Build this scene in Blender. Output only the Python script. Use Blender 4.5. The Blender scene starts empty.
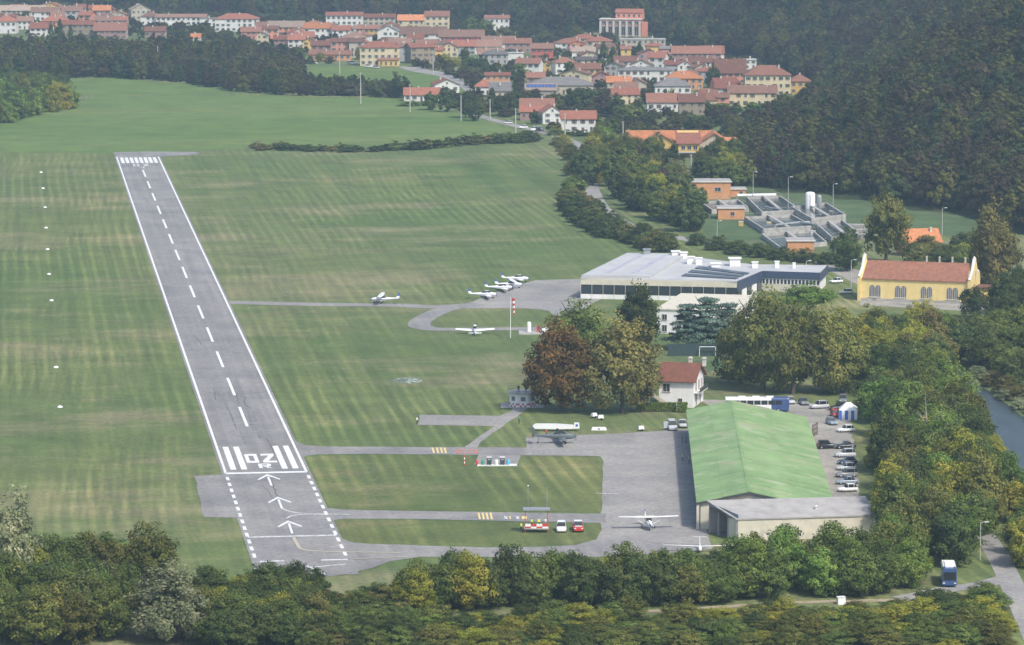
import bpy, bmesh, math, random
import numpy as np
from mathutils import Vector, Matrix

# ------------------------------------------------------------------ camera, sky, sun, exposure
SC = bpy.context.scene
COL = SC.collection
F, CX, CY, H = 3900.0, 512.0, 322.5, 130.0
TH = math.atan(496.0 / 3900.0)
CT, ST = math.cos(TH), math.sin(TH)
cam_d = bpy.data.cameras.new('camera')
cam = bpy.data.objects.new('camera', cam_d); COL.objects.link(cam)
cam.location = (0, 0, H); cam.rotation_euler = (math.pi / 2 - TH, 0, 0)
cam_d.sensor_width = 36.0; cam_d.lens = F / 1024.0 * 36.0
cam_d.clip_start = 1.0; cam_d.clip_end = 60000.0
SC.camera = cam

SUN_EL, SUN_AZ = math.radians(50), math.radians(142)     # azimuth clockwise from +Y (view direction)
W = bpy.data.worlds.new('World'); SC.world = W; W.use_nodes = True
nt = W.node_tree
sky = nt.nodes.new('ShaderNodeTexSky'); sky.sky_type = 'NISHITA'; sky.sun_disc = False
sky.sun_elevation = SUN_EL; sky.sun_rotation = SUN_AZ
sky.altitude = 300; sky.air_density = 1.0; sky.dust_density = 3.5; sky.ozone_density = 1.0
bg = nt.nodes['Background']; bg.inputs['Strength'].default_value = 0.14
nt.links.new(sky.outputs[0], bg.inputs['Color'])
sun_d = bpy.data.lights.new('sun', 'SUN'); sun_d.energy = 2.6; sun_d.angle = math.radians(4.0)
sun_d.color = (1.0, 0.95, 0.87)
sun = bpy.data.objects.new('sun', sun_d); COL.objects.link(sun)
sdir = Vector((math.sin(SUN_AZ) * math.cos(SUN_EL), math.cos(SUN_AZ) * math.cos(SUN_EL), math.sin(SUN_EL)))
sun.rotation_euler = sdir.to_track_quat('Z', 'Y').to_euler()
sun.location = (300, 300, 900)
vs = SC.view_settings
vs.view_transform = 'Standard'; vs.look = 'None'; vs.exposure = 0.55; vs.gamma = 1.0; vs.use_curve_mapping = False
SC.cycles.max_bounces = 5; SC.cycles.diffuse_bounces = 2; SC.cycles.glossy_bounces = 2
SC.cycles.transmission_bounces = 2; SC.cycles.volume_bounces = 1; SC.cycles.transparent_max_bounces = 6

R = random.Random(7)
rad = math.radians

# ------------------------------------------------------------------ surveying: picture point -> place on the ground
def g(px, py, z=0.0):
    u, v = (px - CX) / F, (py - CY) / F
    t = (H - z) / (ST + v * CT)
    return Vector((u * t, (CT - v * ST) * t, z))
def mpp(py):                       # metres per pixel for things standing at that ground row
    return H / (ST + (py - CY) / F * CT) / F
def proj(p):                       # place -> picture point
    d = p[1] * CT + (H - p[2]) * ST
    return CX + F * p[0] / d, CY + F * ((H - p[2]) * CT - p[1] * ST) / d

# ------------------------------------------------------------------ tagging
def tag(o, label=None, cat=None, group=None, kind=None):
    if label: o['label'] = label
    if cat: o['category'] = cat
    if group: o['group'] = group
    if kind: o['kind'] = kind
    return o
def thing(name, label, cat, loc=(0, 0, 0), rz=0.0, group=None):
    o = bpy.data.objects.new(name, None); COL.objects.link(o)
    o.empty_display_size = 0.5
    o.location = loc; o.rotation_euler = (0, 0, rz)
    return tag(o, label, cat, group)
def put(name, mesh, mats=None, parent=None, loc=(0, 0, 0), rot=(0, 0, 0), scale=(1, 1, 1)):
    o = bpy.data.objects.new(name, mesh); COL.objects.link(o)
    o.location = loc; o.rotation_euler = rot; o.scale = scale
    if parent: o.parent = parent
    if mats is not None:
        if not isinstance(mats, (list, tuple)): mats = [mats]
        if len(mesh.materials) == 0:
            for m in mats: mesh.materials.append(m)
        else:
            for i, m in enumerate(mats):
                if mesh.materials[i] is not m:
                    o.material_slots[i].link = 'OBJECT'; o.material_slots[i].material = m
    return o

# ------------------------------------------------------------------ mesh collector
class MB:
    def __init__(s): s.v = []; s.f = []; s.m = []; s.sm = []
    def add(s, vs, fs, mi=0, smooth=False):
        b = len(s.v); s.v += [tuple(v) for v in vs]
        for f in fs:
            s.f.append([b + i for i in f]); s.m.append(mi); s.sm.append(smooth)
        return s
    def box(s, c, d, rz=0.0, mi=0, top=(1, 1)):
        x, y, z = d[0] / 2, d[1] / 2, d[2] / 2
        ca, sa = math.cos(rz), math.sin(rz)
        vs = []
        for dz, k in ((-z, (1, 1)), (z, top)):
            for sx, sy in ((-1, -1), (1, -1), (1, 1), (-1, 1)):
                a, b = sx * x * k[0], sy * y * k[1]
                vs.append((c[0] + a * ca - b * sa, c[1] + a * sa + b * ca, c[2] + dz))
        return s.add(vs, [(3, 2, 1, 0), (4, 5, 6, 7), (0, 1, 5, 4), (1, 2, 6, 5), (2, 3, 7, 6), (3, 0, 4, 7)], mi)
    def prism(s, pts, z0, z1, mi=0):           # vertical prism over a convex/concave outline
        n = len(pts)
        vs = [(p[0], p[1], z0) for p in pts] + [(p[0], p[1], z1) for p in pts]
        fs = [tuple(range(n - 1, -1, -1)), tuple(range(n, 2 * n))]
        fs += [(i, (i + 1) % n, n + (i + 1) % n, n + i) for i in range(n)]
        return s.add(vs, fs, mi)
    def extr(s, prof, y0, y1, mi=0):           # profile in x,z extruded along y
        n = len(prof)
        vs = [(p[0], y0, p[1]) for p in prof] + [(p[0], y1, p[1]) for p in prof]
        fs = [tuple(range(n)), tuple(range(2 * n - 1, n - 1, -1))]
        fs += [(i, n + i, n + (i + 1) % n, (i + 1) % n) for i in range(n)]
        return s.add(vs, fs, mi)
    def tube(s, a, b, r0, r1=None, n=8, mi=0, smooth=True):
        a, b = Vector(a), Vector(b); r1 = r0 if r1 is None else r1
        d = (b - a).normalized(); u = d.orthogonal().normalized(); w = d.cross(u)
        vs = []
        for p, r in ((a, r0), (b, r1)):
            for i in range(n):
                t = 2 * math.pi * i / n
                vs.append(p + u * math.cos(t) * r + w * math.sin(t) * r)
        fs = [(i, (i + 1) % n, n + (i + 1) % n, n + i) for i in range(n)]
        s.add(vs, fs, mi, smooth)
        return s.add(vs, [tuple(range(n - 1, -1, -1)), tuple(range(n, 2 * n))], mi)
    def rings(s, rings, mi=0, smooth=True, caps=True):   # loft of equally sized rings
        n = len(rings[0]); vs = [p for r_ in rings for p in r_]
        fs = []
        for k in range(len(rings) - 1):
            for i in range(n):
                j = (i + 1) % n
                fs.append((k * n + i, k * n + j, (k + 1) * n + j, (k + 1) * n + i))
        s.add(vs, fs, mi, smooth)
        if caps: s.add(list(rings[0]) + list(rings[-1]), [tuple(range(n - 1, -1, -1)), tuple(range(n, 2 * n))], mi)
        return s
    def lathe(s, c, prof, n=12, mi=0, smooth=True):
        rg = [[(c[0] + r * math.cos(2 * math.pi * i / n), c[1] + r * math.sin(2 * math.pi * i / n), c[2] + z) for i in range(n)] for r, z in prof]
        return s.rings(rg, mi, smooth)
    def mesh(s, name):
        me = bpy.data.meshes.new(name)
        me.from_pydata(s.v, [], s.f)
        me.polygons.foreach_set('material_index', s.m)
        me.polygons.foreach_set('use_smooth', s.sm)
        me.update()
        bm = bmesh.new(); bm.from_mesh(me); bmesh.ops.recalc_face_normals(bm, faces=bm.faces); bm.to_mesh(me); bm.free()
        return me
    def build(s, name, mats, parent=None, **k): return put(name, s.mesh(name), mats, parent, **k)

def children(o): return [c for c in COL.objects if c.parent is o]
def copy_tree(root, loc, rz, label=None, group=None, kids=None):
    r_ = root.copy(); COL.objects.link(r_); r_.location = loc; r_.rotation_euler = (0, 0, rz)
    if label: r_['label'] = label
    if group: r_['group'] = group
    for ch in root.children:
        c = ch.copy(); COL.objects.link(c); c.parent = r_
        for gc in ch.children:
            d = gc.copy(); COL.objects.link(d); d.parent = c
    return r_

# ------------------------------------------------------------------ materials
MATS = {}
def mat(name, col, rough=0.8, var=0.12, scale=0.6, metal=0.0, spec=0.3, stretch=(1, 1, 1), obj=False, dirt=None):
    """plain procedural surface: base colour broken up by two octaves of noise (and optional dirt)"""
    if name in MATS: return MATS[name]
    m = bpy.data.materials.new(name); m.use_nodes = True; MATS[name] = m
    t = m.node_tree; N = t.nodes; L = t.links; b = N['Principled BSDF']
    b.inputs['Roughness'].default_value = rough; b.inputs['Metallic'].default_value = metal
    b.inputs['Specular IOR Level'].default_value = spec
    tc = N.new('ShaderNodeTexCoord'); mp = N.new('ShaderNodeMapping'); mp.inputs['Scale'].default_value = stretch
    L.new(tc.outputs['Object'], mp.inputs['Vector'])
    no = N.new('ShaderNodeTexNoise'); no.inputs['Scale'].default_value = scale; no.inputs['Detail'].default_value = 5
    no.inputs['Roughness'].default_value = 0.65
    L.new(mp.outputs[0], no.inputs['Vector'])
    rp = N.new('ShaderNodeValToRGB'); e = rp.color_ramp.elements
    lo = [c * (1 - var * 1.6) for c in col]; hi = [min(1, c * (1 + var)) for c in col]
    e[0].position = 0.3; e[0].color = (*lo, 1); e[1].position = 0.7; e[1].color = (*hi, 1)
    L.new(no.outputs['Fac'], rp.inputs['Fac']); out = rp.outputs['Color']
    if dirt:
        n2 = N.new('ShaderNodeTexNoise'); n2.inputs['Scale'].default_value = dirt[1]; n2.inputs['Detail'].default_value = 6
        L.new(tc.outputs['Object'], n2.inputs['Vector'])
        r2 = N.new('ShaderNodeValToRGB'); r2.color_ramp.elements[0].position = dirt[2]; r2.color_ramp.elements[1].position = dirt[2] + 0.15
        L.new(n2.outputs['Fac'], r2.inputs['Fac'])
        mx = N.new('ShaderNodeMix'); mx.data_type = 'RGBA'
        L.new(r2.outputs['Color'], mx.inputs['Factor']); L.new(out, mx.inputs[6]); mx.inputs[7].default_value = (*dirt[0], 1)
        out = mx.outputs[2]
    if obj:
        oi = N.new('ShaderNodeObjectInfo'); hs = N.new('ShaderNodeHueSaturation')
        mr = N.new('ShaderNodeMapRange'); mr.inputs['To Min'].default_value = 0.66; mr.inputs['To Max'].default_value = 1.22
        L.new(oi.outputs['Random'], mr.inputs['Value']); L.new(mr.outputs[0], hs.inputs['Value']); L.new(out, hs.inputs['Color'])
        out = hs.outputs['Color']
    L.new(out, b.inputs['Base Color'])
    return m

def sheet_mat(name, cols, wide, fine, stripes=None, rot=0.0, mow=None, rough=0.95):
    """ground cover in world metres: cols = (a, b, c) mixed by stretched noise, plus mower stripes"""
    m = bpy.data.materials.new(name); m.use_nodes = True; MATS[name] = m
    t = m.node_tree; N = t.nodes; L = t.links; b = N['Principled BSDF']
    b.inputs['Roughness'].default_value = rough; b.inputs['Specular IOR Level'].default_value = 0.1
    gp = N.new('ShaderNodeNewGeometry')
    mp = N.new('ShaderNodeMapping'); mp.vector_type = 'TEXTURE'; mp.inputs['Rotation'].default_value = (0, 0, rot)
    L.new(gp.outputs['Position'], mp.inputs['Vector'])
    def noise(sc, stretch, detail=4, rgh=0.6):
        q = N.new('ShaderNodeMapping'); q.inputs['Scale'].default_value = stretch
        L.new(mp.outputs[0], q.inputs['Vector'])
        n = N.new('ShaderNodeTexNoise'); n.inputs['Scale'].default_value = sc; n.inputs['Detail'].default_value = detail
        n.inputs['Roughness'].default_value = rgh
        L.new(q.outputs[0], n.inputs['Vector']); return n.outputs['Fac']
    def ramp(x, a, c):
        r_ = N.new('ShaderNodeMapRange'); r_.inputs['From Min'].default_value = a; r_.inputs['From Max'].default_value = c
        L.new(x, r_.inputs['Value']); return r_.outputs[0]
    def mix(f, a, c, mode='MIX'):
        x = N.new('ShaderNodeMix'); x.data_type = 'RGBA'; x.blend_type = mode
        if isinstance(f, float): x.inputs['Factor'].default_value = f
        else: L.new(f, x.inputs['Factor'])
        for i, k in ((6, a), (7, c)):
            if isinstance(k, tuple): x.inputs[i].default_value = (*k, 1)
            else: L.new(k, x.inputs[i])
        return x.outputs[2]
    c1 = mix(ramp(noise(*wide[0]), *wide[1]), cols[0], cols[1])
    c2 = mix(ramp(noise(*fine[0]), *fine[1]), c1, cols[2])
    gr = noise(0.9, (1, 1, 1), 6, 0.75)
    out = mix(0.75, c2, mix(ramp(gr, 0.3, 0.7), (0.62, 0.62, 0.6), (1.3, 1.3, 1.28)), 'MULTIPLY')
    g2 = noise(0.06, (1, 1, 1), 5, 0.7)
    out = mix(0.7, out, mix(ramp(g2, 0.35, 0.65), (0.74, 0.74, 0.78), (1.2, 1.18, 1.12)), 'MULTIPLY')
    for (sx, sy, a, c, lo, hi, msc, m0, m1, ang) in (stripes or []):   # mower and tyre streaks: long thin noise, patchy
        q = N.new('ShaderNodeMapping'); q.inputs['Rotation'].default_value = (0, 0, ang); L.new(mp.outputs[0], q.inputs['Vector'])
        q2 = N.new('ShaderNodeMapping'); q2.inputs['Scale'].default_value = (sx, sy, 1); L.new(q.outputs[0], q2.inputs['Vector'])
        w = N.new('ShaderNodeTexNoise'); w.inputs['Scale'].default_value = 1.0; w.inputs['Detail'].default_value = 3; L.new(q2.outputs[0], w.inputs['Vector'])
        out = mix(ramp(noise(msc, (1, 0.5, 1), 3), m0, m1), out, mix(ramp(w.outputs['Fac'], a, c), lo, hi), 'MULTIPLY')
    for (per, lo, hi, msc, m0, m1, ang) in (mow or []):                # mower lines: narrow parallel bands, patch by patch
        q = N.new('ShaderNodeMapping'); q.inputs['Rotation'].default_value = (0, 0, ang); L.new(mp.outputs[0], q.inputs['Vector'])
        w = N.new('ShaderNodeTexWave'); w.inputs['Scale'].default_value = 0.3142 / per; w.inputs['Distortion'].default_value = 1.6
        w.inputs['Detail'].default_value = 2; w.inputs['Detail Scale'].default_value = 0.25; L.new(q.outputs[0], w.inputs['Vector'])
        out = mix(ramp(noise(msc, (1, 0.6, 1), 4), m0, m1), out, mix(ramp(w.outputs['Fac'], 0.45, 0.95), lo, hi), 'MULTIPLY')
    L.new(out, b.inputs['Base Color'])
    return m

def tile_mat(name, col, dark, period=0.35):
    """clay tile roof: courses across the slope and blotchy ageing"""
    if name in MATS: return MATS[name]
    m = mat(name, col, 0.9, 0.22, 0.9, dirt=(dark, 0.45, 0.55), obj=True)
    return m

def leaf_mat(name, cols, trans=0.35):
    """foliage: leaf-to-leaf tint from the mesh, tree-to-tree tint from the object"""
    m = bpy.data.materials.new(name); m.use_nodes = True; MATS[name] = m
    t = m.node_tree; N = t.nodes; L = t.links
    for n in list(N): N.remove(n)
    o = N.new('ShaderNodeOutputMaterial')
    at = N.new('ShaderNodeAttribute'); at.attribute_name = 'tint'
    rp = N.new('ShaderNodeValToRGB'); e = rp.color_ramp.elements
    for i, c in enumerate(cols):
        pos = i / (len(cols) - 1)
        if i == 0: e[0].position = 0; e[0].color = (*c, 1)
        elif i == len(cols) - 1: e[-1].position = 1; e[-1].color = (*c, 1)
        else: k = e.new(pos); k.color = (*c, 1)
    L.new(at.outputs['Fac'], rp.inputs['Fac'])
    oi = N.new('ShaderNodeObjectInfo')
    hs = N.new('ShaderNodeHueSaturation')
    mv = N.new('ShaderNodeMapRange'); mv.inputs['To Min'].default_value = 0.72; mv.inputs['To Max'].default_value = 1.3
    L.new(oi.outputs['Random'], mv.inputs['Value']); L.new(mv.outputs[0], hs.inputs['Value'])
    mu = N.new('ShaderNodeMath'); mu.operation = 'MULTIPLY'; mu.inputs[1].default_value = 7.31; L.new(oi.outputs['Random'], mu.inputs[0])
    fr = N.new('ShaderNodeMath'); fr.operation = 'FRACT'; L.new(mu.outputs[0], fr.inputs[0])
    mh = N.new('ShaderNodeMapRange'); mh.inputs['To Min'].default_value = 0.476; mh.inputs['To Max'].default_value = 0.505
    L.new(fr.outputs[0], mh.inputs['Value']); L.new(mh.outputs[0], hs.inputs['Hue'])
    L.new(rp.outputs['Color'], hs.inputs['Color'])
    d = N.new('ShaderNodeBsdfDiffuse'); tr = N.new('ShaderNodeBsdfTranslucent'); mx = N.new('ShaderNodeMixShader')
    mx.inputs['Fac'].default_value = trans
    L.new(hs.outputs['Color'], d.inputs['Color']); L.new(hs.outputs['Color'], tr.inputs['Color'])
    L.new(d.outputs[0], mx.inputs[1]); L.new(tr.outputs[0], mx.inputs[2]); L.new(mx.outputs[0], o.inputs['Surface'])
    return m
# ================================================================== the setting
RWA = math.atan(0.1295)                                            # runway bearing, left of the view axis
def grass_mat(name, cols, k, rot=RWA):
    return sheet_mat(name, cols, ((0.010, (1, 0.5, 1), 5), (0.36, 0.64)), ((0.014, (0.55, 0.9, 1), 8, 0.74), (0.50, 0.68)),
    [(0.55, 0.006, 0.36, 0.64, (1 - .15 * k, 1 - .13 * k, 1 - .15 * k), (1 + .14 * k, 1 + .11 * k, 1 + .07 * k), 0.010, 0.30, 0.55, 0.0),
     (0.16, 0.003, 0.40, 0.60, (1 - .16 * k, 1 - .12 * k, 1 - .16 * k), (1 + .20 * k, 1 + .13 * k, 1 + .06 * k), 0.006, 0.36, 0.58, 0.03),
     (0.9, 0.02, 0.45, 0.70, (1, 1, 1), (1 + .24 * k, 1 + .18 * k, 1 + .12 * k), 0.008, 0.46, 0.60, -0.06)],
    mow=[(3.3, (.93, .95, .93), (1 + .34 * k, 1 + .27 * k, 1 + .2 * k), 0.011, 0.44, 0.60, 0.0), (2.5, (.95, .96, .95), (1 + .24 * k, 1 + .18 * k, 1 + .12 * k), 0.017, 0.50, 0.64, 0.05)], rot=rot)
GRASS = grass_mat('mown grass', ((0.098, 0.146, 0.054), (0.138, 0.170, 0.074), (0.245, 0.220, 0.140)), 0.8)
STRIPED = grass_mat('striped lawn', ((0.104, 0.142, 0.054), (0.155, 0.168, 0.076), (0.255, 0.222, 0.130)), 1.3)
FIELD = sheet_mat('sown field', ((0.096, 0.168, 0.046), (0.128, 0.190, 0.058), (0.168, 0.205, 0.074)),
    ((0.010, (0.4, 1, 1), 4), (0.3, 0.7)), ((0.006, (0.3, 1.6, 1), 4), (0.45, 0.75)), rot=RWA)
LAWN = sheet_mat('bright lawn', ((0.082, 0.128, 0.056), (0.10, 0.145, 0.066), (0.14, 0.158, 0.085)),
    ((0.03, (1, 1, 1), 4), (0.3, 0.7)), ((0.05, (1, 1, 1), 4), (0.5, 0.75)), rot=0.3)
ASPH = sheet_mat('worn asphalt', ((0.235, 0.228, 0.226), (0.290, 0.282, 0.276), (0.188, 0.183, 0.184)),
    ((0.030, (1, 0.25, 1), 6, 0.7), (0.3, 0.7)), ((0.07, (1, 0.12, 1), 5), (0.55, 0.75)),
    [(0.5, 0.008, 0.36, 0.64, (0.86, 0.86, 0.87), (1.10, 1.10, 1.10), 0.02, 0.3, 0.6, 0.0)], rot=RWA, rough=0.85)
APRON = sheet_mat('pale asphalt', ((0.265, 0.256, 0.248), (0.325, 0.314, 0.302), (0.215, 0.208, 0.204)),
    ((0.045, (1, 0.5, 1), 6, 0.7), (0.3, 0.7)), ((0.09, (1, 0.3, 1), 5), (0.56, 0.76)), rot=0.03, rough=0.85)
GRAVEL = sheet_mat('gravel yard', ((0.30, 0.285, 0.255), (0.36, 0.34, 0.31), (0.24, 0.225, 0.20)),
    ((0.06, (1, 1, 1), 5), (0.3, 0.7)), ((0.2, (1, 1, 1), 5), (0.5, 0.75)))
EARTH = sheet_mat('sandy track', ((0.33, 0.27, 0.19), (0.40, 0.34, 0.25), (0.20, 0.19, 0.10)),
    ((0.1, (1, 1, 1), 5), (0.3, 0.7)), ((0.2, (1, 1, 1), 5), (0.55, 0.7)))
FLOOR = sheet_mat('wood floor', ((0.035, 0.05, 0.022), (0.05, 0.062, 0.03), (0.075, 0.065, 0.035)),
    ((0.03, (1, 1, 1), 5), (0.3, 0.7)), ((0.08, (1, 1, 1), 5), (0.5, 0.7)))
def paint(name, col, wear):
    m = mat(name, col, 0.7, 0.08, 0.5, dirt=((0.30, 0.30, 0.31), 1.3, wear)); return m
WPAINT = paint('white road paint', (0.74, 0.74, 0.73), 0.58)
OPAINT = paint('worn white paint', (0.62, 0.62, 0.61), 0.5)
YPAINT = paint('yellow road paint', (0.75, 0.58, 0.22), 0.6)
YFADE = paint('faded yellow paint', (0.48, 0.43, 0.31), 0.52)
RPAINT = paint('red road paint', (0.62, 0.16, 0.10), 0.6)

def sheet(name, pts, z, m, parent=None, kind='structure'):
    me = bpy.data.meshes.new(name)
    bm = bmesh.new(); vs = [bm.verts.new((p[0], p[1], z)) for p in pts]
    f = bm.faces.new(vs); f.normal_update()
    if f.normal.z < 0: f.normal_flip()
    bmesh.ops.triangulate(bm, faces=[f]); bm.to_mesh(me); bm.free()
    o = put(name, me, m, parent)
    if parent is None: o['kind'] = kind
    return o
def px_sheet(name, pts, z, m, parent=None, rough_edge=0.0):
    out = []
    for i, p in enumerate(pts):
        a, b = g(*p), g(*pts[(i + 1) % len(pts)])
        n = max(1, min(40, int((b - a).length / 4))) if rough_edge else 1
        for k in range(n):
            q = a.lerp(b, k / n)
            if rough_edge: q = q + Vector((R.uniform(-1, 1), R.uniform(-1, 1), 0)) * rough_edge
            out.append(q)
    return sheet(name, out, z, m, parent)
def strip_pts(line, w):
    L_, R_ = [], []
    for i, p in enumerate(line):
        a = line[max(0, i - 1)]; b = line[min(len(line) - 1, i + 1)]
        d = (b - a); d.z = 0; d.normalize(); n = Vector((-d.y, d.x, 0)) * w / 2
        L_.append(p + n); R_.append(p - n)
    return L_ + R_[::-1]
def spline(pts, n=6):
    out = []
    for i in range(len(pts) - 1):
        p0, p1, p2, p3 = pts[max(0, i - 1)], pts[i], pts[i + 1], pts[min(len(pts) - 1, i + 2)]
        for k in range(n):
            t = k / n
            out.append(0.5 * ((2 * p1) + (p2 - p0) * t + (2 * p0 - 5 * p1 + 4 * p2 - p3) * t * t + (3 * p1 - p0 - 3 * p2 + p3) * t ** 3))
    out.append(pts[-1]); return out

G_ = [(-6000, -500), (6000, -500), (6000, 12000), (-6000, 12000)]
sheet('ground', [Vector((*p, 0)) for p in G_], 0.0, GRASS)
px_sheet('far_field', [(-60, 152), (60, 152.5), (115, 153.5), (200, 151), (262, 147), (400, 145.5), (520, 141), (540, 139), (520, 132), (480, 121), (440, 107), (395, 98.5),
    (250, 95.5), (140, 96.5), (100, 95), (70, 104), (30, 118), (-60, 130)], 0.03, FIELD, rough_edge=0.8)
px_sheet('small_field', [(30, 92), (45, 80), (120, 78.5), (190, 84), (236, 93.5), (140, 95.0), (60, 95.5)], 0.03, FIELD, rough_edge=0.8)
px_sheet('village_field', [(308, 66), (365, 66.5), (440, 74), (458, 82), (478, 97), (400, 92), (340, 90), (318, 82)], 0.03, FIELD, rough_edge=0.8)
px_sheet('plant_lawn', [(690, 214), (735, 183), (800, 190), (900, 203), (985, 217), (990, 236), (930, 236), (850, 226), (800, 262), (720, 252)], 0.03, LAWN)
px_sheet('kickabout_lawn', [(670, 356), (745, 354), (750, 368), (700, 372)], 0.03, LAWN)

# --- runway in its own frame: u along it from the displaced threshold, v across
RO = (g(225.8, 473.9) + g(306.4, 472.1)) / 2
ra = Vector((-math.sin(RWA), math.cos(RWA), 0)); rb = Vector((math.cos(RWA), math.sin(RWA), 0))
def rw(u, v, z=0.0): p = RO + ra * u + rb * v; p.z = z; return p
def uv(px, py): d = g(px, py) - RO; return d.dot(ra), d.dot(rb)
HW = (uv(306.4, 472.1)[1] - uv(225.8, 473.9)[1]) / 2
UF = uv(136.5, 157)[0]; UN = uv(302, 561)[0]
runway = sheet('runway', [rw(UN - 14, -HW - 0.8), rw(UN - 14, HW + 0.8), rw(UF + 2, HW + 0.8), rw(UF + 2, -HW - 0.8)], 0.07, ASPH)
px_sheet('runway_end_pad', [(252, 545), (257, 570), (272, 578), (313, 578.5), (345, 574.5), (372, 568), (390, 561.5), (420, 557), (500, 557), (600, 557), (700, 551), (712, 545),
    (600, 540), (595, 540), (575, 545), (540, 547.3), (486, 547.5), (400, 545), (370, 544), (352, 542.5), (342, 538), (333, 530), (320, 525)], 0.05, ASPH, rough_edge=0.22)
px_sheet('turn_pad', [(195, 476.5), (232, 474), (250, 518.5), (204, 517)], 0.05, ASPH, rough_edge=0.22)
px_sheet('far_turn_pad', [(113, 152.3), (145, 151.6), (193, 151.8), (201, 153.2), (190, 155), (158, 157), (150, 158.5), (118, 158.5)], 0.05, ASPH, rough_edge=0.22)
px_sheet('middle_taxiway', [(286, 438), (297, 442), (305, 445.3), (318, 446.4), (380, 447), (470, 447.5), (532, 448), (532, 455.5), (380, 454), (318, 454.6), (306, 456), (300, 459.5), (290, 460)], 0.05, ASPH, rough_edge=0.22)
px_sheet('near_taxiway', [(312, 500), (320, 505), (328, 507.8), (343, 509.8), (400, 511), (500, 512.4), (606, 514), (606, 523.5), (500, 521), (400, 519), (343, 518.8), (334, 520), (328, 523), (318, 523)], 0.053, ASPH, rough_edge=0.22)
px_sheet('pump_pad', [(479, 454), (521, 455), (516.5, 466.5), (474, 465.5)], 0.046, APRON)
px_sheet('hut_path', [(420, 415), (500, 416), (510, 411.5), (516, 406), (530, 407), (516, 417.5), (497, 430), (480, 443), (476, 449), (463, 449), (470, 443), (494, 426.3), (450, 425.5), (418, 425)], 0.043, APRON, rough_edge=0.22)
px_sheet('middle_lawn', [(306, 457), (380, 455), (474, 455), (470, 467), (521, 468), (523, 456), (596, 457), (602, 462), (600.5, 512), (500, 511.5), (400, 510), (345, 509), (328, 506)], 0.02, STRIPED)
px_sheet('near_lawn', [(340, 521), (400, 520), (500, 522), (600, 524.5), (601, 530), (594, 539), (575, 544), (486, 546.5), (400, 544), (354, 541.5), (342, 534)], 0.02, STRIPED)
px_sheet('apron', [(526, 437.3), (558, 436), (600, 434.5), (640, 432.5), (692, 429), (708, 531), (712, 549), (660, 553), (600, 553), (585, 549), (596, 540), (602.5, 530), (601, 523.5), (601.5, 513),
    (603.5, 462), (601, 457), (597, 456), (526, 455.5)], 0.04, APRON, rough_edge=0.22)
px_sheet('far_apron', [(452, 308.5), (470, 303), (478, 299), (497, 292), (535, 280.3), (580, 279), (600, 300), (560, 320), (549, 311), (540, 309.5), (520, 308.3)], 0.04, APRON, rough_edge=0.22)
line = spline([g(*p) for p in [(224, 302.3), (300, 304.2), (360, 305), (400, 305.5), (440, 307), (480, 304)]])
sheet('far_taxiway', strip_pts(line, 7.0), 0.055, ASPH)
line = spline([g(*p) for p in [(462, 306), (445, 309.5), (432, 314.5), (421, 321), (420, 326), (432, 329), (460, 329.5), (500, 329), (560, 328.5)]])
sheet('loop_taxiway', strip_pts(line, 6.0), 0.047, ASPH)
px_sheet('car_park', [(700, 400), (790, 401), (815, 404), (850, 411), (853, 450), (860, 495), (885, 522), (760, 526), (740, 420)], 0.035, GRAVEL, rough_edge=0.5)
px_sheet('village_street', [(396, 66), (420, 67.5), (444, 72.5), (468, 82), (478, 92), (470, 95), (458, 85), (440, 76.5), (410, 71)], 0.05, APRON)
line = spline([g(*p) for p in [(470, 113), (490, 119), (520, 127), (548, 133), (572, 142), (586, 152), (590, 172), (592, 190), (606, 212), (640, 230), (680, 238), (722, 247)]])
sheet('valley_road', strip_pts(line, 5.5), 0.05, APRON)
line = spline([g(*p) for p in [(972, 515), (985, 536), (1000, 560), (1012, 585), (1030, 625), (1045, 660)]])
sheet('lower_road', strip_pts(line, 4.2), 0.05, APRON)
line = spline([g(*p) for p in [(1008, 578), (980, 585), (950, 589), (922, 595), (900, 599)]])
sheet('road_branch', strip_pts(line, 4.5), 0.047, APRON)
line = spline([g(*p) for p in [(590, 616), (640, 612), (700, 608.5), (770, 604), (850, 601), (930, 600)]])
sheet('sandy_track', strip_pts(line, 2.2), 0.045, EARTH)
px_sheet('yellow_hall_yard', [(812, 262), (858, 285), (860, 305), (980, 312), (1030, 330), (1030, 312), (990, 305), (850, 268)], 0.035, GRAVEL)

# --- river with its water a little below the grass
WATER = mat('river water', (0.040, 0.052, 0.054), 0.3, 0.25, 0.15, spec=0.25, stretch=(1, 0.35, 1))
px_sheet('river', [(930, 362), (948, 372), (966, 388), (984, 410), (999, 440), (1013, 470), (1030, 500), (1060, 545), (1160, 545), (1100, 470), (1040, 432), (1012, 408), (990, 392), (965, 376), (945, 362)], 0.04, WATER)

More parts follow.
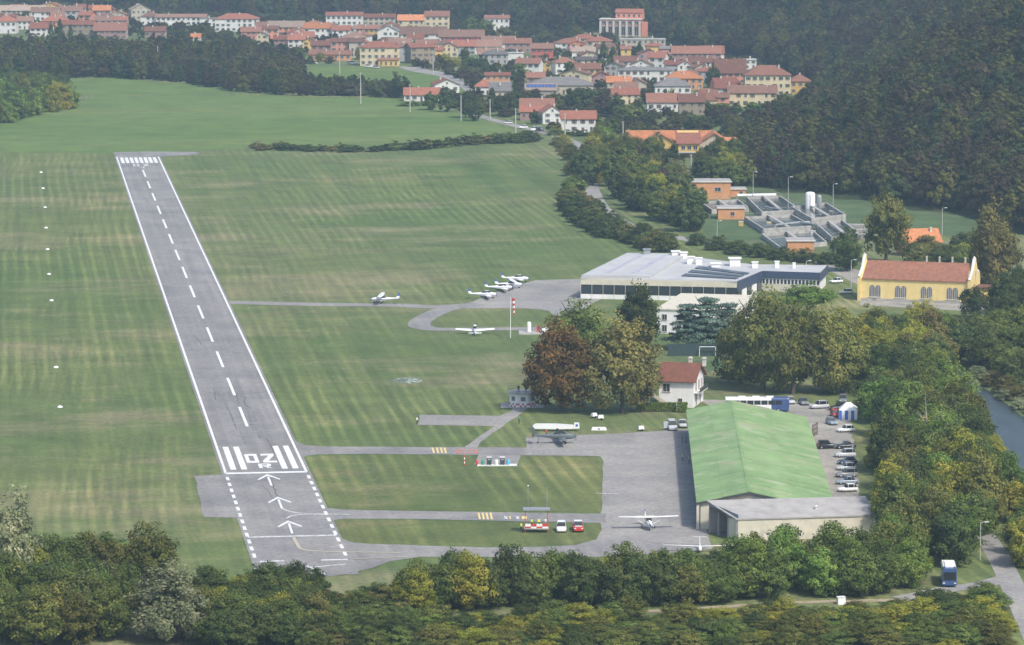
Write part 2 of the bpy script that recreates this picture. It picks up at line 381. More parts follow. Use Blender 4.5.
# --- markings: quads in the runway frame, each a part of the runway
def mark(name, quads, m=None, z=0.10, parent=None):
    mb = MB()
    for q in quads: mb.add([(p[0], p[1], z) for p in q], [tuple(range(len(q)))])
    return mb.build(name, m or WPAINT, parent if parent is not None else runway)
def rq(u0, u1, v0, v1): return [rw(u0, v0), rw(u0, v1), rw(u1, v1), rw(u1, v0)]
for s in (-1, 1):
    mark('edge_line', [rq(0, UF, s * HW - 0.26, s * HW + 0.26)])
mark('threshold_line', [rq(-0.9, 0.9, -HW, HW)])
mark('stop_line', [rq(uv(320, 536)[0] - 0.6, uv(320, 536)[0] + 0.6, -HW, HW)], OPAINT)
mark('end_line', [rq(UN - 0.6, UN + 0.6, -HW + 0.6, -HW * 0.36), rq(UN - 0.6, UN + 0.6, HW * 0.42, HW)], OPAINT)
u = -4.5
while u > UN + 1:                                                  # dashes along the displaced stretch
    for s in (-1, 1): mark('edge_dash', [rq(u, u - 3.9, s * HW - 0.32, s * HW + 0.32)])
    u -= 7.0
u0 = uv(243, 417)[0]; u1 = uv(144, 173.6)[0]
for k in range(14):
    c = u0 + (u1 - u0) * k / 13
    mark('centre_dash', [rq(c - 14.5, c + 14.5, -0.33, 0.33)])
s0, s1 = uv(240, 470)[0], uv(240, 447)[0]
for v in (-6.35, -4.15, 4.15, 6.35):
    mark('threshold_bar', [rq(s0, s1, v - 0.6, v + 0.6)])
for k in range(8):
    v = -HW + 1.75 + k * (2 * HW - 3.5) / 7
    mark('threshold_bar', [rq(UF - 29, UF - 3, v - 0.62, v + 0.62)])
def glyph(name, quads, u, v, hu, wv, up=1, m=None):
    """painted figure from quads on a 0..1 grid, laid on the runway; up=-1 reads from the far end"""
    mb = MB()
    for i, q in enumerate(quads):
        mb.add([(*rw(u + up * y * hu, v + up * x * wv)[:2], 0.10 + i * 0.004) for x, y in q], [(0, 1, 2, 3)])
    return mb.build(name, m or WPAINT, runway)
def bar(x0, y0, x1, y1): return [(x0, y0), (x1, y0), (x1, y1), (x0, y1)]
ZERO = [bar(0, .02, .3, .98), bar(.7, .02, 1, .98), bar(0, 0, 1, .2), bar(0, .8, 1, 1)]
TWO = [bar(0, .8, 1, 1), [(.6, .8), (1, .8), (.42, .2), (.0, .2)], bar(0, 0, 1.05, .2)]
ARR = [bar(0, 0, .28, 1), bar(0, .8, .9, 1), bar(.7, .45, 1, .9), bar(0, .38, .9, .56), [(.35, .4), (.65, .4), (1, 0), (.68, 0)]]
ELL = [bar(0, 0, .28, 1), bar(0, 0, 1, .2)]
us = uv(266, 463)[0]; ut = uv(266, 454.2)[0]
glyph('numeral_zero', ZERO, us, -3.1, ut - us, 2.6)
glyph('numeral_two', TWO, us, 0.3, ut - us, 2.75)
ur = uv(266, 468.4)[0]; ur2 = uv(266, 464)[0]
glyph('letter_r', ARR, ur, -1.0, ur2 - ur, 2.6)
# the far end's own figures, upside down from here
glyph('numeral_two', TWO, UF - 33, 3.2, 11, 2.4, up=-1, m=OPAINT)
glyph('numeral_zero', ZERO, UF - 33, -0.6, 11, 2.4, up=-1, m=OPAINT)
glyph('letter_l', ELL, UF - 47, 1.0, 7, 2.2, up=-1, m=OPAINT)
def arrow(tip, tail):
    a, b = g(*tip), g(*tail); d = (a - b).normalized(); n = Vector((-d.y, d.x, 0))
    mark('arrow', [[b + n * .22, b - n * .22, a - n * .22 - d * 3, a + n * .22 - d * 3],
                   [a, a - d * 1.9, a - d * 7.0 + n * 2.1, a - d * 6 + n * 2.3], [a - d * 1.9, a, a - d * 6 - n * 2.3, a - d * 7.0 - n * 2.1]])
for tp, tl in (((267.0, 474.6), (271.6, 486)), ((277.5, 497.2), (282, 509)), ((288, 521), (292.3, 534))): arrow(tp, tl)
def curve(name, pts, w, m, z=0.105):
    p = strip_pts(spline([g(*q) for q in pts]), w)
    return sheet(name, p, z, m, runway)
curve('lead_in_line', [(282, 508.5), (287, 511), (300, 513.6), (325, 514.5), (350, 514.8)], 0.5, OPAINT)
curve('lead_in_line', [(286.5, 519), (291, 516.5), (300, 515.2), (325, 514.9)], 0.5, OPAINT, 0.112)
curve('lead_in_line', [(293.5, 537.5), (297, 544), (302, 549.5), (320, 551.5), (350, 552.5), (400, 553)], 0.6, YFADE)
curve('lead_in_line', [(346, 564.8), (330, 566), (312, 567.5), (300, 564)], 0.6, OPAINT, 0.115)
curve('lead_in_line', [(306, 566.5), (314, 570), (326, 575)], 0.6, OPAINT, 0.12)
curve('lead_in_line', [(350, 559.5), (380, 558.5), (405, 557)], 0.4, YFADE)
RUBBER = mat('tyre rubber smear', (0.175, 0.172, 0.172), 0.9, 0.2, 0.4, stretch=(1, .1, 1), dirt=((0.24, 0.235, 0.23), 0.35, 0.5))
rs_ = random.Random(8)
for k in range(12):                                                # touchdown smears past the threshold
    v_ = rs_.choice((-2.6, 2.4, -1.6, 1.5)) + rs_.uniform(-.7, .7); u_ = rs_.uniform(32, 110); w_ = rs_.uniform(.16, .3); l_ = rs_.uniform(14, 40)
    mark('tyre_smear', [rq(u_, u_ + l_, v_ - w_, v_ + w_)], RUBBER, 0.076 + k * .0006)
TAR = mat('tar crack filler', (0.07, 0.07, 0.075), 0.9, 0.2, 1.0)
rs_ = random.Random(21)
for k in range(16):                                                # wandering cracks in the old asphalt
    u_, v_ = rs_.uniform(UN - 8, 120) if k < 11 else rs_.uniform(120, UF), rs_.uniform(-HW + 1, HW - 1); a_ = rs_.choice((0, 0, 1.4)) + rs_.uniform(-.3, .3); P_ = []
    for q_ in range(7): P_.append(rw(u_, v_)); u_ += 3.2 * math.cos(a_) ; v_ += .9 * math.sin(a_) * 1.2 + rs_.uniform(-.35, .35)
    sheet('crack', strip_pts(P_, rs_.uniform(.10, .18)), 0.084 + k * .0008, TAR, runway)
# hold bars painted on the two taxiways and the red framed panel
tx = bpy.data.objects['middle_taxiway']; tn = bpy.data.objects['near_taxiway']
for base, (xs, y0, y1), par in ((0, ((433, 437.3, 441.3, 445.0), 448.0, 453.3), tx), (1, ((479, 483, 487, 491), 513.2, 519.6), tn)):
    for x in xs: mark('hold_bar', [[g(x - 1.5, y0), g(x + 0.4, y0), g(x + 1.9, y1), g(x, y1)]], YPAINT, 0.09, par)
def ring_mark(x0, x1, y0, y1, m, par, z=0.09):
    for a in ([(x0, y0), (x1, y0), (x1, y0 + .55), (x0, y0 + .55)], [(x0, y1 - .55), (x1, y1 - .55), (x1, y1), (x0, y1)],
              [(x0, y0), (x0 + 2, y0), (x0 + 2, y1), (x0, y1)], [(x1 - 2, y0), (x1, y0), (x1, y1), (x1 - 2, y1)]):
        mark('panel_border', [[g(*p) for p in a]], m, z, par); z += 0.003
ring_mark(456.5, 477.5, 450, 453.6, RPAINT, tx)
for k, (x, w) in enumerate(((504, 3.4), (509, 1.6), (516, 3.0), (521.5, 5))):
    mark('panel_figure', [[g(x, 516.6), g(x + w, 516.6), g(x + w + .4, 519.4), g(x + .4, 519.4)]], YPAINT if k % 2 else OPAINT, 0.09, tn)
curve('apron_line', [(596, 493.3), (606, 493.8), (620, 493.8)], 0.4, OPAINT, 0.06)

# --- white marker discs along the left of the field
DISC = MB().lathe((0, 0, 0), [(0.62, 0), (0.58, 0.18), (0.3, 0.34), (0.02, 0.38)], 12).mesh('marker_disc')
WPLAST = mat('white plastic', (0.82, 0.82, 0.80), 0.5, 0.05)
for k, (x, y) in enumerate([(41, 172.5), (43, 188.5), (45, 207.5), (46, 228), (47.5, 249.5), (49, 274.3), (51.5, 300.7), (56, 367.5), (60, 407.2)]):
    o = put('marker_disc', DISC, WPLAST, None, g(x, y), scale=(1, 1.5, 1))
    nth = ['farthest', 'second farthest', 'third farthest', 'fourth farthest', 'middle', 'fourth nearest', 'third nearest', 'second nearest', 'nearest'][k]
    tag(o, f'small white marker disc on the grass left of the runway, {nth} of the nine', 'runway marker', 'white markers along the grass strip')

# --- hill: heightfield behind the village and to the right
FOOT = [(-420, 4), (0, 5), (130, 9), (200, 15), (250, 18), (330, 17), (400, 19), (450, 20), (500, 29), (560, 33), (600, 32.5), (648, 33.5), (664, 43), (720, 54), (762, 62), (818, 92), (800, 122), (762, 150), (752, 186), (860, 199), (968, 216), (1032, 236), (1200, 262), (1500, 300)]
FP = np.array([g(*p)[:2] for p in FOOT])
POLY = np.vstack([FP, [(2500, FP[-1, 1]), (2500, 6000), (-2500, 6000), (-2500, FP[0, 1])]])
def hill_h(X, Y):
    P = np.stack([X, Y], -1)
    d = np.full(X.shape, 1e9)
    for a, b in zip(POLY[:len(FP)], POLY[1:len(FP) + 1]):
        ab = b - a; t = np.clip(((P - a) @ ab) / (ab @ ab), 0, 1)
        d = np.minimum(d, np.linalg.norm(P - (a + t[..., None] * ab), axis=-1))
    ins = np.zeros(X.shape, bool)
    n = len(POLY)
    for i in range(n):
        (x1, y1), (x2, y2) = POLY[i], POLY[(i + 1) % n]
        c = ((y1 > Y) != (y2 > Y)) & (X < (x2 - x1) * (Y - y1) / (y2 - y1 + 1e-12) + x1)
        ins ^= c
    lump = 1 + 0.18 * np.sin(X * 0.013 + 1.3) * np.cos(Y * 0.009) + 0.1 * np.sin(X * 0.031 + Y * 0.017)
    hgt = 420 * (1 - np.exp(-d / 900)) * lump * (1 - np.exp(-d / 25))
    return np.where(ins, hgt, -0.6 - 0.02 * np.minimum(d, 100))
NX, NY = 150, 150
gx = np.linspace(-1300, 1700, NX); gy = 1100 + (np.linspace(0, 1, NY) ** 1.25) * 4600
GX, GY = np.meshgrid(gx, gy)
GZ = hill_h(GX, GY)
me = bpy.data.meshes.new('hillside')
vv = np.stack([GX, GY, GZ], -1).reshape(-1, 3)
ii = np.arange(NX * NY).reshape(NY, NX)
ff = np.stack([ii[:-1, :-1], ii[:-1, 1:], ii[1:, 1:], ii[1:, :-1]], -1).reshape(-1, 4)
me.from_pydata(vv.tolist(), [], ff.tolist()); me.polygons.foreach_set('use_smooth', [True] * len(ff))
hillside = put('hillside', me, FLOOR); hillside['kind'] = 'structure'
# ================================================================== trees
RS = np.random.RandomState(11)
LEAF = {
    'dark': leaf_mat('dark green leaves', [(0.041, 0.072, 0.026), (0.086, 0.122, 0.039), (0.157, 0.191, 0.063)]),
    'green': leaf_mat('green leaves', [(0.066, 0.106, 0.027), (0.131, 0.185, 0.048), (0.254, 0.295, 0.083)]),
    'fresh': leaf_mat('bright green leaves', [(0.100, 0.172, 0.036), (0.167, 0.263, 0.056), (0.303, 0.378, 0.099)]),
    'olive': leaf_mat('olive leaves', [(0.091, 0.112, 0.028), (0.169, 0.189, 0.050), (0.294, 0.283, 0.079)]),
    'yellow': leaf_mat('yellow green leaves', [(0.153, 0.183, 0.028), (0.294, 0.311, 0.050), (0.501, 0.451, 0.079)]),
    'orange': leaf_mat('orange brown leaves', [(0.105, 0.085, 0.030), (0.185, 0.130, 0.042), (0.300, 0.170, 0.050)]),
    'brown': leaf_mat('brownish leaves', [(0.113, 0.118, 0.037), (0.213, 0.205, 0.064), (0.351, 0.303, 0.101)]),
    'willow': leaf_mat('grey green leaves', [(0.164, 0.198, 0.102), (0.261, 0.301, 0.160), (0.436, 0.462, 0.264)]),
    'cedar': leaf_mat('blue green needles', [(0.084, 0.133, 0.102), (0.144, 0.211, 0.165), (0.251, 0.333, 0.264)]),
    'russet': leaf_mat('russet leaves', [(0.062, 0.056, 0.030), (0.100, 0.082, 0.044), (0.145, 0.110, 0.060)]),
}
BARK = mat('bark', (0.115, 0.095, 0.075), 0.95, 0.3, 2.0)
PALEBARK = mat('pale dead bark', (0.33, 0.30, 0.26), 0.95, 0.25, 2.0)

def crown_mesh(name, shape, n_cl, n_leaf, ls, seed):
    rs = np.random.RandomState(seed)
    C = []
    ph = rs.rand(6) * 6.28
    while len(C) < n_cl:
        d = rs.normal(size=3); d /= np.linalg.norm(d)
        az = math.atan2(d[1], d[0])
        lump = 1 + 0.16 * math.sin(2 * az + ph[0]) + 0.12 * math.sin(3 * az + ph[1] + 2 * d[2]) + 0.1 * math.sin(5 * d[2] + ph[2] + az)
        r_ = min((rs.rand() ** 0.42) * lump * (1.1 if rs.rand() < 0.1 else 1.0), 1.16)
        x, y, z = d * r_
        if shape == 'round': p = (x * 0.43 * (1 - 0.12 * z), y * 0.43 * (1 - 0.12 * z), 0.47 + z * 0.46)
        elif shape == 'oval': p = (x * 0.42 * (1 - 0.22 * z), y * 0.42 * (1 - 0.22 * z), 0.48 + z * 0.47)
        elif shape == 'spread': p = (x * 0.46, y * 0.46, 0.55 + max(-0.35, z) * 0.42)
        elif shape == 'shrub':
            p = (x * 0.44, y * 0.44, 0.08 + abs(z) * 0.82)
        elif shape == 'cone':
            h = rs.rand() ** 1.35; rr = (1 - h) * 0.46 * (0.55 + 0.45 * math.sqrt(rs.rand())) + 0.02
            p = (rr * math.cos(az), rr * math.sin(az), 0.03 + h * 0.95)
        elif shape == 'tier':
            k = rs.randint(0, 7); h = (k + 0.3) / 7.0; rr = (1 - 0.75 * h) * 0.48 * math.sqrt(rs.rand()) * (1 + 0.25 * math.sin(az * 2 + k * 1.7))
            p = (rr * math.cos(az), rr * math.sin(az), 0.06 + h * 0.9 + rs.normal() * 0.012)
        C.append(p)
    C = np.array(C); per = n_leaf // n_cl
    n = n_cl * per
    cr = 0.115 if shape not in ('tier', 'cone') else 0.095
    dirs = rs.normal(size=(n, 3)); dirs /= np.linalg.norm(dirs, axis=1)[:, None]
    ci = np.repeat(np.arange(n_cl), per)
    rad_ = cr * (0.55 + 0.6 * rs.rand(n_cl))[ci] * (0.45 + 0.55 * rs.rand(n))
    pos = C[ci] + dirs * rad_[:, None] * (np.array([1.25, 1.25, 0.5]) if shape == 'tier' else np.array([1.1, 1.1, 0.85]))
    pos[:, 2] = np.maximum(pos[:, 2], 0.005)
    cen = np.array([0, 0, 0.42]); outw = pos - cen; outw /= np.linalg.norm(outw, axis=1)[:, None] + 1e-6
    nr = dirs * 0.55 + outw * 0.55 + rs.normal(size=(n, 3)) * 0.42 + np.array([0, 0, 0.3])
    nr /= np.linalg.norm(nr, axis=1)[:, None]
    t = np.cross(nr, rs.normal(size=(n, 3))); t /= np.linalg.norm(t, axis=1)[:, None]
    b = np.cross(nr, t)
    sz = ls * (0.55 + 0.8 * rs.rand(n))[:, None]
    V = np.stack([pos + t * sz, pos + b * sz * 0.62 - nr * sz * 0.12, pos - t * sz, pos - b * sz * 0.62 - nr * sz * 0.12], 1).reshape(-1, 3)
    me = bpy.data.meshes.new(name)
    me.vertices.add(4 * n); me.vertices.foreach_set('co', V.ravel())
    me.loops.add(4 * n); me.loops.foreach_set('vertex_index', np.arange(4 * n))
    me.polygons.add(n); me.polygons.foreach_set('loop_start', np.arange(n) * 4); me.polygons.foreach_set('loop_total', np.full(n, 4))
    me.update()
    soft = 0.55 if n_cl < 100 else 1.0
    tint = np.clip(0.45 + (rs.normal(size=n_cl) * 0.22)[ci] * soft + rs.normal(size=n) * 0.14 * soft, 0, 1)
    a = me.attributes.new('tint', 'FLOAT', 'FACE'); a.data.foreach_set('value', tint.astype(np.float32))
    me.materials.append(LEAF['green'])
    return me

CROWN = {}
for shape, vars_ in (('round', 3), ('oval', 3), ('spread', 2), ('shrub', 3), ('cone', 2), ('tier', 2)):
    CROWN[shape, 'big'] = [crown_mesh('crown', shape, 210, 14000, 0.0215, 100 + k) for k in range(vars_)]
    CROWN[shape, 'mid'] = [crown_mesh('crown', shape, 150, 10500, 0.0235, 200 + k) for k in range(vars_)]
    CROWN[shape, 'far'] = [crown_mesh('crown', shape, 70, 3400, 0.043, 300 + k) for k in range(vars_)]

def trunk_mesh(seed, limbs=6):
    rs = random.Random(seed); mb = MB()
    a = Vector((0, 0, 0)); r0 = 0.026
    pts = [Vector((rs.uniform(-.012, .012) * k, rs.uniform(-.012, .012) * k, 0.75 * k / 4)) for k in range(5)]
    for k in range(4): mb.tube(pts[k], pts[k + 1], r0 * (1 - .2 * k), r0 * (1 - .2 * (k + 1)), 7)
    for k in range(limbs):
        h = rs.uniform(.28, .7); t = rs.uniform(0, 6.28); L_ = rs.uniform(.14, .28)
        b = Vector((0, 0, h)); m_ = b + Vector((math.cos(t) * L_ * .6, math.sin(t) * L_ * .6, L_ * .45)); e = m_ + Vector((math.cos(t) * L_ * .4, math.sin(t) * L_ * .4, L_ * .6))
        mb.tube(b, m_, .011, .008, 5); mb.tube(m_, e, .008, .003, 5)
    return mb.mesh('trunk')
TRUNK = [trunk_mesh(k) for k in range(4)]
for me in TRUNK: me.materials.append(BARK)
SPEC = {  # name, shape, leaf, crown base fraction, category, words
    'plane_orange': ('plane_tree', 'round', 'orange', 0.07, 'tree'), 'plane_brown': ('plane_tree', 'round', 'brown', 0.07, 'tree'),
    'green': ('leafy_tree', 'round', 'green', 0.05, 'tree'), 'dark': ('leafy_tree', 'round', 'dark', 0.05, 'tree'),
    'fresh': ('leafy_tree', 'oval', 'fresh', 0.05, 'tree'), 'olive': ('leafy_tree', 'oval', 'olive', 0.05, 'tree'),
    'yellow': ('leafy_tree', 'round', 'yellow', 0.05, 'tree'), 'orange': ('leafy_tree', 'oval', 'orange', 0.05, 'tree'),
    'brown': ('leafy_tree', 'round', 'brown', 0.05, 'tree'), 'russet': ('leafy_tree', 'round', 'russet', 0.05, 'tree'),
    'willow': ('willow_tree', 'shrub', 'willow', 0.05, 'tree'), 'cedar': ('cedar_tree', 'tier', 'cedar', 0.12, 'tree'),
    'conifer': ('fir_tree', 'cone', 'dark', 0.06, 'tree'), 'pine': ('umbrella_pine', 'spread', 'fresh', 0.45, 'tree'),
    'poplar': ('tall_tree', 'oval', 'olive', 0.08, 'tree'),
    'bush': ('shrub', 'shrub', 'dark', 0.0, 'shrub'), 'gbush': ('shrub', 'shrub', 'green', 0.0, 'shrub'), 'obush': ('shrub', 'shrub', 'olive', 0.0, 'shrub'),
    'wbush': ('shrub', 'shrub', 'willow', 0.0, 'shrub'), 'bbush': ('shrub', 'shrub', 'brown', 0.0, 'shrub'), 'ybush': ('shrub', 'shrub', 'yellow', 0.0, 'shrub'),
}
WORD = {'plane_orange': 'orange and brown plane tree', 'plane_brown': 'brown and olive plane tree', 'green': 'green leafy tree', 'dark': 'dark green leafy tree', 'fresh': 'bright green leafy tree',
    'olive': 'olive green tree', 'yellow': 'yellow green tree', 'orange': 'orange brown autumn tree', 'brown': 'brownish tree', 'russet': 'russet tree', 'willow': 'grey green willow', 'cedar': 'blue green cedar',
    'conifer': 'dark pointed fir', 'pine': 'bright green umbrella pine', 'poplar': 'tall pale olive tree', 'bush': 'dark green shrub', 'gbush': 'green shrub', 'obush': 'olive shrub', 'wbush': 'grey shrub', 'bbush': 'brownish shrub', 'ybush': 'yellow green shrub'}
PLAN = []
def tree(sp, px, py, h, w, label, group=None, loc=None):
    PLAN.append((sp, loc or g(px, py), h, w, label, group))
def grow(t, sp, h, w, y):
    name, shape, lf, cb, cat = SPEC[sp]
    lod = 'big' if (w > 10.5 and y < 1150) else ('mid' if y < 1250 else 'far')
    put('crown', R.choice(CROWN[shape, lod]), LEAF[lf], t, (0, 0, h * cb), scale=(w, w * R.uniform(.9, 1.1), h * (1 - cb)))
    if cat == 'tree':
        k = min(1.0, 0.35 + w / 14)
        put('trunk', R.choice(TRUNK), BARK, t, (0, 0, 0), scale=(h * k, h * k, h))
ORD = ['first', 'second', 'third', 'fourth', 'fifth', 'sixth', 'seventh', 'eighth', 'ninth', 'tenth', 'eleventh', 'twelfth', 'thirteenth', 'fourteenth', 'fifteenth', 'sixteenth', 'seventeenth', 'eighteenth', 'nineteenth', 'twentieth']
def plant_all(n_tree=280, n_shrub=150):
    """the trees that show largest become things of their own, what hardly shows joins one undergrowth object"""
    ids = np.full((160, 256), -1, int); YY, XX = np.mgrid[0:160, 0:256] * 4 + 2
    for i in sorted(range(len(PLAN)), key=lambda k: -PLAN[k][1].y):
        sp, p, h, w, _, _ = PLAN[i]; u, v = proj(p); _, vt = proj(p + Vector((0, 0, h))); rx = max(2.2, w * .46 * (v - vt) / h)
        ids[(((XX - u) / rx) ** 2 + ((YY - (v + vt) / 2) / max(2.2, (v - vt) / 2)) ** 2) < 1] = i
    cnt = np.bincount(ids[ids >= 0], minlength=len(PLAN))
    keep, rest = [], []
    for cat, lim in (('tree', n_tree), ('shrub', n_shrub)):
        c = sorted([i for i in range(len(PLAN)) if SPEC[PLAN[i][0]][4] == cat], key=lambda k: (-(PLAN[k][5] == 'large single trees'), -cnt[k]))
        keep += [i for i in c[:lim] if cnt[i] > 0 or PLAN[i][5] == 'large single trees']
        rest += [i for i in c[:lim] if not (cnt[i] > 0 or PLAN[i][5] == 'large single trees')] + c[lim:]
    same = {}
    for i in keep: same.setdefault(PLAN[i][4], []).append(i)
    for lb, L_ in same.items():
        L_.sort(key=lambda k: proj(PLAN[k][1])[0])
        for n, i in enumerate(L_):
            sp, p, h, w, _, grp = PLAN[i]
            l2 = lb
            if 1 < len(L_) <= len(ORD): l2 = f'{lb}, ' + ('leftmost' if n == 0 else 'rightmost' if n == len(L_) - 1 else ORD[n] + ' from left') + ' of that colour'
            if len(l2.split()) > 16: l2 = l2.replace(' of that colour', '')
            if len(l2.split()) > 16: l2 = l2.replace(' from left', '')
            t = thing(SPEC[sp][0], l2, SPEC[sp][4], p, R.uniform(0, 6.28), grp); grow(t, sp, h, w, p.y)
    if rest:
        o = scatter('undergrowth', [tuple(PLAN[i][1]) for i in rest], 'leafy undergrowth filling the gaps inside the woods', 'undergrowth', (5, 9), (6, 9), 9, near=True)
        hh = np.array([(PLAN[i][3], PLAN[i][3], PLAN[i][2]) for i in rest], np.float32); o.data.attributes['scl'].data.foreach_set('vector', hh.ravel())
    return len(keep), len(rest)
def inside(p, poly):
    c = False; n = len(poly)
    for i in range(n):
        (x1, y1), (x2, y2) = poly[i], poly[(i + 1) % n]
        if (y1 > p[1]) != (y2 > p[1]) and p[0] < (x2 - x1) * (p[1] - y1) / (y2 - y1 + 1e-12) + x1: c = not c
    return c
def fill(poly_px, sp, seed=1, depth=1.0):
    """jittered grid of ground points inside a patch surveyed from the picture"""
    rs = random.Random(seed)
    P = [tuple(g(*q)[:2]) for q in poly_px]
    x0, x1 = min(p[0] for p in P), max(p[0] for p in P); y0, y1 = min(p[1] for p in P), max(p[1] for p in P)
    out = []; y = y0; k = 0
    while y <= y1:
        x = x0 + (sp / 2 if k % 2 else 0)
        while x <= x1:
            q = (x + rs.uniform(-.38, .38) * sp, y + rs.uniform(-.38, .38) * sp * depth)
            if inside(q, P): out.append(q)
            x += sp
        y += sp * 0.87 * depth; k += 1
    return out
def pick(rs, mix):
    t = rs.random() * sum(mix.values())
    for k, v in mix.items():
        t -= v
        if t <= 0: return k
    return k
def wood(poly_px, sp, mix, hr, wr, where, group, seed=1, depth=1.0, limit=None):
    rs = random.Random(seed * 31 + 5)
    for (x, y) in fill(poly_px, sp, seed, depth):
        s = pick(rs, mix); big = rs.random()
        h = hr[0] + (hr[1] - hr[0]) * big; w = wr[0] + (wr[1] - wr[0]) * (0.5 * big + 0.5 * rs.random())
        tree(s, 0, 0, h, w, f'{WORD[s]} {where}', group, Vector((x, y, 0)))

# ---- woods nobody could count: one object each, crowns instanced on points
def scatter_group(protos):
    ng = bpy.data.node_groups.new('grow_wood', 'GeometryNodeTree')
    ng.interface.new_socket('Geometry', in_out='INPUT', socket_type='NodeSocketGeometry')
    ng.interface.new_socket('Geometry', in_out='OUTPUT', socket_type='NodeSocketGeometry')
    N, L = ng.nodes, ng.links
    gi = N.new('NodeGroupInput'); go = N.new('NodeGroupOutput')
    ip = N.new('GeometryNodeInstanceOnPoints'); jn = N.new('GeometryNodeJoinGeometry')
    for p in protos:
        oi = N.new('GeometryNodeObjectInfo'); oi.inputs['Object'].default_value = p; oi.inputs['As Instance'].default_value = True
        L.new(oi.outputs['Geometry'], jn.inputs[0])
    L.new(gi.outputs[0], ip.inputs['Points']); L.new(jn.outputs[0], ip.inputs['Instance'])
    ip.inputs['Pick Instance'].default_value = True
    def attr(nm, ty):
        a = N.new('GeometryNodeInputNamedAttribute'); a.data_type = ty; a.inputs['Name'].default_value = nm
        return a.outputs['Attribute']
    L.new(attr('idx', 'INT'), ip.inputs['Instance Index'])
    L.new(attr('rot', 'FLOAT_VECTOR'), ip.inputs['Rotation']); L.new(attr('scl', 'FLOAT_VECTOR'), ip.inputs['Scale'])
    L.new(ip.outputs[0], go.inputs[0])
    return ng
def proto(shape, leaf, k, lod='far'):
    me = CROWN[shape, lod][k].copy(); me.materials.clear(); me.materials.append(LEAF[leaf])
    me.name = 'forest_crown'
    return bpy.data.objects.new('forest_crown', me)
for k_, c_ in dict(fdark=[(0.034, 0.056, 0.025), (0.055, 0.083, 0.036), (0.084, 0.116, 0.052)], fgreen=[(0.046, 0.072, 0.026), (0.075, 0.107, 0.039), (0.114, 0.150, 0.059)],
    folive=[(0.058, 0.070, 0.026), (0.092, 0.104, 0.040), (0.136, 0.140, 0.058)], fbrown=[(0.060, 0.058, 0.028), (0.094, 0.085, 0.042), (0.132, 0.112, 0.060)],
    frusset=[(0.056, 0.050, 0.028), (0.084, 0.070, 0.038), (0.114, 0.092, 0.052)], fyellow=[(0.080, 0.092, 0.026), (0.130, 0.138, 0.040), (0.185, 0.178, 0.056)]).items():
    LEAF[k_] = leaf_mat('forest ' + k_[1:] + ' leaves', c_)
PROTO_MIX = [('round', 'fdark', 0, 28), ('oval', 'fdark', 1, 22), ('round', 'fgreen', 1, 18), ('oval', 'fgreen', 2, 12), ('round', 'folive', 2, 5), ('oval', 'fbrown', 0, 5), ('round', 'frusset', 1, 5), ('cone', 'fdark', 0, 2), ('oval', 'fyellow', 1, 0.35)]
PROTOS = [proto(*p[:3]) for p in PROTO_MIX]
WOODNG = scatter_group(PROTOS)
NEAR_MIX = [('shrub', 'green', 0, 26), ('shrub', 'dark', 1, 14), ('shrub', 'fresh', 2, 14), ('round', 'green', 0, 18), ('round', 'dark', 1, 12), ('oval', 'olive', 0, 8), ('shrub', 'olive', 1, 8), ('shrub', 'yellow', 0, 3)]
NEARNG = scatter_group([proto(*p[:3], 'mid') for p in NEAR_MIX])
def scatter(name, pts, label, cat, hr, wr, seed, weights=None, kind='stuff', near=False):
    rs = np.random.RandomState(seed); n = len(pts)
    me = bpy.data.meshes.new(name); me.from_pydata([tuple(p) for p in pts], [], [])
    w_ = np.array(weights or [p[3] for p in (NEAR_MIX if near else PROTO_MIX)], float); w_ /= w_.sum()
    idx = rs.choice(len(w_), n, p=w_).astype(np.int32)
    P_ = np.array([p[:2] for p in pts]); pt = np.sin(P_[:, 0] * .021 + 1) * np.cos(P_[:, 1] * .017) + .6 * np.sin(P_[:, 0] * .047 + P_[:, 1] * .033)
    sel = (pt > .55) & (rs.rand(n) < .6) & (not near); idx[sel] = rs.choice([2, 3, 4, 5], sel.sum(), p=[.4, .3, .2, .1])
    rot = np.zeros((n, 3), np.float32); rot[:, 2] = rs.rand(n) * 6.28
    b = rs.rand(n); ww = wr[0] + (wr[1] - wr[0]) * (0.5 * b + 0.5 * rs.rand(n)); hh = hr[0] + (hr[1] - hr[0]) * b
    scl = np.stack([ww, ww, hh], 1).astype(np.float32)
    me.attributes.new('idx', 'INT', 'POINT').data.foreach_set('value', idx)
    me.attributes.new('rot', 'FLOAT_VECTOR', 'POINT').data.foreach_set('vector', rot.ravel())
    me.attributes.new('scl', 'FLOAT_VECTOR', 'POINT').data.foreach_set('vector', scl.ravel())
    o = put(name, me); md = o.modifiers.new('grow', 'NODES'); md.node_group = NEARNG if near else WOODNG
    return tag(o, label, cat, None, kind)
# hill forest
pts = []
rs = np.random.RandomState(5)
yy = 1150.0
while yy < 3300:
    sp = 6.2 + (yy - 1150) * 0.0022
    xs = np.arange(-620, 640, sp); X = xs + rs.uniform(-.45, .45, len(xs)) * sp; Y = yy + rs.uniform(-.45, .45, len(xs)) * sp
    Z = hill_h(X, Y)
    for x, y, z in zip(X, Y, Z):
        if z <= 0.1: continue
        u, v = proj((x, y, z)); _, vt = proj((x, y, z + 16))
        if -60 < u < 1120 and v > -25: pts.append((x, y, z - 0.3))
    yy += sp * 0.9
scatter('hill_forest', pts, 'dense mixed autumn forest covering the hillside behind the village', 'forest', (10, 16), (9.5, 14.5), 3)
N_FOREST = len(pts)
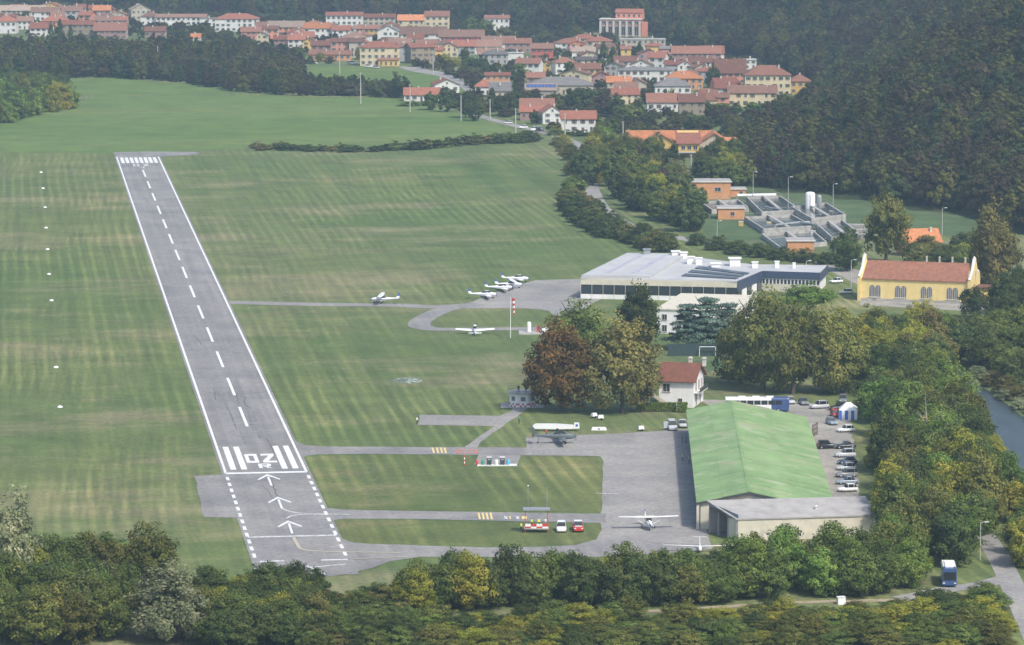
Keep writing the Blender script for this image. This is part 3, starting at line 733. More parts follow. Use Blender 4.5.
# ================================================================== houses
WALL = {k: mat('plaster ' + k, c, 0.9, 0.10, 0.35, dirt=(tuple(x * 0.72 for x in c), 0.5, 0.6)) for k, c in {
    'white': (0.666, 0.657, 0.630), 'cream': (0.612, 0.522, 0.342), 'yellow': (0.648, 0.450, 0.153), 'ochre': (0.558, 0.378, 0.135), 'orange': (0.60, 0.30, 0.145),
    'pink': (0.558, 0.261, 0.216), 'salmon': (0.648, 0.270, 0.180), 'red': (0.495, 0.117, 0.099), 'grey': (0.378, 0.378, 0.369), 'beige': (0.468, 0.414, 0.324), 'brown': (0.297, 0.243, 0.180),
    'stone': (0.324, 0.297, 0.261), 'dusky': (0.360, 0.216, 0.198)}.items()}
ROOF = {k: tile_mat('roof ' + k, c, d) for k, (c, d) in {
    'red': ((0.285, 0.115, 0.075), (0.22, 0.095, 0.07)), 'orange': ((0.53, 0.215, 0.095), (0.38, 0.165, 0.085)), 'brown': ((0.215, 0.118, 0.085), (0.15, 0.095, 0.075)),
    'pinkish': ((0.255, 0.150, 0.108), (0.21, 0.125, 0.10)), 'grey': ((0.20, 0.19, 0.18), (0.15, 0.14, 0.13)), 'beige': ((0.34, 0.26, 0.20), (0.25, 0.20, 0.165)), 'dark': ((0.11, 0.095, 0.09), (0.075, 0.07, 0.065)),
    'white': ((0.46, 0.445, 0.42), (0.34, 0.32, 0.30)), 'rust': ((0.240, 0.115, 0.078), (0.20, 0.10, 0.078))}.items()}
GLASS = mat('dark window glass', (0.035, 0.045, 0.055), 0.15, 0.2, spec=0.5)
FRAME = mat('window frame', (0.55, 0.52, 0.48), 0.6, 0.1)
SHUT = [mat('shutter brown', (0.12, 0.07, 0.045), 0.7, 0.15), mat('shutter green', (0.06, 0.11, 0.075), 0.7, 0.15), mat('shutter grey', (0.22, 0.22, 0.22), 0.7, 0.15)]
CHIM = mat('chimney plaster', (0.60, 0.56, 0.50), 0.9, 0.15); TRIM = mat('pale trim', (0.70, 0.68, 0.64), 0.8, 0.08); DOORM = mat('door wood', (0.13, 0.085, 0.06), 0.6, 0.2)
RAIL = mat('balcony rail', (0.30, 0.27, 0.25), 0.6, 0.1)
def window_mesh(shut):
    mb = MB()
    mb.box((0, -0.02, 0), (1.0, 0.10, 1.0), mi=1)
    for x in (-0.53, 0.53): mb.box((x, -0.05, 0), (0.07, 0.16, 1.1), mi=0)
    mb.box((0, -0.05, 0.53), (1.13, 0.16, 0.06)); mb.box((0, -0.09, -0.53), (1.3, 0.24, 0.07)); mb.box((0, -0.05, 0), (0.05, 0.12, 1.0))
    if shut:
        for x in (-0.82, 0.82): mb.box((x, -0.05, 0), (0.46, 0.08, 1.04), mi=2)
    me = mb.mesh('window')
    for m in (FRAME, GLASS, SHUT[0]): me.materials.append(m)
    return me
WINM = [window_mesh(False), window_mesh(True)]
CHM = MB().box((0, 0, 0.5), (0.7, 0.7, 1.5)).box((0, 0, 1.32), (0.95, 0.95, 0.14)).box((0, 0, 1.5), (0.6, 0.6, 0.22)).mesh('chimney'); CHM.materials.append(CHIM)
DOORMESH = MB().box((0, -0.03, 1.05), (1.0, 0.1, 2.1)).box((0, -0.05, 2.15), (1.3, 0.14, 0.1)).mesh('door'); DOORMESH.materials.append(DOORM)
def win(parent, x, z, w=1.0, h=1.4, side=0, y=0.0, shut=None, wd=10):
    """window on the front (side 0), right (1) or left (-1) wall of a box building"""
    me = WINM[0] if shut is None else WINM[1]
    if side == 0: o = put('window', me, None, parent, (x, y, z), scale=(w, 1, h))
    else: o = put('window', me, None, parent, (side * wd / 2, x, z), (0, 0, side * math.pi / 2), (w, 1, h))
    if shut: o.material_slots[2].link = 'OBJECT'; o.material_slots[2].material = SHUT[shut]
    return o
def shell(mb, polys, th=0.2, mi=0):
    """thick roof planes: each polygon gets an underside and edges"""
    for p in polys:
        n = len(p); vs = [tuple(q) for q in p] + [(q[0], q[1], q[2] - th) for q in p]
        mb.add(vs, [tuple(range(n)), tuple(range(2 * n - 1, n - 1, -1))] + [(i, n + i, n + (i + 1) % n, (i + 1) % n) for i in range(n)], mi)
def roof_mesh(typ, w, d, z, hr, ov=0.55):
    """local frame: x -w/2..w/2, y 0..d, eaves at z"""
    mb = MB(); a, b = w / 2 + ov, ov; k = hr / (d / 2); dz = ov * k
    if typ == 'gx':
        k = hr / (d / 2); e = z - ov * k + 0.2
        shell(mb, [[(-a, -b, e), (a, -b, e), (a, d / 2, z + hr + .2), (-a, d / 2, z + hr + .2)], [(a, d + b, e), (-a, d + b, e), (-a, d / 2 + .01, z + hr + .195), (a, d / 2 + .01, z + hr + .195)]])
    elif typ == 'gy':
        k = hr / (w / 2); e = z - ov * k + 0.2
        shell(mb, [[(-a, d + b, e), (-a, -b, e), (0, -b, z + hr + .2), (0, d + b, z + hr + .2)], [(a, -b, e), (a, d + b, e), (.01, d + b, z + hr + .195), (.01, -b, z + hr + .195)]])
    elif typ == 'hip':
        r_ = max((w - d) / 2, 0.2) if w > d else 0.2
        ry = d / 2 if w > d else w / 2
        e = z + 0.1; t = z + hr + 0.1; A = [(-a, -b, e), (a, -b, e), (a, d + b, e), (-a, d + b, e)]
        if w >= d: p, q = (-r_, d / 2, t), (r_, d / 2, t); P = [[A[0], A[1], q, p], [A[1], A[2], q], [A[2], A[3], p, q], [A[3], A[0], p]]
        else: p, q = (0, ry, t), (0, d - ry, t); P = [[A[0], A[1], p], [A[1], A[2], q, p], [A[2], A[3], q], [A[3], A[0], p, q]]
        vs = A + [p, q]
        for f in P: mb.add(f, [tuple(range(len(f)))])
        mb.box((0, d / 2, e - 0.09), (2 * a, d + 2 * b, 0.18))
    elif typ == 'shed':
        shell(mb, [[(-a, -b, z + .15), (a, -b, z + .15), (a, d + b, z + hr + .15), (-a, d + b, z + hr + .15)]])
    else:
        mb.box((0, d / 2, z + 0.12), (2 * a - .4, d + 2 * b - .4, 0.24))
    return mb
def wall_mesh(typ, w, d, z, hr):
    mb = MB(); a = w / 2
    if typ == 'gx': mb.add([(-a, 0, 0), (-a, d, 0), (-a, d, z), (-a, d / 2, z + hr), (-a, 0, z), (a, 0, 0), (a, d, 0), (a, d, z), (a, d / 2, z + hr), (a, 0, z)],
        [(0, 1, 2, 3, 4), (9, 8, 7, 6, 5), (0, 4, 9, 5), (1, 6, 7, 2), (0, 5, 6, 1), (4, 3, 8, 9), (3, 2, 7, 8)])
    elif typ == 'gy': mb.add([(-a, 0, 0), (a, 0, 0), (a, 0, z), (0, 0, z + hr), (-a, 0, z), (-a, d, 0), (a, d, 0), (a, d, z), (0, d, z + hr), (-a, d, z)],
        [(0, 1, 2, 3, 4), (9, 8, 7, 6, 5), (0, 4, 9, 5), (1, 6, 7, 2), (0, 5, 6, 1), (4, 3, 8, 9), (3, 2, 7, 8)])
    elif typ == 'shed': mb.add([(-a, 0, 0), (a, 0, 0), (a, d, 0), (-a, d, 0), (-a, 0, z), (a, 0, z), (a, d, z + hr), (-a, d, z + hr)],
        [(3, 2, 1, 0), (4, 5, 6, 7), (0, 1, 5, 4), (1, 2, 6, 5), (2, 3, 7, 6), (3, 0, 4, 7)])
    else: mb.box((0, d / 2, z / 2), (w, d, z))
    return mb
HOUSES = []
def house(x0, x1, ye, hw, dep, hr, typ, wall, roof, where, yaw=0, cols=None, lab=None, name='house', chim=1, shut=True, group='houses of the village', balc=False, door=True, skip=()):
    P = g((x0 + x1) / 2, ye, hw)
    mp = P.y / CT / F * (1 / (1 + 0)) * (1 + (H - hw) * ST / P.y / CT * CT * CT) if False else (P.y * CT + (H - hw) * ST) / F
    w = (x1 - x0) * mp / math.cos(rad(yaw)) - 2 * (0.55 if typ in ('gx', 'hip') else 0.3)
    w = max(w, 3.0)
    fl = max(1, round(hw / 3.05))
    HOUSES.append((P.x, P.y, w, dep))
    rw_ = {'gx': 'pitched', 'gy': 'gabled', 'hip': 'hipped', 'flat': 'flat', 'shed': 'sloping'}[typ]
    st = {1: 'low', 2: 'two-storey', 3: 'three-storey', 4: 'four-storey'}.get(fl, 'tall')
    t = thing(name, lab or f'{st} {wall} house with {rw_} {roof} roof, {where}', 'house', (P.x, P.y, 0), rad(yaw), group)
    wl = wall_mesh(typ, w, dep, hw, hr).build('wall', WALL[wall], t)
    rf = roof_mesh(typ, w, dep, hw, hr).build('roof', ROOF[roof], t)
    fh = hw / fl
    nc = cols or max(1, int(w / 3.1))
    sh = R.choice([0, 1, 2]) if shut else None
    for f in range(fl):
        zc = f * fh + fh * 0.56
        hh = min(1.5, fh * 0.52)
        for c in range(nc):
            x = -w / 2 + w * (c + 0.5) / nc
            if door and f == 0 and c == nc // 2: put('door', DOORMESH, None, t, (x, 0, 0)); continue
            if R.random() < 0.08: continue
            if balc and f > 0 and c % 2 == 0:
                mb = MB(); mb.box((0, -0.6, 0), (w / nc * 1.5, 1.2, 0.18)); mb.box((0, -1.17, 0.55), (w / nc * 1.5, 0.06, 0.95))
                mb.build('balcony', TRIM, t, loc=(x, 0, f * fh + 0.05))
                win(t, x, f * fh + 1.2, 1.5, 2.0)
            else: win(t, x, zc, 1.0, hh, shut=sh if (w / nc > 2.4 and R.random() < .75) else None)
        ns = max(1, int(dep / 4.2))
        for sd in ((1,) if P.x < 60 else (-1, 1)) if abs(yaw) < 3 else ((1,) if yaw > 0 else (-1,)):
            for c in range(ns):
                if R.random() < 0.15: continue
                win(t, dep * (c + .5) / ns, zc, 0.9, hh, side=sd, wd=w)
    if typ == 'gy' and hr > 1.5: win(t, 0, hw + hr * 0.3, 0.8, 0.9)
    for k in range(chim):
        if typ == 'flat': loc = (R.uniform(-.35, .35) * w, dep * R.uniform(.4, .7), hw + .2)
        elif typ == 'gy': loc = (R.choice((-1, 1)) * w * .16, dep * R.uniform(.3, .7), hw + hr * .68)
        else: loc = (R.uniform(-.33, .33) * w, dep * R.uniform(.32, .5), hw + hr * .72)
        put('chimney', CHM, None, rf, loc, scale=(1, 1, 1.0))
    return t
V = [  # x0, x1, eave row, wall height, depth, roof rise, type, wall, roof, where, yaw
 (-4, 46, 10.5, 5.0, 14, 3.2, 'gx', 'beige', 'beige', 'long one at the far left back', 0),
 (30, 60, 12.0, 6.0, 11, 3.0, 'gx', 'white', 'pinkish', 'behind the left cluster of roofs', 0),
 (59, 83, 10.8, 6.0, 11, 3.0, 'gx', 'grey', 'pinkish', 'in the back row left of the dark firs', 6),
 (92, 111, 10.2, 6.0, 11, 3.0, 'gx', 'dusky', 'orange', 'in the back row right of the grey one', 0),
 (-6, 17, 21.6, 7.5, 12, 4.0, 'hip', 'white', 'red', 'at the left edge of the picture', 0),
 (16, 33, 21.0, 5.5, 10, 2.8, 'gx', 'white', 'pinkish', 'second from the left edge', 0),
 (29, 53, 28.2, 5.0, 11, 3.4, 'gx', 'white', 'red', 'in front at the left, over the tree belt', 0),
 (40, 68, 21.2, 6.0, 13, 3.8, 'hip', 'orange', 'red', 'with a bright orange fascia among the left roofs', 0),
 (60, 95, 24.6, 8.5, 12, 2.4, 'gx', 'brown', 'red', 'with white pillars in the left cluster', 0),
 (93, 127, 30.4, 5.5, 13, 4.6, 'gx', 'dusky', 'rust', 'broad one ending the left cluster', 0),
 (93, 113, 20.4, 6.0, 10, 2.4, 'gx', 'white', 'pinkish', 'tucked behind the broad rust roof', 0),
 (111, 128, 20.2, 6.0, 10, 2.4, 'gx', 'beige', 'red', 'right end of the left cluster', 0),
 (131, 151, 9.6, 7.5, 12, 3.6, 'gy', 'beige', 'beige', 'tall pale one above the left trees', 14),
 (140, 161, 16.6, 5.5, 11, 3.0, 'hip', 'white', 'brown', 'below the tall pale gable', 0),
 (155, 207, 17.2, 5.5, 12, 1.8, 'gx', 'white', 'pinkish', 'long terrace over the tree belt', 0),
 (199, 217, 18.6, 5.0, 10, 0.6, 'flat', 'white', 'grey', 'between the long terrace and red hip roof', 0),
 (214, 259, 19.0, 8.0, 15, 3.2, 'hip', 'white', 'red', 'wide one against the forest', 0),
 (144, 166, 31.0, 4.5, 10, 2.6, 'gx', 'dusky', 'rust', 'half hidden in the tree belt', 0),
 (190, 201, 37.6, 4.5, 9, 2.2, 'gx', 'white', 'orange', 'small one peeping from the tree belt', 0),
 (240, 262, 31.6, 5.0, 11, 2.6, 'gx', 'pink', 'rust', 'below the wide red hip roof', 0),
 (256, 268, 35.0, 5.5, 12, 2.0, 'gy', 'cream', 'grey', 'pale gable beside the belt', 0),
 (260, 279, 29.2, 6.0, 11, 1.8, 'gx', 'salmon', 'rust', 'behind the pale cream gable', 0),
 (267, 305, 27.0, 5.5, 13, 3.4, 'gx', 'salmon', 'beige', 'long pale roof left of centre', 0),
 (303, 332, 28.2, 6.5, 12, 3.0, 'gx', 'white', 'orange', 'right of the long pale roof', 0),
 (331, 351, 30.2, 5.5, 11, 2.6, 'gx', 'white', 'red', 'below the long white flats', 0),
 (325, 363, 15.4, 10.0, 12, 1.9, 'gx', 'white', 'red', 'long flats below the forest', 0),
 (362, 396, 17.4, 8.0, 12, 2.0, 'gx', 'beige', 'red', 'joined to the long white flats', 0),
 (358, 380, 28.8, 5.5, 11, 2.0, 'gx', 'ochre', 'rust', 'left of the large pale gable', 0),
 (377, 399, 31.0, 7.5, 16, 3.2, 'gy', 'white', 'grey', 'large pale gable in the centre', 0),
 (273, 291, 39.4, 5.0, 10, 2.4, 'gx', 'dusky', 'red', 'behind the dark garden trees', 0),
 (287, 306, 39.6, 5.0, 10, 2.6, 'gx', 'white', 'red', 'beside the small yellow gable', 0),
 (302, 317, 41.6, 5.0, 11, 2.2, 'gy', 'yellow', 'rust', 'small gable in front of the pink row', 0),
 (310, 332, 45.4, 6.0, 11, 2.4, 'gx', 'dusky', 'rust', 'left end of the pink row', 0),
 (330, 349, 41.8, 9.0, 11, 1.9, 'gx', 'pink', 'rust', 'tallest of the pink row', 0),
 (348, 364, 42.0, 9.0, 11, 1.8, 'gx', 'beige', 'brown', 'right end of the pink row', 0),
 (308, 352, 54.4, 3.4, 9, 1.9, 'gx', 'orange', 'rust', 'low front row below the pink houses', 0),
 (388, 412, 43.4, 5.5, 12, 2.6, 'gx', 'white', 'pinkish', 'behind the big yellow house', 0),
 (397, 425, 20.2, 6.5, 12, 3.2, 'gx', 'cream', 'orange', 'in the upper row beside the cream block', 0),
 (424, 450, 16.2, 10.0, 12, 3.0, 'gx', 'cream', 'rust', 'tall block above the centre', 0),
 (484, 510, 18.4, 7.5, 12, 1.8, 'gx', 'white', 'rust', 'alone against the dark firs', 0),
 (390, 447, 34.2, 5.0, 16, 4.2, 'gx', 'white', 'pinkish', 'very long roof in the centre', 0),
 (438, 485, 36.8, 5.0, 14, 3.8, 'gx', 'red', 'pinkish', 'long roof with red walls under the eaves', 0),
 (440, 458, 47.4, 5.5, 12, 2.6, 'gy', 'cream', 'brown', 'pale gable in the middle of the centre', 0),
 (452, 476, 46.2, 5.0, 11, 3.0, 'gx', 'grey', 'red', 'with pale balcony beside the pale gable', 0),
 (474, 502, 46.4, 4.5, 12, 3.4, 'gx', 'white', 'pinkish', 'right of the balcony house', 0),
 (477, 504, 54.2, 5.0, 11, 3.0, 'gx', 'grey', 'pinkish', 'grey front one above the street end', 0),
 (399, 412, 46.8, 8.0, 11, 1.6, 'gx', 'grey', 'pinkish', 'right beside the big yellow house', 0),
 (410, 436, 47.2, 9.0, 12, 2.0, 'gx', 'brown', 'red', 'with an orange end wall on the street', 18),
 (433, 444, 50.2, 4.5, 10, 1.8, 'gx', 'yellow', 'red', 'small one right of the orange end wall', 0),
 (481, 516, 43.2, 4.5, 13, 3.8, 'gx', 'white', 'pinkish', 'broad roof left of the dark red house', 0),
 (504, 532, 43.2, 5.5, 11, 2.6, 'gx', 'dusky', 'rust', 'touching the dark red house', 0),
 (530, 554, 48.4, 6.0, 11, 2.6, 'gx', 'red', 'brown', 'dark red one in the middle row', 0),
 (482, 509, 54.4, 5.5, 11, 2.6, 'hip', 'grey', 'grey', 'with white trimmed windows', 0),
 (507, 524, 53.2, 4.0, 9, 0.6, 'flat', 'white', 'white', 'low bright box below the dark red house', 0),
 (538, 551.5, 63.4, 5.0, 10, 1.7, 'gy', 'yellow', 'brown', 'small bright yellow gable among trees', 0),
 (526, 546, 77.4, 3.2, 9, 2.4, 'gx', 'dusky', 'rust', 'low one behind the solar panels', 0),
 (554, 586, 43.2, 5.0, 12, 2.6, 'hip', 'white', 'rust', 'left of the dark firs', 0),
 (569, 586, 43.6, 5.0, 11, 1.8, 'gy', 'salmon', 'orange', 'orange gable left of the firs', 0),
 (571, 596, 51.4, 5.0, 11, 2.2, 'gx', 'white', 'beige', 'below the orange gable', 0),
 (575, 603, 60.0, 5.0, 12, 1.4, 'gx', 'cream', 'dark', 'with a dark roof left of the firs', 0),
 (586, 613, 41.2, 6.0, 12, 2.4, 'hip', 'beige', 'red', 'at the foot of the pillared block', 0),
 (620, 666, 39.6, 6.0, 12, 0.5, 'flat', 'beige', 'white', 'long and flat below the pink block', 0),
 (645, 664, 46.2, 4.5, 10, 2.0, 'hip', 'yellow', 'red', 'before the long flat block', 0),
 (620, 632, 49.0, 6.5, 10, 1.6, 'gx', 'yellow', 'rust', 'narrow one between the firs', 0),
 (659, 687, 48.8, 5.0, 11, 1.2, 'gx', 'pink', 'grey', 'at the left of the right-hand roofs', 0),
 (671, 722, 53.4, 5.0, 14, 3.6, 'gx', 'dusky', 'rust', 'broad roof on the upper right', 0),
 (700, 725, 53.2, 5.0, 12, 3.8, 'gx', 'white', 'red', 'highest of the right-hand roofs', 0),
 (688, 713, 62.2, 5.0, 11, 2.6, 'gx', 'white', 'rust', 'in the middle of the right-hand roofs', 0),
 (677, 693, 65.0, 5.5, 12, 2.2, 'gy', 'white', 'red', 'white gable among the right-hand roofs', 0),
 (664, 680, 64.6, 4.5, 10, 2.0, 'gx', 'grey', 'red', 'left of the white gable', 0),
 (695, 719, 71.4, 6.0, 11, 2.2, 'hip', 'grey', 'red', 'left of the big dormer roof', 0),
 (617, 673, 70.4, 6.0, 14, 1.4, 'hip', 'white', 'grey', 'wide modern villa in the centre right', 0),
 (606, 632, 82.2, 5.0, 11, 2.6, 'gx', 'beige', 'orange', 'in front of the modern villa', 0),
 (629, 647, 83.5, 4.5, 12, 2.2, 'gy', 'beige', 'brown', 'gable beside the orange roof', 0),
 (654, 692, 86.2, 4.5, 13, 3.8, 'hip', 'white', 'grey', 'broad grey roof right of the villa', 0),
 (664, 704, 78.6, 5.5, 13, 3.4, 'hip', 'orange', 'orange', 'behind the broad grey roof', 0),
 (714, 747, 72.6, 6.0, 14, 6.5, 'gx', 'salmon', 'rust', 'big dormer roof on the right', 0),
 (744, 757, 60.0, 5.0, 10, 0.5, 'flat', 'white', 'white', 'white box beside the dormer roof', 0),
 (744, 792, 75.2, 10.5, 14, 4.4, 'hip', 'cream', 'rust', 'large flats with balconies at the hill foot', 0),
 (789, 812, 81.4, 6.5, 13, 3.2, 'hip', 'ochre', 'rust', 'right end of the village against the wood', 0),
 (727, 778, 92.6, 6.5, 10, 3.0, 'gx', 'cream', 'brown', 'long front row below the large flats', 0),
 (699, 719, 99.6, 4.0, 11, 4.2, 'gx', 'cream', 'rust', 'left of the salmon wall', 0),
 (716, 730, 97.4, 5.0, 10, 1.8, 'gx', 'salmon', 'brown', 'joined to the long front row', 0),
 (646, 680, 102.0, 4.5, 11, 3.6, 'gx', 'white', 'rust', 'left half of the long rust roof', 0),
 (678, 706, 101.8, 6.0, 11, 3.2, 'gx', 'brown', 'rust', 'right half of the long rust roof', 0),
 (527, 594, 85.4, 4.5, 18, 3.6, 'hip', 'beige', 'grey', 'big grey roof above the road', 0),
 (519, 555, 105.4, 4.5, 11, 2.8, 'gx', 'white', 'rust', 'behind the white gable by the road', 0),
 (519, 545, 111.5, 4.0, 9, 2.2, 'gx', 'dusky', 'red', 'low one left of the white gable', 0),
 (542, 563, 112.6, 5.0, 12, 3.0, 'gy', 'white', 'red', 'white gable by the valley road', 8),
 (560, 597, 118.6, 6.0, 10, 3.0, 'gx', 'white', 'red', 'bright white villa by the valley road', 0),
 (403, 440, 94.6, 3.2, 9, 3.0, 'gx', 'white', 'red', 'low farmhouse at the edge of the big field', 0),
 (434, 460, 84.6, 4.5, 12, 2.6, 'gy', 'white', 'red', 'white gable behind the farmhouse', 10),
 (474, 493, 86.8, 4.0, 11, 3.4, 'hip', 'white', 'red', 'behind the round trees by the road', 0),
 (489, 511, 91.2, 3.2, 12, 3.8, 'shed', 'beige', 'grey', 'grey barn roof by the road', 0),
 (484, 511, 75.4, 5.0, 10, 1.2, 'gx', 'orange', 'red', 'mostly hidden behind dark trees', 0),
 (601, 618, 55.0, 5.0, 10, 2.0, 'gx', 'white', 'rust', 'hidden between the tall firs', 0),
]
for v in V: house(*v)
# smaller houses filling in between, never on a footprint already taken
def infill():
    rs = random.Random(77); made = []
    regs = [('in the left cluster', [(-10, 33), (128, 35), (128, 14), (-10, 12)], 26), ('in the centre', [(262, 58), (300, 44), (330, 58), (440, 60), (520, 70), (520, 40), (400, 32), (262, 30)], 24), ('on the right', [(530, 100), (640, 112), (720, 106), (770, 95), (745, 66), (660, 50), (560, 48), (520, 60)], 26)]
    for reg, poly, sp in regs:
        cand = []
        for (x, y) in fill(poly, sp, 51):
            w = rs.uniform(9, 15); d = rs.uniform(8, 11)
            if any(abs(x - hx) < (w + hw_) / 2 + 1.5 and y < hy + hd + 5 and y + d + 5 > hy for hx, hy, hw_, hd in HOUSES): continue
            # leave the fronts of the named houses open
            if any(abs(x - hx) < (w + hw_) / 2 - 1 and 0 < hy - y < 45 for hx, hy, hw_, hd in HOUSES): continue
            HOUSES.append((x, y, w, d)); cand.append((x, y, w, d))
        cand.sort(key=lambda c: c[0] / c[1])
        for n, (x, y, w, d) in enumerate(cand[:20]):
            hw_ = rs.choice((4.6, 5.6, 6.0, 6.2)); wc = rs.choice(('white', 'beige', 'cream', 'white', 'salmon', 'dusky', 'ochre', 'grey')); rc = rs.choice(('rust', 'red', 'pinkish', 'brown', 'rust', 'red'))
            u, v = proj((x, y, hw_)); hp = w / 2 * F / (y * CT + (H - hw_) * ST)
            house(u - hp, u + hp, v, hw_, d, rs.uniform(1.8, 2.8), rs.choice(('gx', 'hip', 'gx', 'gy')), wc, rc, '', yaw=rs.uniform(-16, 16), lab=f'small {wc} house, {rc} roof, among larger ones {reg}, {ORD[n]} from left'); HOUSES.pop()
infill()
# the big yellow three-storey house with its front wing
t = house(359, 400, 47.6, 10.0, 13, 3.2, 'hip', 'cream', 'red', '', cols=6, lab='big yellow three-storey house with red roof above the village field', name='yellow_house')
w = 11.0
mb = roof_mesh('shed', w, 3.5, 3.4, 1.0); mb.build('porch_roof', ROOF['rust'], t, loc=(5.0, -3.5, 0)); wall_mesh('shed', w, 3.5, 3.3, 0.9).build('porch_wall', WALL['yellow'], t, loc=(5.0, -3.5, 0))
for k in range(4): win(t, 1.0 + k * 2.7, 1.6, 0.9, 1.8, y=-3.5)
# the tall pink block with pale pilasters
P = g(620, 37); t = thing('pillared_block', 'tall pink block with pale pilasters and red roof below the forest', 'building', (P.x, P.y, 0), rad(-9))
k = mpp(37)
MB().box((0, 6, 5.4), (26, 12, 10.8)).build('wall', WALL['dusky'], t)
MB().box((5, 10, 13), (17, 9, 4.6)).build('upper_wall', WALL['salmon'], t)
mb = MB(); shell(mb, [[(-4, 5, 15.0), (14, 5, 15.0), (14, 10, 17.2), (-4, 10, 17.2)], [(14, 15, 15.0), (-4, 15, 15.0), (-4, 10.02, 17.19), (14, 10.02, 17.19)]]); mb.build('roof', ROOF['red'], t)
MB().box((0, 6, 11.0), (26.8, 12.8, 0.5)).build('terrace', CHIM, t)
for q in range(7): MB().box((-12.3 + q * 4.1, -0.35, 5.0), (1.1, 0.8, 10)).build('pilaster', CHIM, t)
for q in range(6): win(t, -10.2 + q * 4.1, 3.8, 2.0, 5.6); win(t, -10.2 + q * 4.1, 9.0, 2.0, 1.2)
for q in range(5): win(t, -1.5 + q * 3.2, 13.0, 1.2, 1.6, y=5.5)
MB().box((14.5, 9, 4.5), (3.0, 6, 9)).build('stair_tower', WALL['salmon'], t)
# solar roof in front of the big grey roof
P = g(541, 98); t = thing('solar_shed', 'grey shed with blue solar panels on its roof below the big grey roof', 'building', (P.x, P.y, 0), 0)
SOL = mat('solar panel', (0.05, 0.09, 0.26), 0.25, 0.1, spec=0.5)
wall_mesh('shed', 15, 12, 3.6, 2.6).build('wall', WALL['stone'], t); roof_mesh('shed', 15, 12, 3.6, 2.6).build('roof', ROOF['beige'], t)
for i in range(8):
    for j in range(2):
        x = -6.2 + i * 1.8; y = 6.0 + j * 2.8
        z = 3.6 + .15 + (y + .55) / 13.1 * 2.6 + .1
        mb = MB(); shell(mb, [[(x - .84, y - 1.3, z - .26), (x + .84, y - 1.3, z - .26), (x + .84, y + 1.3, z + .26), (x - .84, y + 1.3, z + .26)]], .06)
        mb.build('solar_panel', SOL, t)
# two ruined stone walls in the wood above
for i, (x, y, w, h, lb) in enumerate(((776, 66, 5, 7, 'pale ruined stone wall in the wood above the large flats'), (809, 62, 6, 5, 'broken grey stone wall in the wood above the ochre house'))):
    p = g(x, y); z = float(hill_h(np.array([p.x]), np.array([p.y]))[0]); p.z = max(z, 0)
    t = thing('ruin', lb, 'ruin', p)
    for k in range(3): MB().box((-w / 2 + w * (k + .5) / 3, 0, h * (.5 + .12 * (k % 2))), (w / 3.3, 1.0, h * (1 + .24 * (k % 2)))).build('wall', WALL['stone'], t)

# ---- the orange school with crossed gables (right of the belt)
P = g(683, 158); t = thing('school_building', 'low building of crossing orange gabled roofs with yellow walls among trees', 'building', (P.x, P.y, 0), 0)
m_ = mpp(158)
def wing(cx, y0, w, d, z, hr, typ, wallc, roofc, rf=None):
    o = wall_mesh(typ, w, d, z, hr).build('wall', WALL[wallc], t, loc=(cx, y0, 0)); r_ = roof_mesh(typ, w, d, z, hr, 0.8).build('roof', ROOF[roofc], t, loc=(cx, y0, 0)); return r_
wing(-4, 22, 34, 13, 5.2, 3.4, 'gx', 'yellow', 'orange')
wing(-8.5, 10, 13, 14, 5.0, 3.6, 'gy', 'yellow', 'orange')
wing(2.5, 3, 8.5, 14, 5.4, 4.2, 'shed', 'yellow', 'red')
wing(13, 12, 12, 18, 5.0, 3.8, 'gy', 'beige', 'orange')
wing(19, 14, 6, 10, 4.0, 2.2, 'shed', 'beige', 'orange')
for x in (-11, -8, -5): win(t, x, 2.0, 1.4, 1.8, y=10)
for x in (0.2, 2.6, 5): win(t, x, 3.8, 1.5, 1.4, y=3)
MB().box((2.5, 1.6, 2.1), (9.5, 4, 0.3)).box((-1.6, 0.1, 1.0), (.3, .3, 2)).box((6.6, 0.1, 1.0), (.3, .3, 2)).build('canopy', WALL['grey'], t)
# ================================================================== airfield buildings
def at(base, px, py, z): p = g(px, py, z); return Vector((p.x - base.x, p.y - base.y, z))
def corr_mat(name, col, dirt, period, axis, rough=0.55):
    m = mat(name, col, rough, 0.14, 0.22, dirt=(dirt, 0.22, 0.52), stretch=(1, 0.35, 1))
    t = m.node_tree; N, L = t.nodes, t.links
    w = N.new('ShaderNodeTexWave'); w.bands_direction = axis; w.inputs['Scale'].default_value = 0.3142 / period
    tc = N.new('ShaderNodeTexCoord'); L.new(tc.outputs['Object'], w.inputs['Vector'])
    b = N.new('ShaderNodeBump'); b.inputs['Strength'].default_value = 0.35; b.inputs['Distance'].default_value = 0.05
    L.new(w.outputs['Fac'], b.inputs['Height']); L.new(b.outputs[0], N['Principled BSDF'].inputs['Normal'])
    return m
GREENR = [corr_mat('green sheet roof %d' % i, c, d, 0.5, 'Y') for i, (c, d) in enumerate([((0.225, 0.342, 0.132), (0.303, 0.390, 0.193)), ((0.248, 0.360, 0.146), (0.292, 0.360, 0.183)), ((0.215, 0.330, 0.127), (0.342, 0.408, 0.221)), ((0.275, 0.360, 0.160), (0.330, 0.330, 0.193))])]
METAL = mat('grey steel', (0.33, 0.35, 0.37), 0.5, 0.1, metal=0.3); DARKM = mat('dark steel', (0.06, 0.065, 0.07), 0.6, 0.1); BLUEG = mat('blue grey steel', (0.21, 0.26, 0.31), 0.55, 0.12)
CREAM = mat('cream panel', (0.60, 0.56, 0.45), 0.8, 0.08, dirt=((0.45, 0.41, 0.33), 0.4, 0.6)); WHITEW = mat('white render', (0.78, 0.77, 0.75), 0.85, 0.06, dirt=((0.6, 0.58, 0.55), 0.5, 0.64))
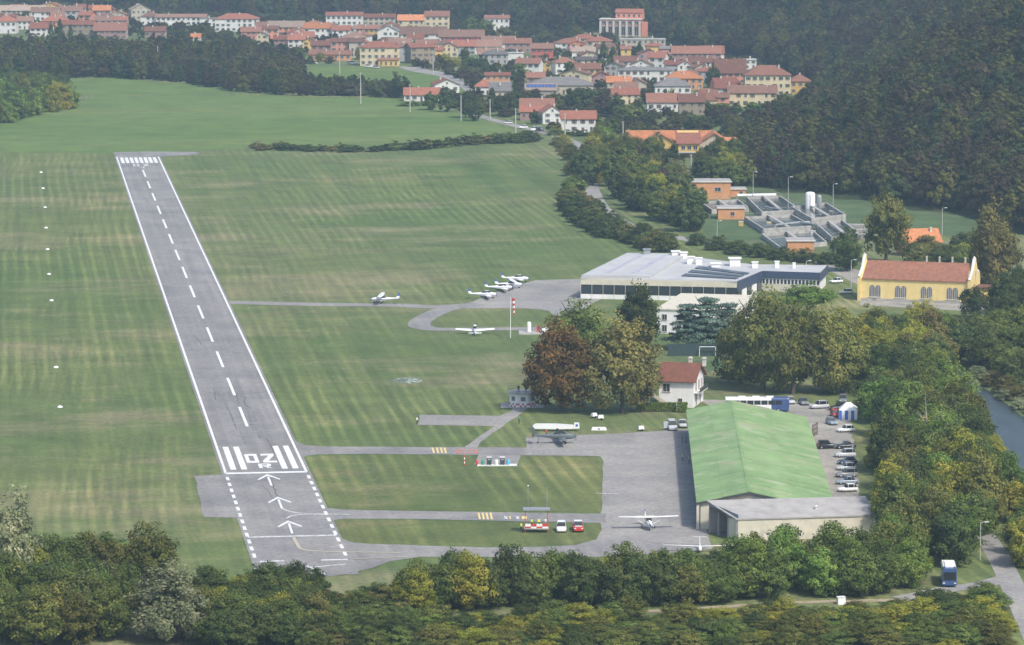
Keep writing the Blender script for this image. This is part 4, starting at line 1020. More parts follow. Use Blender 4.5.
FELT = mat('grey roofing felt', (0.37, 0.355, 0.34), 0.9, 0.14, 0.4, dirt=((0.38, 0.365, 0.35), 0.2, .55)); PALER = mat('pale metal roof', (0.47, 0.47, 0.465), 0.6, 0.08, 0.1, dirt=((0.38, 0.38, 0.40), 0.12, 0.58))
NAVY = mat('navy fascia', (0.055, 0.075, 0.13), 0.5, 0.1); CONC = mat('concrete', (0.40, 0.385, 0.36), 0.9, 0.16, 0.3, dirt=((0.26, 0.25, 0.23), 0.4, 0.56)); OPENDARK = mat('hangar floor concrete', (0.20, 0.195, 0.19), 0.9, 0.15)
DIRTYW = mat('tank water', (0.07, 0.085, 0.07), 0.15, 0.2, spec=0.5)

# ---- green roofed hangar
P1, P2 = g(699, 501.5, 5.2), g(688.5, 409.5, 5.2); base = Vector((P1.x, P1.y, 0)); d_ = P2 - P1; hyaw = -math.atan2(d_.x, d_.y); HL = d_.length
inv = Matrix.Rotation(-hyaw, 3, 'Z')
def hl(px, py, z): p = g(px, py, z) - base; p.z = z; return inv @ p
xr = (hl(749, 491.5, 7.1).x + hl(732.6, 400.6, 7.1).x) / 2; xe = hl(805, 417, 3.7).x
hang = thing('hangar', 'long aircraft hangar with weathered green sheet roof beside the apron', 'hangar', base, hyaw)
zl, zr_, ze = 5.2, 7.1, 3.7
mb = MB(); mb.add([(0.3, 0, 0), (xe - .3, 0, 0), (xe - .3, 0, ze - .1), (xr, 0, zr_ - .15), (0.3, 0, zl - .15)], [(0, 1, 2, 3, 4)]); mb.add([(0.3, .3, 0), (xe - .3, .3, 0), (xe - .3, .3, ze - .1), (xr, .3, zr_ - .15), (0.3, .3, zl - .15)], [(4, 3, 2, 1, 0)])
mb.build('front_gable', CREAM, hang)
MB().add([(0.3, HL, 0), (xe - .3, HL, 0), (xe - .3, HL, ze - .1), (xr, HL, zr_ - .15), (0.3, HL, zl - .15)], [(0, 1, 2, 3, 4)]).build('rear_gable', CREAM, hang)
MB().box((xe - .35, HL / 2, ze / 2 - .1), (.25, HL - .3, ze - .2)).build('side_wall', CREAM, hang)
nd = 18
for k in range(nd):
    y0, y1 = HL * k / nd + .2, HL * (k + 1) / nd - .2
    MB().box((.45 + .12 * (k % 2), (y0 + y1) / 2, 2.45), (.12, y1 - y0, 4.9)).build('sliding_door', BLUEG if k % 3 else METAL, hang)
MB().box((.3, HL / 2, 5.0), (.3, HL, .3)).build('door_track', METAL, hang)
hroof = MB().box((xr, HL / 2, zr_ + .02), (.7, HL + .8, .14)).build('roof_ridge', GREENR[0], hang)
ns, nc = 24, 2
for side, (xa, za, xb, zb) in enumerate(((-.5, zl - .1, xr, zr_), (xr, zr_, xe + .5, ze - .1))):
    for c in range(nc):
        A, B2 = c / nc, (c + 1) / nc
        for k in range(ns):
            y0, y1 = -.4 + (HL + .8) * k / ns, -.4 + (HL + .8) * (k + 1) / ns - .14
            dz = R.uniform(0, .07) + (.05 if (c == 1) == (side == 0) else 0)
            qs = [(xa + (xb - xa) * A, y0, za + (zb - za) * A + dz), (xa + (xb - xa) * B2, y0, za + (zb - za) * B2 + dz), (xa + (xb - xa) * B2, y1, za + (zb - za) * B2 + dz), (xa + (xb - xa) * A, y1, za + (zb - za) * A + dz)]
            m3 = MB(); shell(m3, [qs], .08); m3.build('roof_sheet', GREENR[R.choice((0, 0, 0, 1, 1, 2, 2, 3))], hroof)
for x0, z0, x1, z1 in ((-.5, zl - .15, xr, zr_ - .05), (xr, zr_ - .05, xe + .5, ze - .15)):
    MB().add([(x0, -.5, z0), (x1, -.5, z1), (x1, -.5, z1 - .4), (x0, -.5, z0 - .4), (x0, -.38, z0), (x1, -.38, z1), (x1, -.38, z1 - .4), (x0, -.38, z0 - .4)], [(3, 2, 1, 0), (4, 5, 6, 7), (0, 1, 5, 4), (2, 3, 7, 6)]).build('barge_board', DARKM, hang)
MB().box((-.2, -.1, 2.5), (.5, .5, 5.0)).build('corner_post', CREAM, hang)

# ---- annex with grey felt roof and open end
BL, BR = g(709, 500.5, 6.0), g(863, 496.5, 6.0); FL, FR = g(738, 518.5, 4.2), g(874.5, 514.5, 4.2)
base = Vector((FL.x, FL.y, 0)); t = thing('hangar_annex', 'pale annex with grey felt roof and open end before the green hangar', 'building', base)
q = [p - base for p in (FL, FR, BR, BL)]
cen = sum(q, Vector()) / 4
ro = [p + (p - cen).normalized() * .5 for p in q]
mb = MB(); shell(mb, [[tuple(p) for p in ro]], .25); mb.build('roof', FELT, t)
def slab(a, b, th, z0, za, zb, nm, m):
    d = Vector((b.x - a.x, b.y - a.y, 0)).normalized(); n = Vector((-d.y, d.x, 0)) * th
    v = [(a.x, a.y, z0), (b.x, b.y, z0), (b.x, b.y, zb), (a.x, a.y, za)]
    MB().add(v + [(p[0] + n.x, p[1] + n.y, p[2]) for p in v], [(0, 1, 2, 3), (7, 6, 5, 4), (0, 4, 5, 1), (1, 5, 6, 2), (2, 6, 7, 3), (3, 7, 4, 0)]).build(nm, m, t)
slab(q[0], q[1], .25, 0, 3.92, 3.92, 'front_wall', CREAM); slab(q[1], q[2], .25, 0, 3.92, 5.7, 'end_wall', CREAM); slab(q[2], q[3], .25, 0, 5.7, 5.7, 'back_wall', WALL['stone'])
slab(q[3], q[0], .12, 4.9, 5.75, 4.0, 'gable_board', BLUEG)
for f in (0.02, .33, .66, .97):
    p = q[3].lerp(q[0], f); MB().box((p.x, p.y, 2.1), (.3, .3, 4.2)).build('post', METAL, t)
a, b = q[3].lerp(q[0], 1.0), q[3].lerp(q[0], .68)
slab(b, a, .1, 0, 3.9, 3.9, 'folded_door', CREAM)
sheet('annex_floor', [Vector((base.x + p.x, base.y + p.y, 0)) for p in q], .075, OPENDARK)
MB().lathe((0, 0, 0), [(.22, 0), (.22, .5), (.34, .5), (.34, .62), (.02, .7)], 10).build('roof_vent', WPLAST, t, loc=tuple(q[3].lerp(q[2], .62).lerp(q[0].lerp(q[1], .62), .62) + Vector((0, 0, .0))))

# ---- clubhouse: long flat building with cream fascia, and its wing
base = g(580.6, 277.7, 5.8); base.z = 0
cl = thing('clubhouse', 'long flat clubhouse with pale roof, cream fascia and window band beside the far apron', 'building', base)
K = {k: at(base, *v, 5.8) for k, v in dict(FL=(580.6, 277.7), FM=(650, 278.6), FR=(737, 281), S=(762, 270.6), CR=(820, 272.4), CB=(827.5, 264.8), CM=(752, 263.8), BM=(687, 256), BL=(627, 255)).items()}
def ring(keys): return [(K[k].x, K[k].y) for k in keys]
OUT = ['FL', 'FR', 'S', 'CR', 'CB', 'CM', 'BM', 'BL']
o2 = ring(OUT); cc = (sum(p[0] for p in o2) / 8, sum(p[1] for p in o2) / 8)
MB().prism([(p[0] * .985 + cc[0] * .015, p[1] * .985 + cc[1] * .015) for p in o2], 0, 4.0).build('wall', WHITEW, cl)
MB().prism(o2, 3.95, 5.55).build('fascia', CREAM, cl)
crf = MB().prism([(p[0] * .992 + cc[0] * .008, p[1] * .992 + cc[1] * .008) for p in o2], 5.5, 5.7).build('roof', PALER, cl)
def band(k0, k1, z0, z1, off, m, nm, f0=0.0, f1=1.0, th=.1):
    a, b = K[k0].lerp(K[k1], f0), K[k0].lerp(K[k1], f1); d = (b - a); d.z = 0; L_ = d.length; d.normalize(); n = Vector((d.y, -d.x, 0))
    c = (a + b) / 2 + n * off
    return MB().box((0, 0, (z1 - z0) / 2), (L_, th, z1 - z0)).build(nm, m, cl, loc=(c.x, c.y, z0), rot=(0, 0, math.atan2(d.y, d.x)))
band('FR', 'S', 3.0, 5.75, .12, NAVY, 'side_fascia'); band('S', 'CR', 3.7, 5.75, .12, NAVY, 'wing_fascia'); band('CR', 'CB', 3.3, 5.75, .12, NAVY, 'end_fascia')
band('FL', 'FM', 5.45, 5.95, .1, PALER, 'roof_edge'); band('FM', 'FR', 5.42, 5.8, .1, PALER, 'roof_edge')
n = 14
for k in range(n):
    band('FL', 'FR', 1.3, 3.9, -.15, GLASS, 'window', (k + .02) / n, (k + .98) / n, .2)
    band('FL', 'FR', 0, 3.95, .05, CREAM, 'column', (k - .012) / n + .002, (k + .012) / n + .002, .3)
band('FL', 'FR', 0.0, 1.25, -.05, WHITEW, 'plinth', th=.3)
for k in range(16): band('S', 'CR', 2.2, 3.45, -.1, GLASS, 'window', (k + .2) / 16, (k + .8) / 16, .3)
band('S', 'CR', 0, 2.1, .02, CREAM, 'lower_wall', th=.2)
for k in range(5): band('FR', 'S', 0.4, 2.9, -.05, WHITEW if k % 2 else GLASS, 'shutter_door', (k + .1) / 5, (k + .9) / 5, .3)
# raised left bay, roof lights, solar panels, vents
raised = [K['FL'], K['FM'], K['BM'], K['BL']]; rc = sum(raised, Vector()) / 4
MB().prism([(p.x * .985 + rc.x * .015, p.y * .985 + rc.y * .015) for p in raised], 5.69, 6.5).build('raised_roof', PALER, cl)
TRANS = mat('grey roof light', (0.42, 0.42, 0.47), 0.4, 0.08)
def on_roof(fx0, fx1, fy0, fy1, corners, z, m, nm, th=.12):
    a, b, c, d = [K[k] for k in corners]
    f = lambda x, y: a.lerp(b, x).lerp(d.lerp(c, x), y)
    ps = [f(fx0, fy0), f(fx1, fy0), f(fx1, fy1), f(fx0, fy1)]
    return MB().prism([(p.x, p.y) for p in ps], z, z + th).build(nm, m, crf)
for i in range(4):
    for j in range(2):
        on_roof(.28 + .38 * j, .36 + .38 * j, .1 + .21 * i, .28 + .21 * i, ('FL', 'FM', 'BM', 'BL'), 6.49, TRANS, 'roof_light')
for i in range(3): on_roof(.30, .94, .16 + .2 * i, .28 + .2 * i, ('FM', 'FR', 'S', 'BM'), 5.72, mat('solar dark', (0.05, 0.06, 0.075), .3, .1), 'solar_panel', .25)
for (px, py, w, h) in ((646.5, 255, 2.0, 2.2), (675, 256, 2.2, 1.9), (683, 256.5, 2.0, 1.7), (690, 262, 2.0, 2.0), (698, 262.5, 1.8, 1.8), (734, 264, 3.0, 2.2), (754, 266, 1.6, 1.6), (776, 266, 1.2, 1.8), (793, 266.5, .8, 1.5), (715, 265, 2.6, 1.0)):
    p = at(base, px, py, 5.7); p.y -= 4
    MB().box((0, 0, h / 2), (w, w, h)).box((0, 0, h), (w * 1.25, w * 1.25, .18)).build('roof_vent', WPLAST if px != 646.5 else METAL, crf, loc=tuple(p))
# ---- white annex before it
A1, A2 = g(657, 308.8, 6.4), g(733, 311, 6.4); base = Vector((A1.x, A1.y, 0)); L_ = (A2 - A1).length
t = thing('white_annex', 'white two-storey annex with cream flat roof behind the cedars', 'building', base, math.atan2(A2.y - A1.y, A2.x - A1.x))
MB().box((L_ / 2, 17, 3.1), (L_, 34, 6.2)).build('wall', WHITEW, t); MB().box((L_ / 2, 17, 6.35), (L_ + .6, 34.6, .3)).build('roof', CREAM, t)
for k in range(5): win(t, 2 + k * 3.8, 4.3, 1.2, 1.4); win(t, 2 + k * 3.8, 1.4, 1.2, 1.6)

# ---- the yellow hall with stepped parapets
base = g(860.5, 300.3); e2 = g(968, 304.2); yaw = math.atan2(e2.y - base.y, e2.x - base.x); L_ = (e2 - base).length
YW = mat('pale yellow plaster', (0.76, 0.60, 0.26), 0.9, 0.07, dirt=((0.62, 0.48, 0.22), 0.5, 0.62)); t = thing('yellow_hall', 'pale yellow hall with red tiled roof and stepped end gables near the river', 'building', base, yaw)
D_ = 13.0; zE, hR = 6.2, 4.2
wall_mesh('gx', L_, D_, zE, hR).build('wall', YW, t, loc=(L_ / 2, 0, 0)); MB().box((L_ / 2, -.1, .35), (L_ + .2, .4, .7)).build('plinth', CONC, t)
yr = roof_mesh('gx', L_ - 1.6, D_, zE, hR, .35).build('roof', mat('hall roof tiles', (.30, .135, .085), .9, .2, .9, dirt=((.24, .12, .085), .4, .55)), t, loc=(L_ / 2, 0, 0))
for xs in (0, L_):
    for side_ in (0,):
        prof = [(-.7, 0), (-.7, zE + .3), (-.1, zE + 1.0), (.8, zE + 1.1), (D_ * .28, zE + hR * .62), (D_ * .36, zE + hR * .95), (D_ * .42, zE + hR + .7), (D_ * .44, zE + hR + 1.3), (D_ * .56, zE + hR + 1.3), (D_ * .58, zE + hR + .7),
                (D_ * .64, zE + hR * .95), (D_ * .72, zE + hR * .62), (D_ - .8, zE + 1.1), (D_ + .1, zE + 1.0), (D_ + .7, zE + .3), (D_ + .7, 0)]
        sx = -.35 if xs == 0 else .35
        mb = MB(); nn = len(prof); vs = [(xs + sx - .4, p[0], p[1]) for p in prof] + [(xs + sx + .4, p[0], p[1]) for p in prof]
        mb.add(vs, [tuple(range(nn)), tuple(range(2 * nn - 1, nn - 1, -1))] + [(i, nn + i, nn + (i + 1) % nn, (i + 1) % nn) for i in range(nn)]); gb = mb.build('end_gable', YW, t)
        for i in range(1, nn - 2):
            a, b = prof[i], prof[i + 1]; MB().tube((xs + sx, a[0], a[1] + .1), (xs + sx, b[0], b[1] + .1), .42, n=6, smooth=False).build('coping', TRIM, gb)
        for yy_ in (-.2, D_ * .5, D_ + .2): MB().lathe((0, 0, 0), [(.35, 0), (.4, .2), (.2, .35), (.3, .6), (.02, .9)], 8).build('finial', TRIM, gb, loc=(xs + sx, yy_, zE + (hR + 1.3 if yy_ == D_ * .5 else 1.0)))
ARCHM = MB()
for sx in (-.82, .82):
    pr = [(sx - .72, 0), (sx + .72, 0), (sx + .72, 2.5), (sx + .5, 3.05), (sx, 3.3), (sx - .5, 3.05), (sx - .72, 2.5)]
    ARCHM.extr(pr, -.06, .06, 1)
    for x in (sx - .24, sx + .24): ARCHM.box((x, -.08, 1.5), (.06, .06, 3.0), mi=0)
ARCHM.box((0, -.1, -.08), (3.6, .3, .16)); ARCHM = ARCHM.mesh('arched_window'); ARCHM.materials.append(TRIM); ARCHM.materials.append(mat('grey louvre', (0.16, 0.165, 0.18), .5, .1))
for k in range(4): put('arched_window', ARCHM, None, t, (L_ * (.135 + .24 * k), -.02, 1.15))
win(t, D_ / 2, zE + 1.2, 1.0, 2.2, side=1, wd=2 * (L_ + .75))
for k in range(4): put('chimney', CHM, None, yr, (L_ * (.06 + .12 * k), D_ * .62, zE + hR - .3), scale=(.6, .6, 1.2))
MB().box((L_ + 4.0, 8, 2.0), (6, 8, 4.0)).build('side_room', YW, t); MB().box((L_ + 4.0, 8, 4.1), (6.6, 8.6, .25)).build('side_roof', ROOF['rust'], t)
house(903, 943, 241.5, 4.5, 9, 3.4, 'gx', 'orange', 'orange', 'behind the yellow hall', yaw=12, group='outbuildings', cols=3)

# ---- white house with stair, by the plane trees
E1, E2 = g(659, 379.5, 6.2), g(693.5, 380.5, 6.2); base = Vector((E1.x, E1.y, 0)); yaw = rad(-14); L_ = (E2 - E1).length / math.cos(yaw) - .2
t = thing('white_house', 'white two-storey house with red tiled roof and outside stair by the hangar', 'house', base, yaw)
D_ = 11.5; wall_mesh('gx', L_, D_, 6.2, 3.1).build('wall', WHITEW, t, loc=(L_ / 2, 0, 0)); hr_ = roof_mesh('gx', L_, D_, 6.2, 3.1, .75).build('roof', ROOF['red'], t, loc=(L_ / 2, 0, 0))
for q_ in range(2): put('chimney', CHM, None, hr_, (L_ * (.25 + .4 * q_), D_ * .55, 9.0), scale=(1.1, 1.1, 1.1))
win(t, L_ * .22, 4.4, 1.5, 1.7); win(t, L_ * .62, 1.5, .9, 1.1)
for yy_ in (2.6, 6.0, 9.2): win(t, yy_, 4.6, 1.1, 2.0, side=1, wd=2 * L_)
for yy_ in (3.0, 7.5): win(t, yy_, 1.4, 1.1, 2.2, side=1, wd=2 * L_)
MB().box((L_ + .7, 5.2, 3.3), (1.4, 9.0, .2)).build('balcony', TRIM, t); MB().box((L_ + 1.38, 5.2, 3.9), (.06, 9.0, 1.0)).build('balcony_rail', DARKM, t)
mb = MB()
for k in range(12): mb.box((-2.2 + k * .42, -1.0, 3.1 - k * .26 + .0), (.45, 1.2, .2))
mb.build('stair', CONC, t); MB().box((-3.4, -.6, 1.55), (2.4, 2.0, 3.1)).build('stair_base', WHITEW, t)
MB().add([(-2.4, -1.65, 3.3), (2.6, -1.65, .2), (2.6, -1.65, 1.1), (-2.4, -1.65, 4.2), (-2.4, -1.55, 3.3), (2.6, -1.55, .2), (2.6, -1.55, 1.1), (-2.4, -1.55, 4.2)], [(0, 1, 2, 3), (7, 6, 5, 4), (0, 4, 5, 1), (2, 6, 7, 3), (1, 5, 6, 2), (3, 7, 4, 0)]).build('stair_parapet', CREAM, t)

# ---- control hut
base = g(523, 405.5); t = thing('control_hut', 'small white many-sided control hut with chequered base beside the orange plane tree', 'hut', base)
oc = lambda r, k=8: [(r * math.cos(2 * math.pi * (i + .5) / k), r * math.sin(2 * math.pi * (i + .5) / k)) for i in range(k)]
MB().prism(oc(3.3), 0, 3.0).build('wall', WHITEW, t); MB().prism(oc(3.8), 3.0, 3.22).build('roof', CONC, t)
REDP = mat('red paint', (0.60, 0.06, 0.05), .5, .1)
pts_ = oc(3.36)
for i in range(8):
    a, b = Vector((*pts_[i], 0)), Vector((*pts_[(i + 1) % 8], 0)); an = math.atan2((b - a).y, (b - a).x)
    for c in range(5):
        for r_ in range(2):
            p = a.lerp(b, (c + .5) / 5); put('chequer', MB().box((0, 0, 0), ((b - a).length / 5 - .02, .06, .42)).mesh('chequer'), mat('faded red paint', (.50, .17, .14), .6, .15) if (c + r_) % 2 else WPLAST, t, (p.x, p.y, .25 + .43 * r_), (0, 0, an))
    p = a.lerp(b, .5); MB().box((0, 0, 0), ((b - a).length * .4, .1, .95)).build('window', mat('pale glass', (.16, .18, .20), .15, .1, spec=.5), t, loc=(p.x * 1.0, p.y * 1.0, 1.9), rot=(0, 0, an))
mb = MB()
rp_ = oc(3.6)
for i in range(8):
    a, b = Vector((*rp_[i], 3.2)), Vector((*rp_[(i + 1) % 8], 3.2))
    mb.tube(a, a + Vector((0, 0, 1)), .04, n=5); mb.tube(a + Vector((0, 0, 1)), b + Vector((0, 0, 1)), .04, n=5); mb.tube(a + Vector((0, 0, .5)), b + Vector((0, 0, .5)), .03, n=5)
mb.build('roof_railing', DARKM, t)
sheet('hut_step', [base + Vector((x, y, 0)) for x, y in ((-5, -4.2), (4.6, -4.2), (4.6, 4), (-5, 4))], .06, CONC)

# ---- water works: pump houses, basins, silos
def pump(x0, x1, ytop, ybase, dep, lab, doors):
    a, b = g(x0, ybase), g(x1, ybase); w = (b - a).length; h = (ybase - ytop) * mpp(ybase)
    t = thing('pump_house', lab, 'building', Vector(((a.x + b.x) / 2, a.y, 0)), 0, 'orange buildings of the water works')
    MB().box((0, dep / 2, h / 2), (w, dep, h)).build('wall', WALL['orange'], t); MB().box((0, dep / 2, h + .15), (w + .7, dep + .7, .3)).build('roof', FELT, t); MB().box((0, -.37, h + .12), (w + .8, .06, .36)).build('roof_edge', TRIM, t)
    for (f, z, ww, hh) in doors: win(t, -w / 2 + w * f, z, ww, hh)
    return t
t = pump(690.7, 730.5, 182, 199.5, 11, 'large orange pump house with dark roof above the basins', ((.68, 3.6, 2.0, 1.3), (.2, 1.7, 1.1, 2.6)))
MB().box((-14 * .22, -.1, 1.6), (.9, .12, 3.0)).build('white_door', WPLAST, t)
pump(730.8, 745.5, 189.3, 197, 7, 'small orange lean-to joined to the large pump house', ((.7, 1.4, 1.1, 1.2),))
pump(718, 744.5, 208.3, 219.5, 8, 'small orange hut with dark flat roof between the basins', ((.55, 1.9, 1.2, 1.2),))
pump(787.5, 814, 241, 253.5, 8, 'low orange hut at the near corner of the water works', ())
def basin(poly, h, lab, name='settling_basin', water=True):
    P = [g(*p) for p in poly]; c = sum(P, Vector()) / len(P); t = thing(name, lab, 'basin', Vector((c.x, c.y, 0)), 0, 'concrete basins of the water works')
    n = len(P)
    for i in range(n):
        a, b = P[i] - c, P[(i + 1) % n] - c; d = b - a; L_ = d.length; m_ = (a + b) / 2
        MB().box((0, 0, h / 2), (L_ + .35, .5, h)).build('wall', CONC, t, loc=(m_.x, m_.y, 0), rot=(0, 0, math.atan2(d.y, d.x)))
        mb = MB(); ez = Vector((0, 0, h))
        for f in (0, .25, .5, .75): mb.tube(a.lerp(b, f) + ez, a.lerp(b, f) + ez + Vector((0, 0, 1)), .05, n=5)
        mb.tube(a + ez + Vector((0, 0, 1)), b + ez + Vector((0, 0, 1)), .05, n=5); mb.build('handrail', METAL, t)
    sheet('water', [p - c for p in P], h - .9, DIRTYW, t)
    a, b = P[0].lerp(P[1], .5) - c, P[2].lerp(P[3 % n], .5) - c; d = b - a; m_ = (a + b) / 2
    MB().box((0, 0, 0), (d.length, 1.2, .2)).build('walkway', CONC, t, loc=(m_.x, m_.y, h + .15), rot=(0, 0, math.atan2(d.y, d.x)))
    return t
for p_, h_, l_ in [([(700, 206), (738, 204), (748, 212), (712, 214)], 1.6, 'dark concrete basin below the large pump house'), ([(747, 203), (780, 202), (800, 216), (762, 218)], 2.2, 'concrete basin below the long white pipe'),
    ([(745, 222), (792, 220), (812, 231), (764, 234)], 1.8, 'long concrete basin in the middle of the works'), ([(762, 238), (812, 234), (826, 246), (780, 251)], 1.4, 'low concrete basin behind the near orange hut'),
    ([(792, 214), (826, 210), (845, 222), (812, 226)], 2.6, 'raised concrete basin below the white silo'), ([(816, 229), (842, 226), (858, 238), (832, 243)], 2.0, 'right-hand concrete basin by the dark tree')]: basin(p_, h_, l_)
def silo(px, py, r_, h_, m, lab):
    t = thing('silo', lab, 'silo', g(px, py), 0, 'upright tanks of the water works'); MB().lathe((0, 0, .6), [(r_, 0), (r_, h_ * .9), (r_ * .8, h_ * .97), (r_ * .2, h_)], 20).build('tank', m, t)
    for k in range(4): MB().tube((r_ * .8 * math.cos(k * 1.57), r_ * .8 * math.sin(k * 1.57), 0), (r_ * .8 * math.cos(k * 1.57), r_ * .8 * math.sin(k * 1.57), .7), .12, n=6).build('leg', METAL, t)
    mb = MB()
    for s_ in (-.2, .2): mb.tube((s_, -r_ - .15, 0), (s_, -r_ - .15, h_), .04, n=5)
    for k in range(int(h_ / .5)): mb.tube((-.2, -r_ - .15, .4 + k * .5), (.2, -r_ - .15, .4 + k * .5), .03, n=4)
    mb.build('ladder', METAL, t)
silo(810, 213.5, 1.65, 6.8, WPLAST, 'white domed silo at the water works'); silo(819, 213, .85, 5.6, METAL, 'thin grey silo right of the white one')
def pipe(name, pts, r_, m, lab, z):
    t = thing(name, lab, 'pipe', g(*pts[0]), 0); b0 = g(*pts[0]); mb = MB()
    ps = [g(*p) - b0 + Vector((0, 0, z)) for p in pts]
    for a, b in zip(ps, ps[1:]): mb.tube(a, b, r_, n=10)
    mb.build('pipe', m, t)
    for p in ps: MB().box((p.x, p.y, z / 2), (.4, .4, z)).build('support', CONC, t)
pipe('pipe_run', [(737, 200), (756, 199.7), (776, 199.5)], .55, WPLAST, 'long white pipe in front of the large pump house', 1.6)
pipe('pipe_run', [(765, 214), (782, 217)], .35, METAL, 'short sloping grey pipe over the middle basins', 2.4)
pipe('pipe_run', [(775, 232), (800, 229), (818, 232)], .4, METAL, 'grey pipe crossing the long middle basin', 2.2)
for k, (x, y) in enumerate(((855, 229), (857, 234), (860, 239))):
    t = thing('slab_stack', f'{["far", "middle", "near"][k]} stack of pale concrete slabs beside the dark round tree', 'concrete slabs', g(x, y), rad(-8), 'slab stacks at the water works')
    for q_ in range(3): MB().box((R.uniform(-.2, .2), 0, .3 + q_ * .55), (6.5, 2.6, .42)).build('slab', CONC, t)
for k, (x, y, w, h, m) in enumerate(((741, 226, 1.5, 1.4, 'ochre'), (769, 226, 1.4, 1.2, 'yellow'), (793, 231, 1.2, 1.2, 'white'), (807, 226, 2.0, 1.4, 'white'), (813, 236, 1.5, 1.6, 'white'), (833, 216, 2.4, 1.6, 'white'), (838, 217, 2.0, 1.4, 'white'))):
    t = thing('control_cabinet', f'{["first", "second", "third", "fourth", "fifth", "sixth", "seventh"][k]} small {m} cabinet from the left among the basins', 'cabinet', g(x, y), 0, 'cabinets of the water works')
    MB().box((0, 0, h / 2), (w, 1, h)).build('body', WALL[m], t); MB().box((0, 0, h + .06), (w + .2, 1.2, .12)).build('lid', TRIM, t)

# ---- fence and goal behind the white house
t = thing('sports_fence', 'dark green mesh fence behind the kickabout lawn', 'fence', g(700, 357))
FEN = mat('dark green mesh', (0.045, 0.075, 0.075), .8, .1); p0, p1 = g(668, 356) - g(700, 357), g(716, 356) - g(700, 357)
for k in range(9):
    p = p0.lerp(p1, k / 8); MB().tube((p.x, p.y, 0), (p.x, p.y, 3.3), .06, n=6).build('post', DARKM, t)
    if k < 8: q_ = p0.lerp(p1, (k + .5) / 8); MB().box((0, 0, 1.6), ((p1 - p0).length / 8 - .15, .04, 3.0)).build('panel', FEN, t, loc=(q_.x, q_.y, 0), rot=(0, 0, math.atan2((p1 - p0).y, (p1 - p0).x)))
t = thing('football_goal', 'white football goal frame on the kickabout lawn', 'goal', g(707.5, 356.5))
for s_ in (-1, 1): MB().tube((s_ * 2.0, 0, 0), (s_ * 2.0, 0, 2.4), .09, n=6).build('post', WPLAST, t); MB().tube((s_ * 2.0, 0, 2.4), (s_ * 2.0, 1.6, 0), .05, n=6).build('stay', WPLAST, t)
MB().tube((-2.0, 0, 2.4), (2.0, 0, 2.4), .09, n=6).build('crossbar', WPLAST, t); MB().box((0, 1.4, .9), (4, .03, 1.8)).build('net', mat('net', (.16, .14, .13), .9), t)
t = thing('lawn_shed', 'small white shed right of the football goal', 'shed', g(724, 348)); MB().box((0, 1.5, 1.3), (3.6, 3, 2.6)).build('wall', CREAM, t); roof_mesh('gx', 3.6, 3, 2.6, .7, .3).build('roof', ROOF['brown'], t); put('door', DOORMESH, None, t, (0, 0, 0))
# ================================================================== vehicles
def paintm(name, c, rough=.3): return mat('car paint ' + name, c, rough, .04, 2.0, spec=.5)
CP = {k: paintm(k, c) for k, c in dict(white=(.78, .78, .77), silver=(.50, .51, .53), grey=(.20, .21, .22), black=(.025, .025, .03), blue=(.05, .09, .22), red=(.55, .05, .04), darkblue=(.03, .045, .10), greyblue=(.24, .30, .36)).items()}
TYRE = mat('tyre rubber', (.02, .02, .02), .9, .1); RIM = mat('wheel rim', (.45, .46, .47), .4, .1, metal=.6); LAMP = mat('headlamp glass', (.75, .76, .74), .2, .05); TAIL = mat('tail lamp', (.45, .03, .03), .3, .05); CGLASS = mat('car glass', (.02, .025, .03), .08, .1, spec=.6)
WH = MB(); WH.rings([[(.09 * s, r_ * math.cos(2 * math.pi * i / 14), r_ * math.sin(2 * math.pi * i / 14)) for i in range(14)] for s, r_ in ((-1, .24), (-1.15, .3), (-.6, .33), (.6, .33), (1.15, .3), (1, .24))]); WH = WH.mesh('wheel'); WH.materials.append(TYRE)
RM = MB().lathe((0, 0, -.115), [(.19, 0), (.2, .115), (.2, .23), (.05, .24)], 10).mesh('rim'); RM.materials.append(RIM)
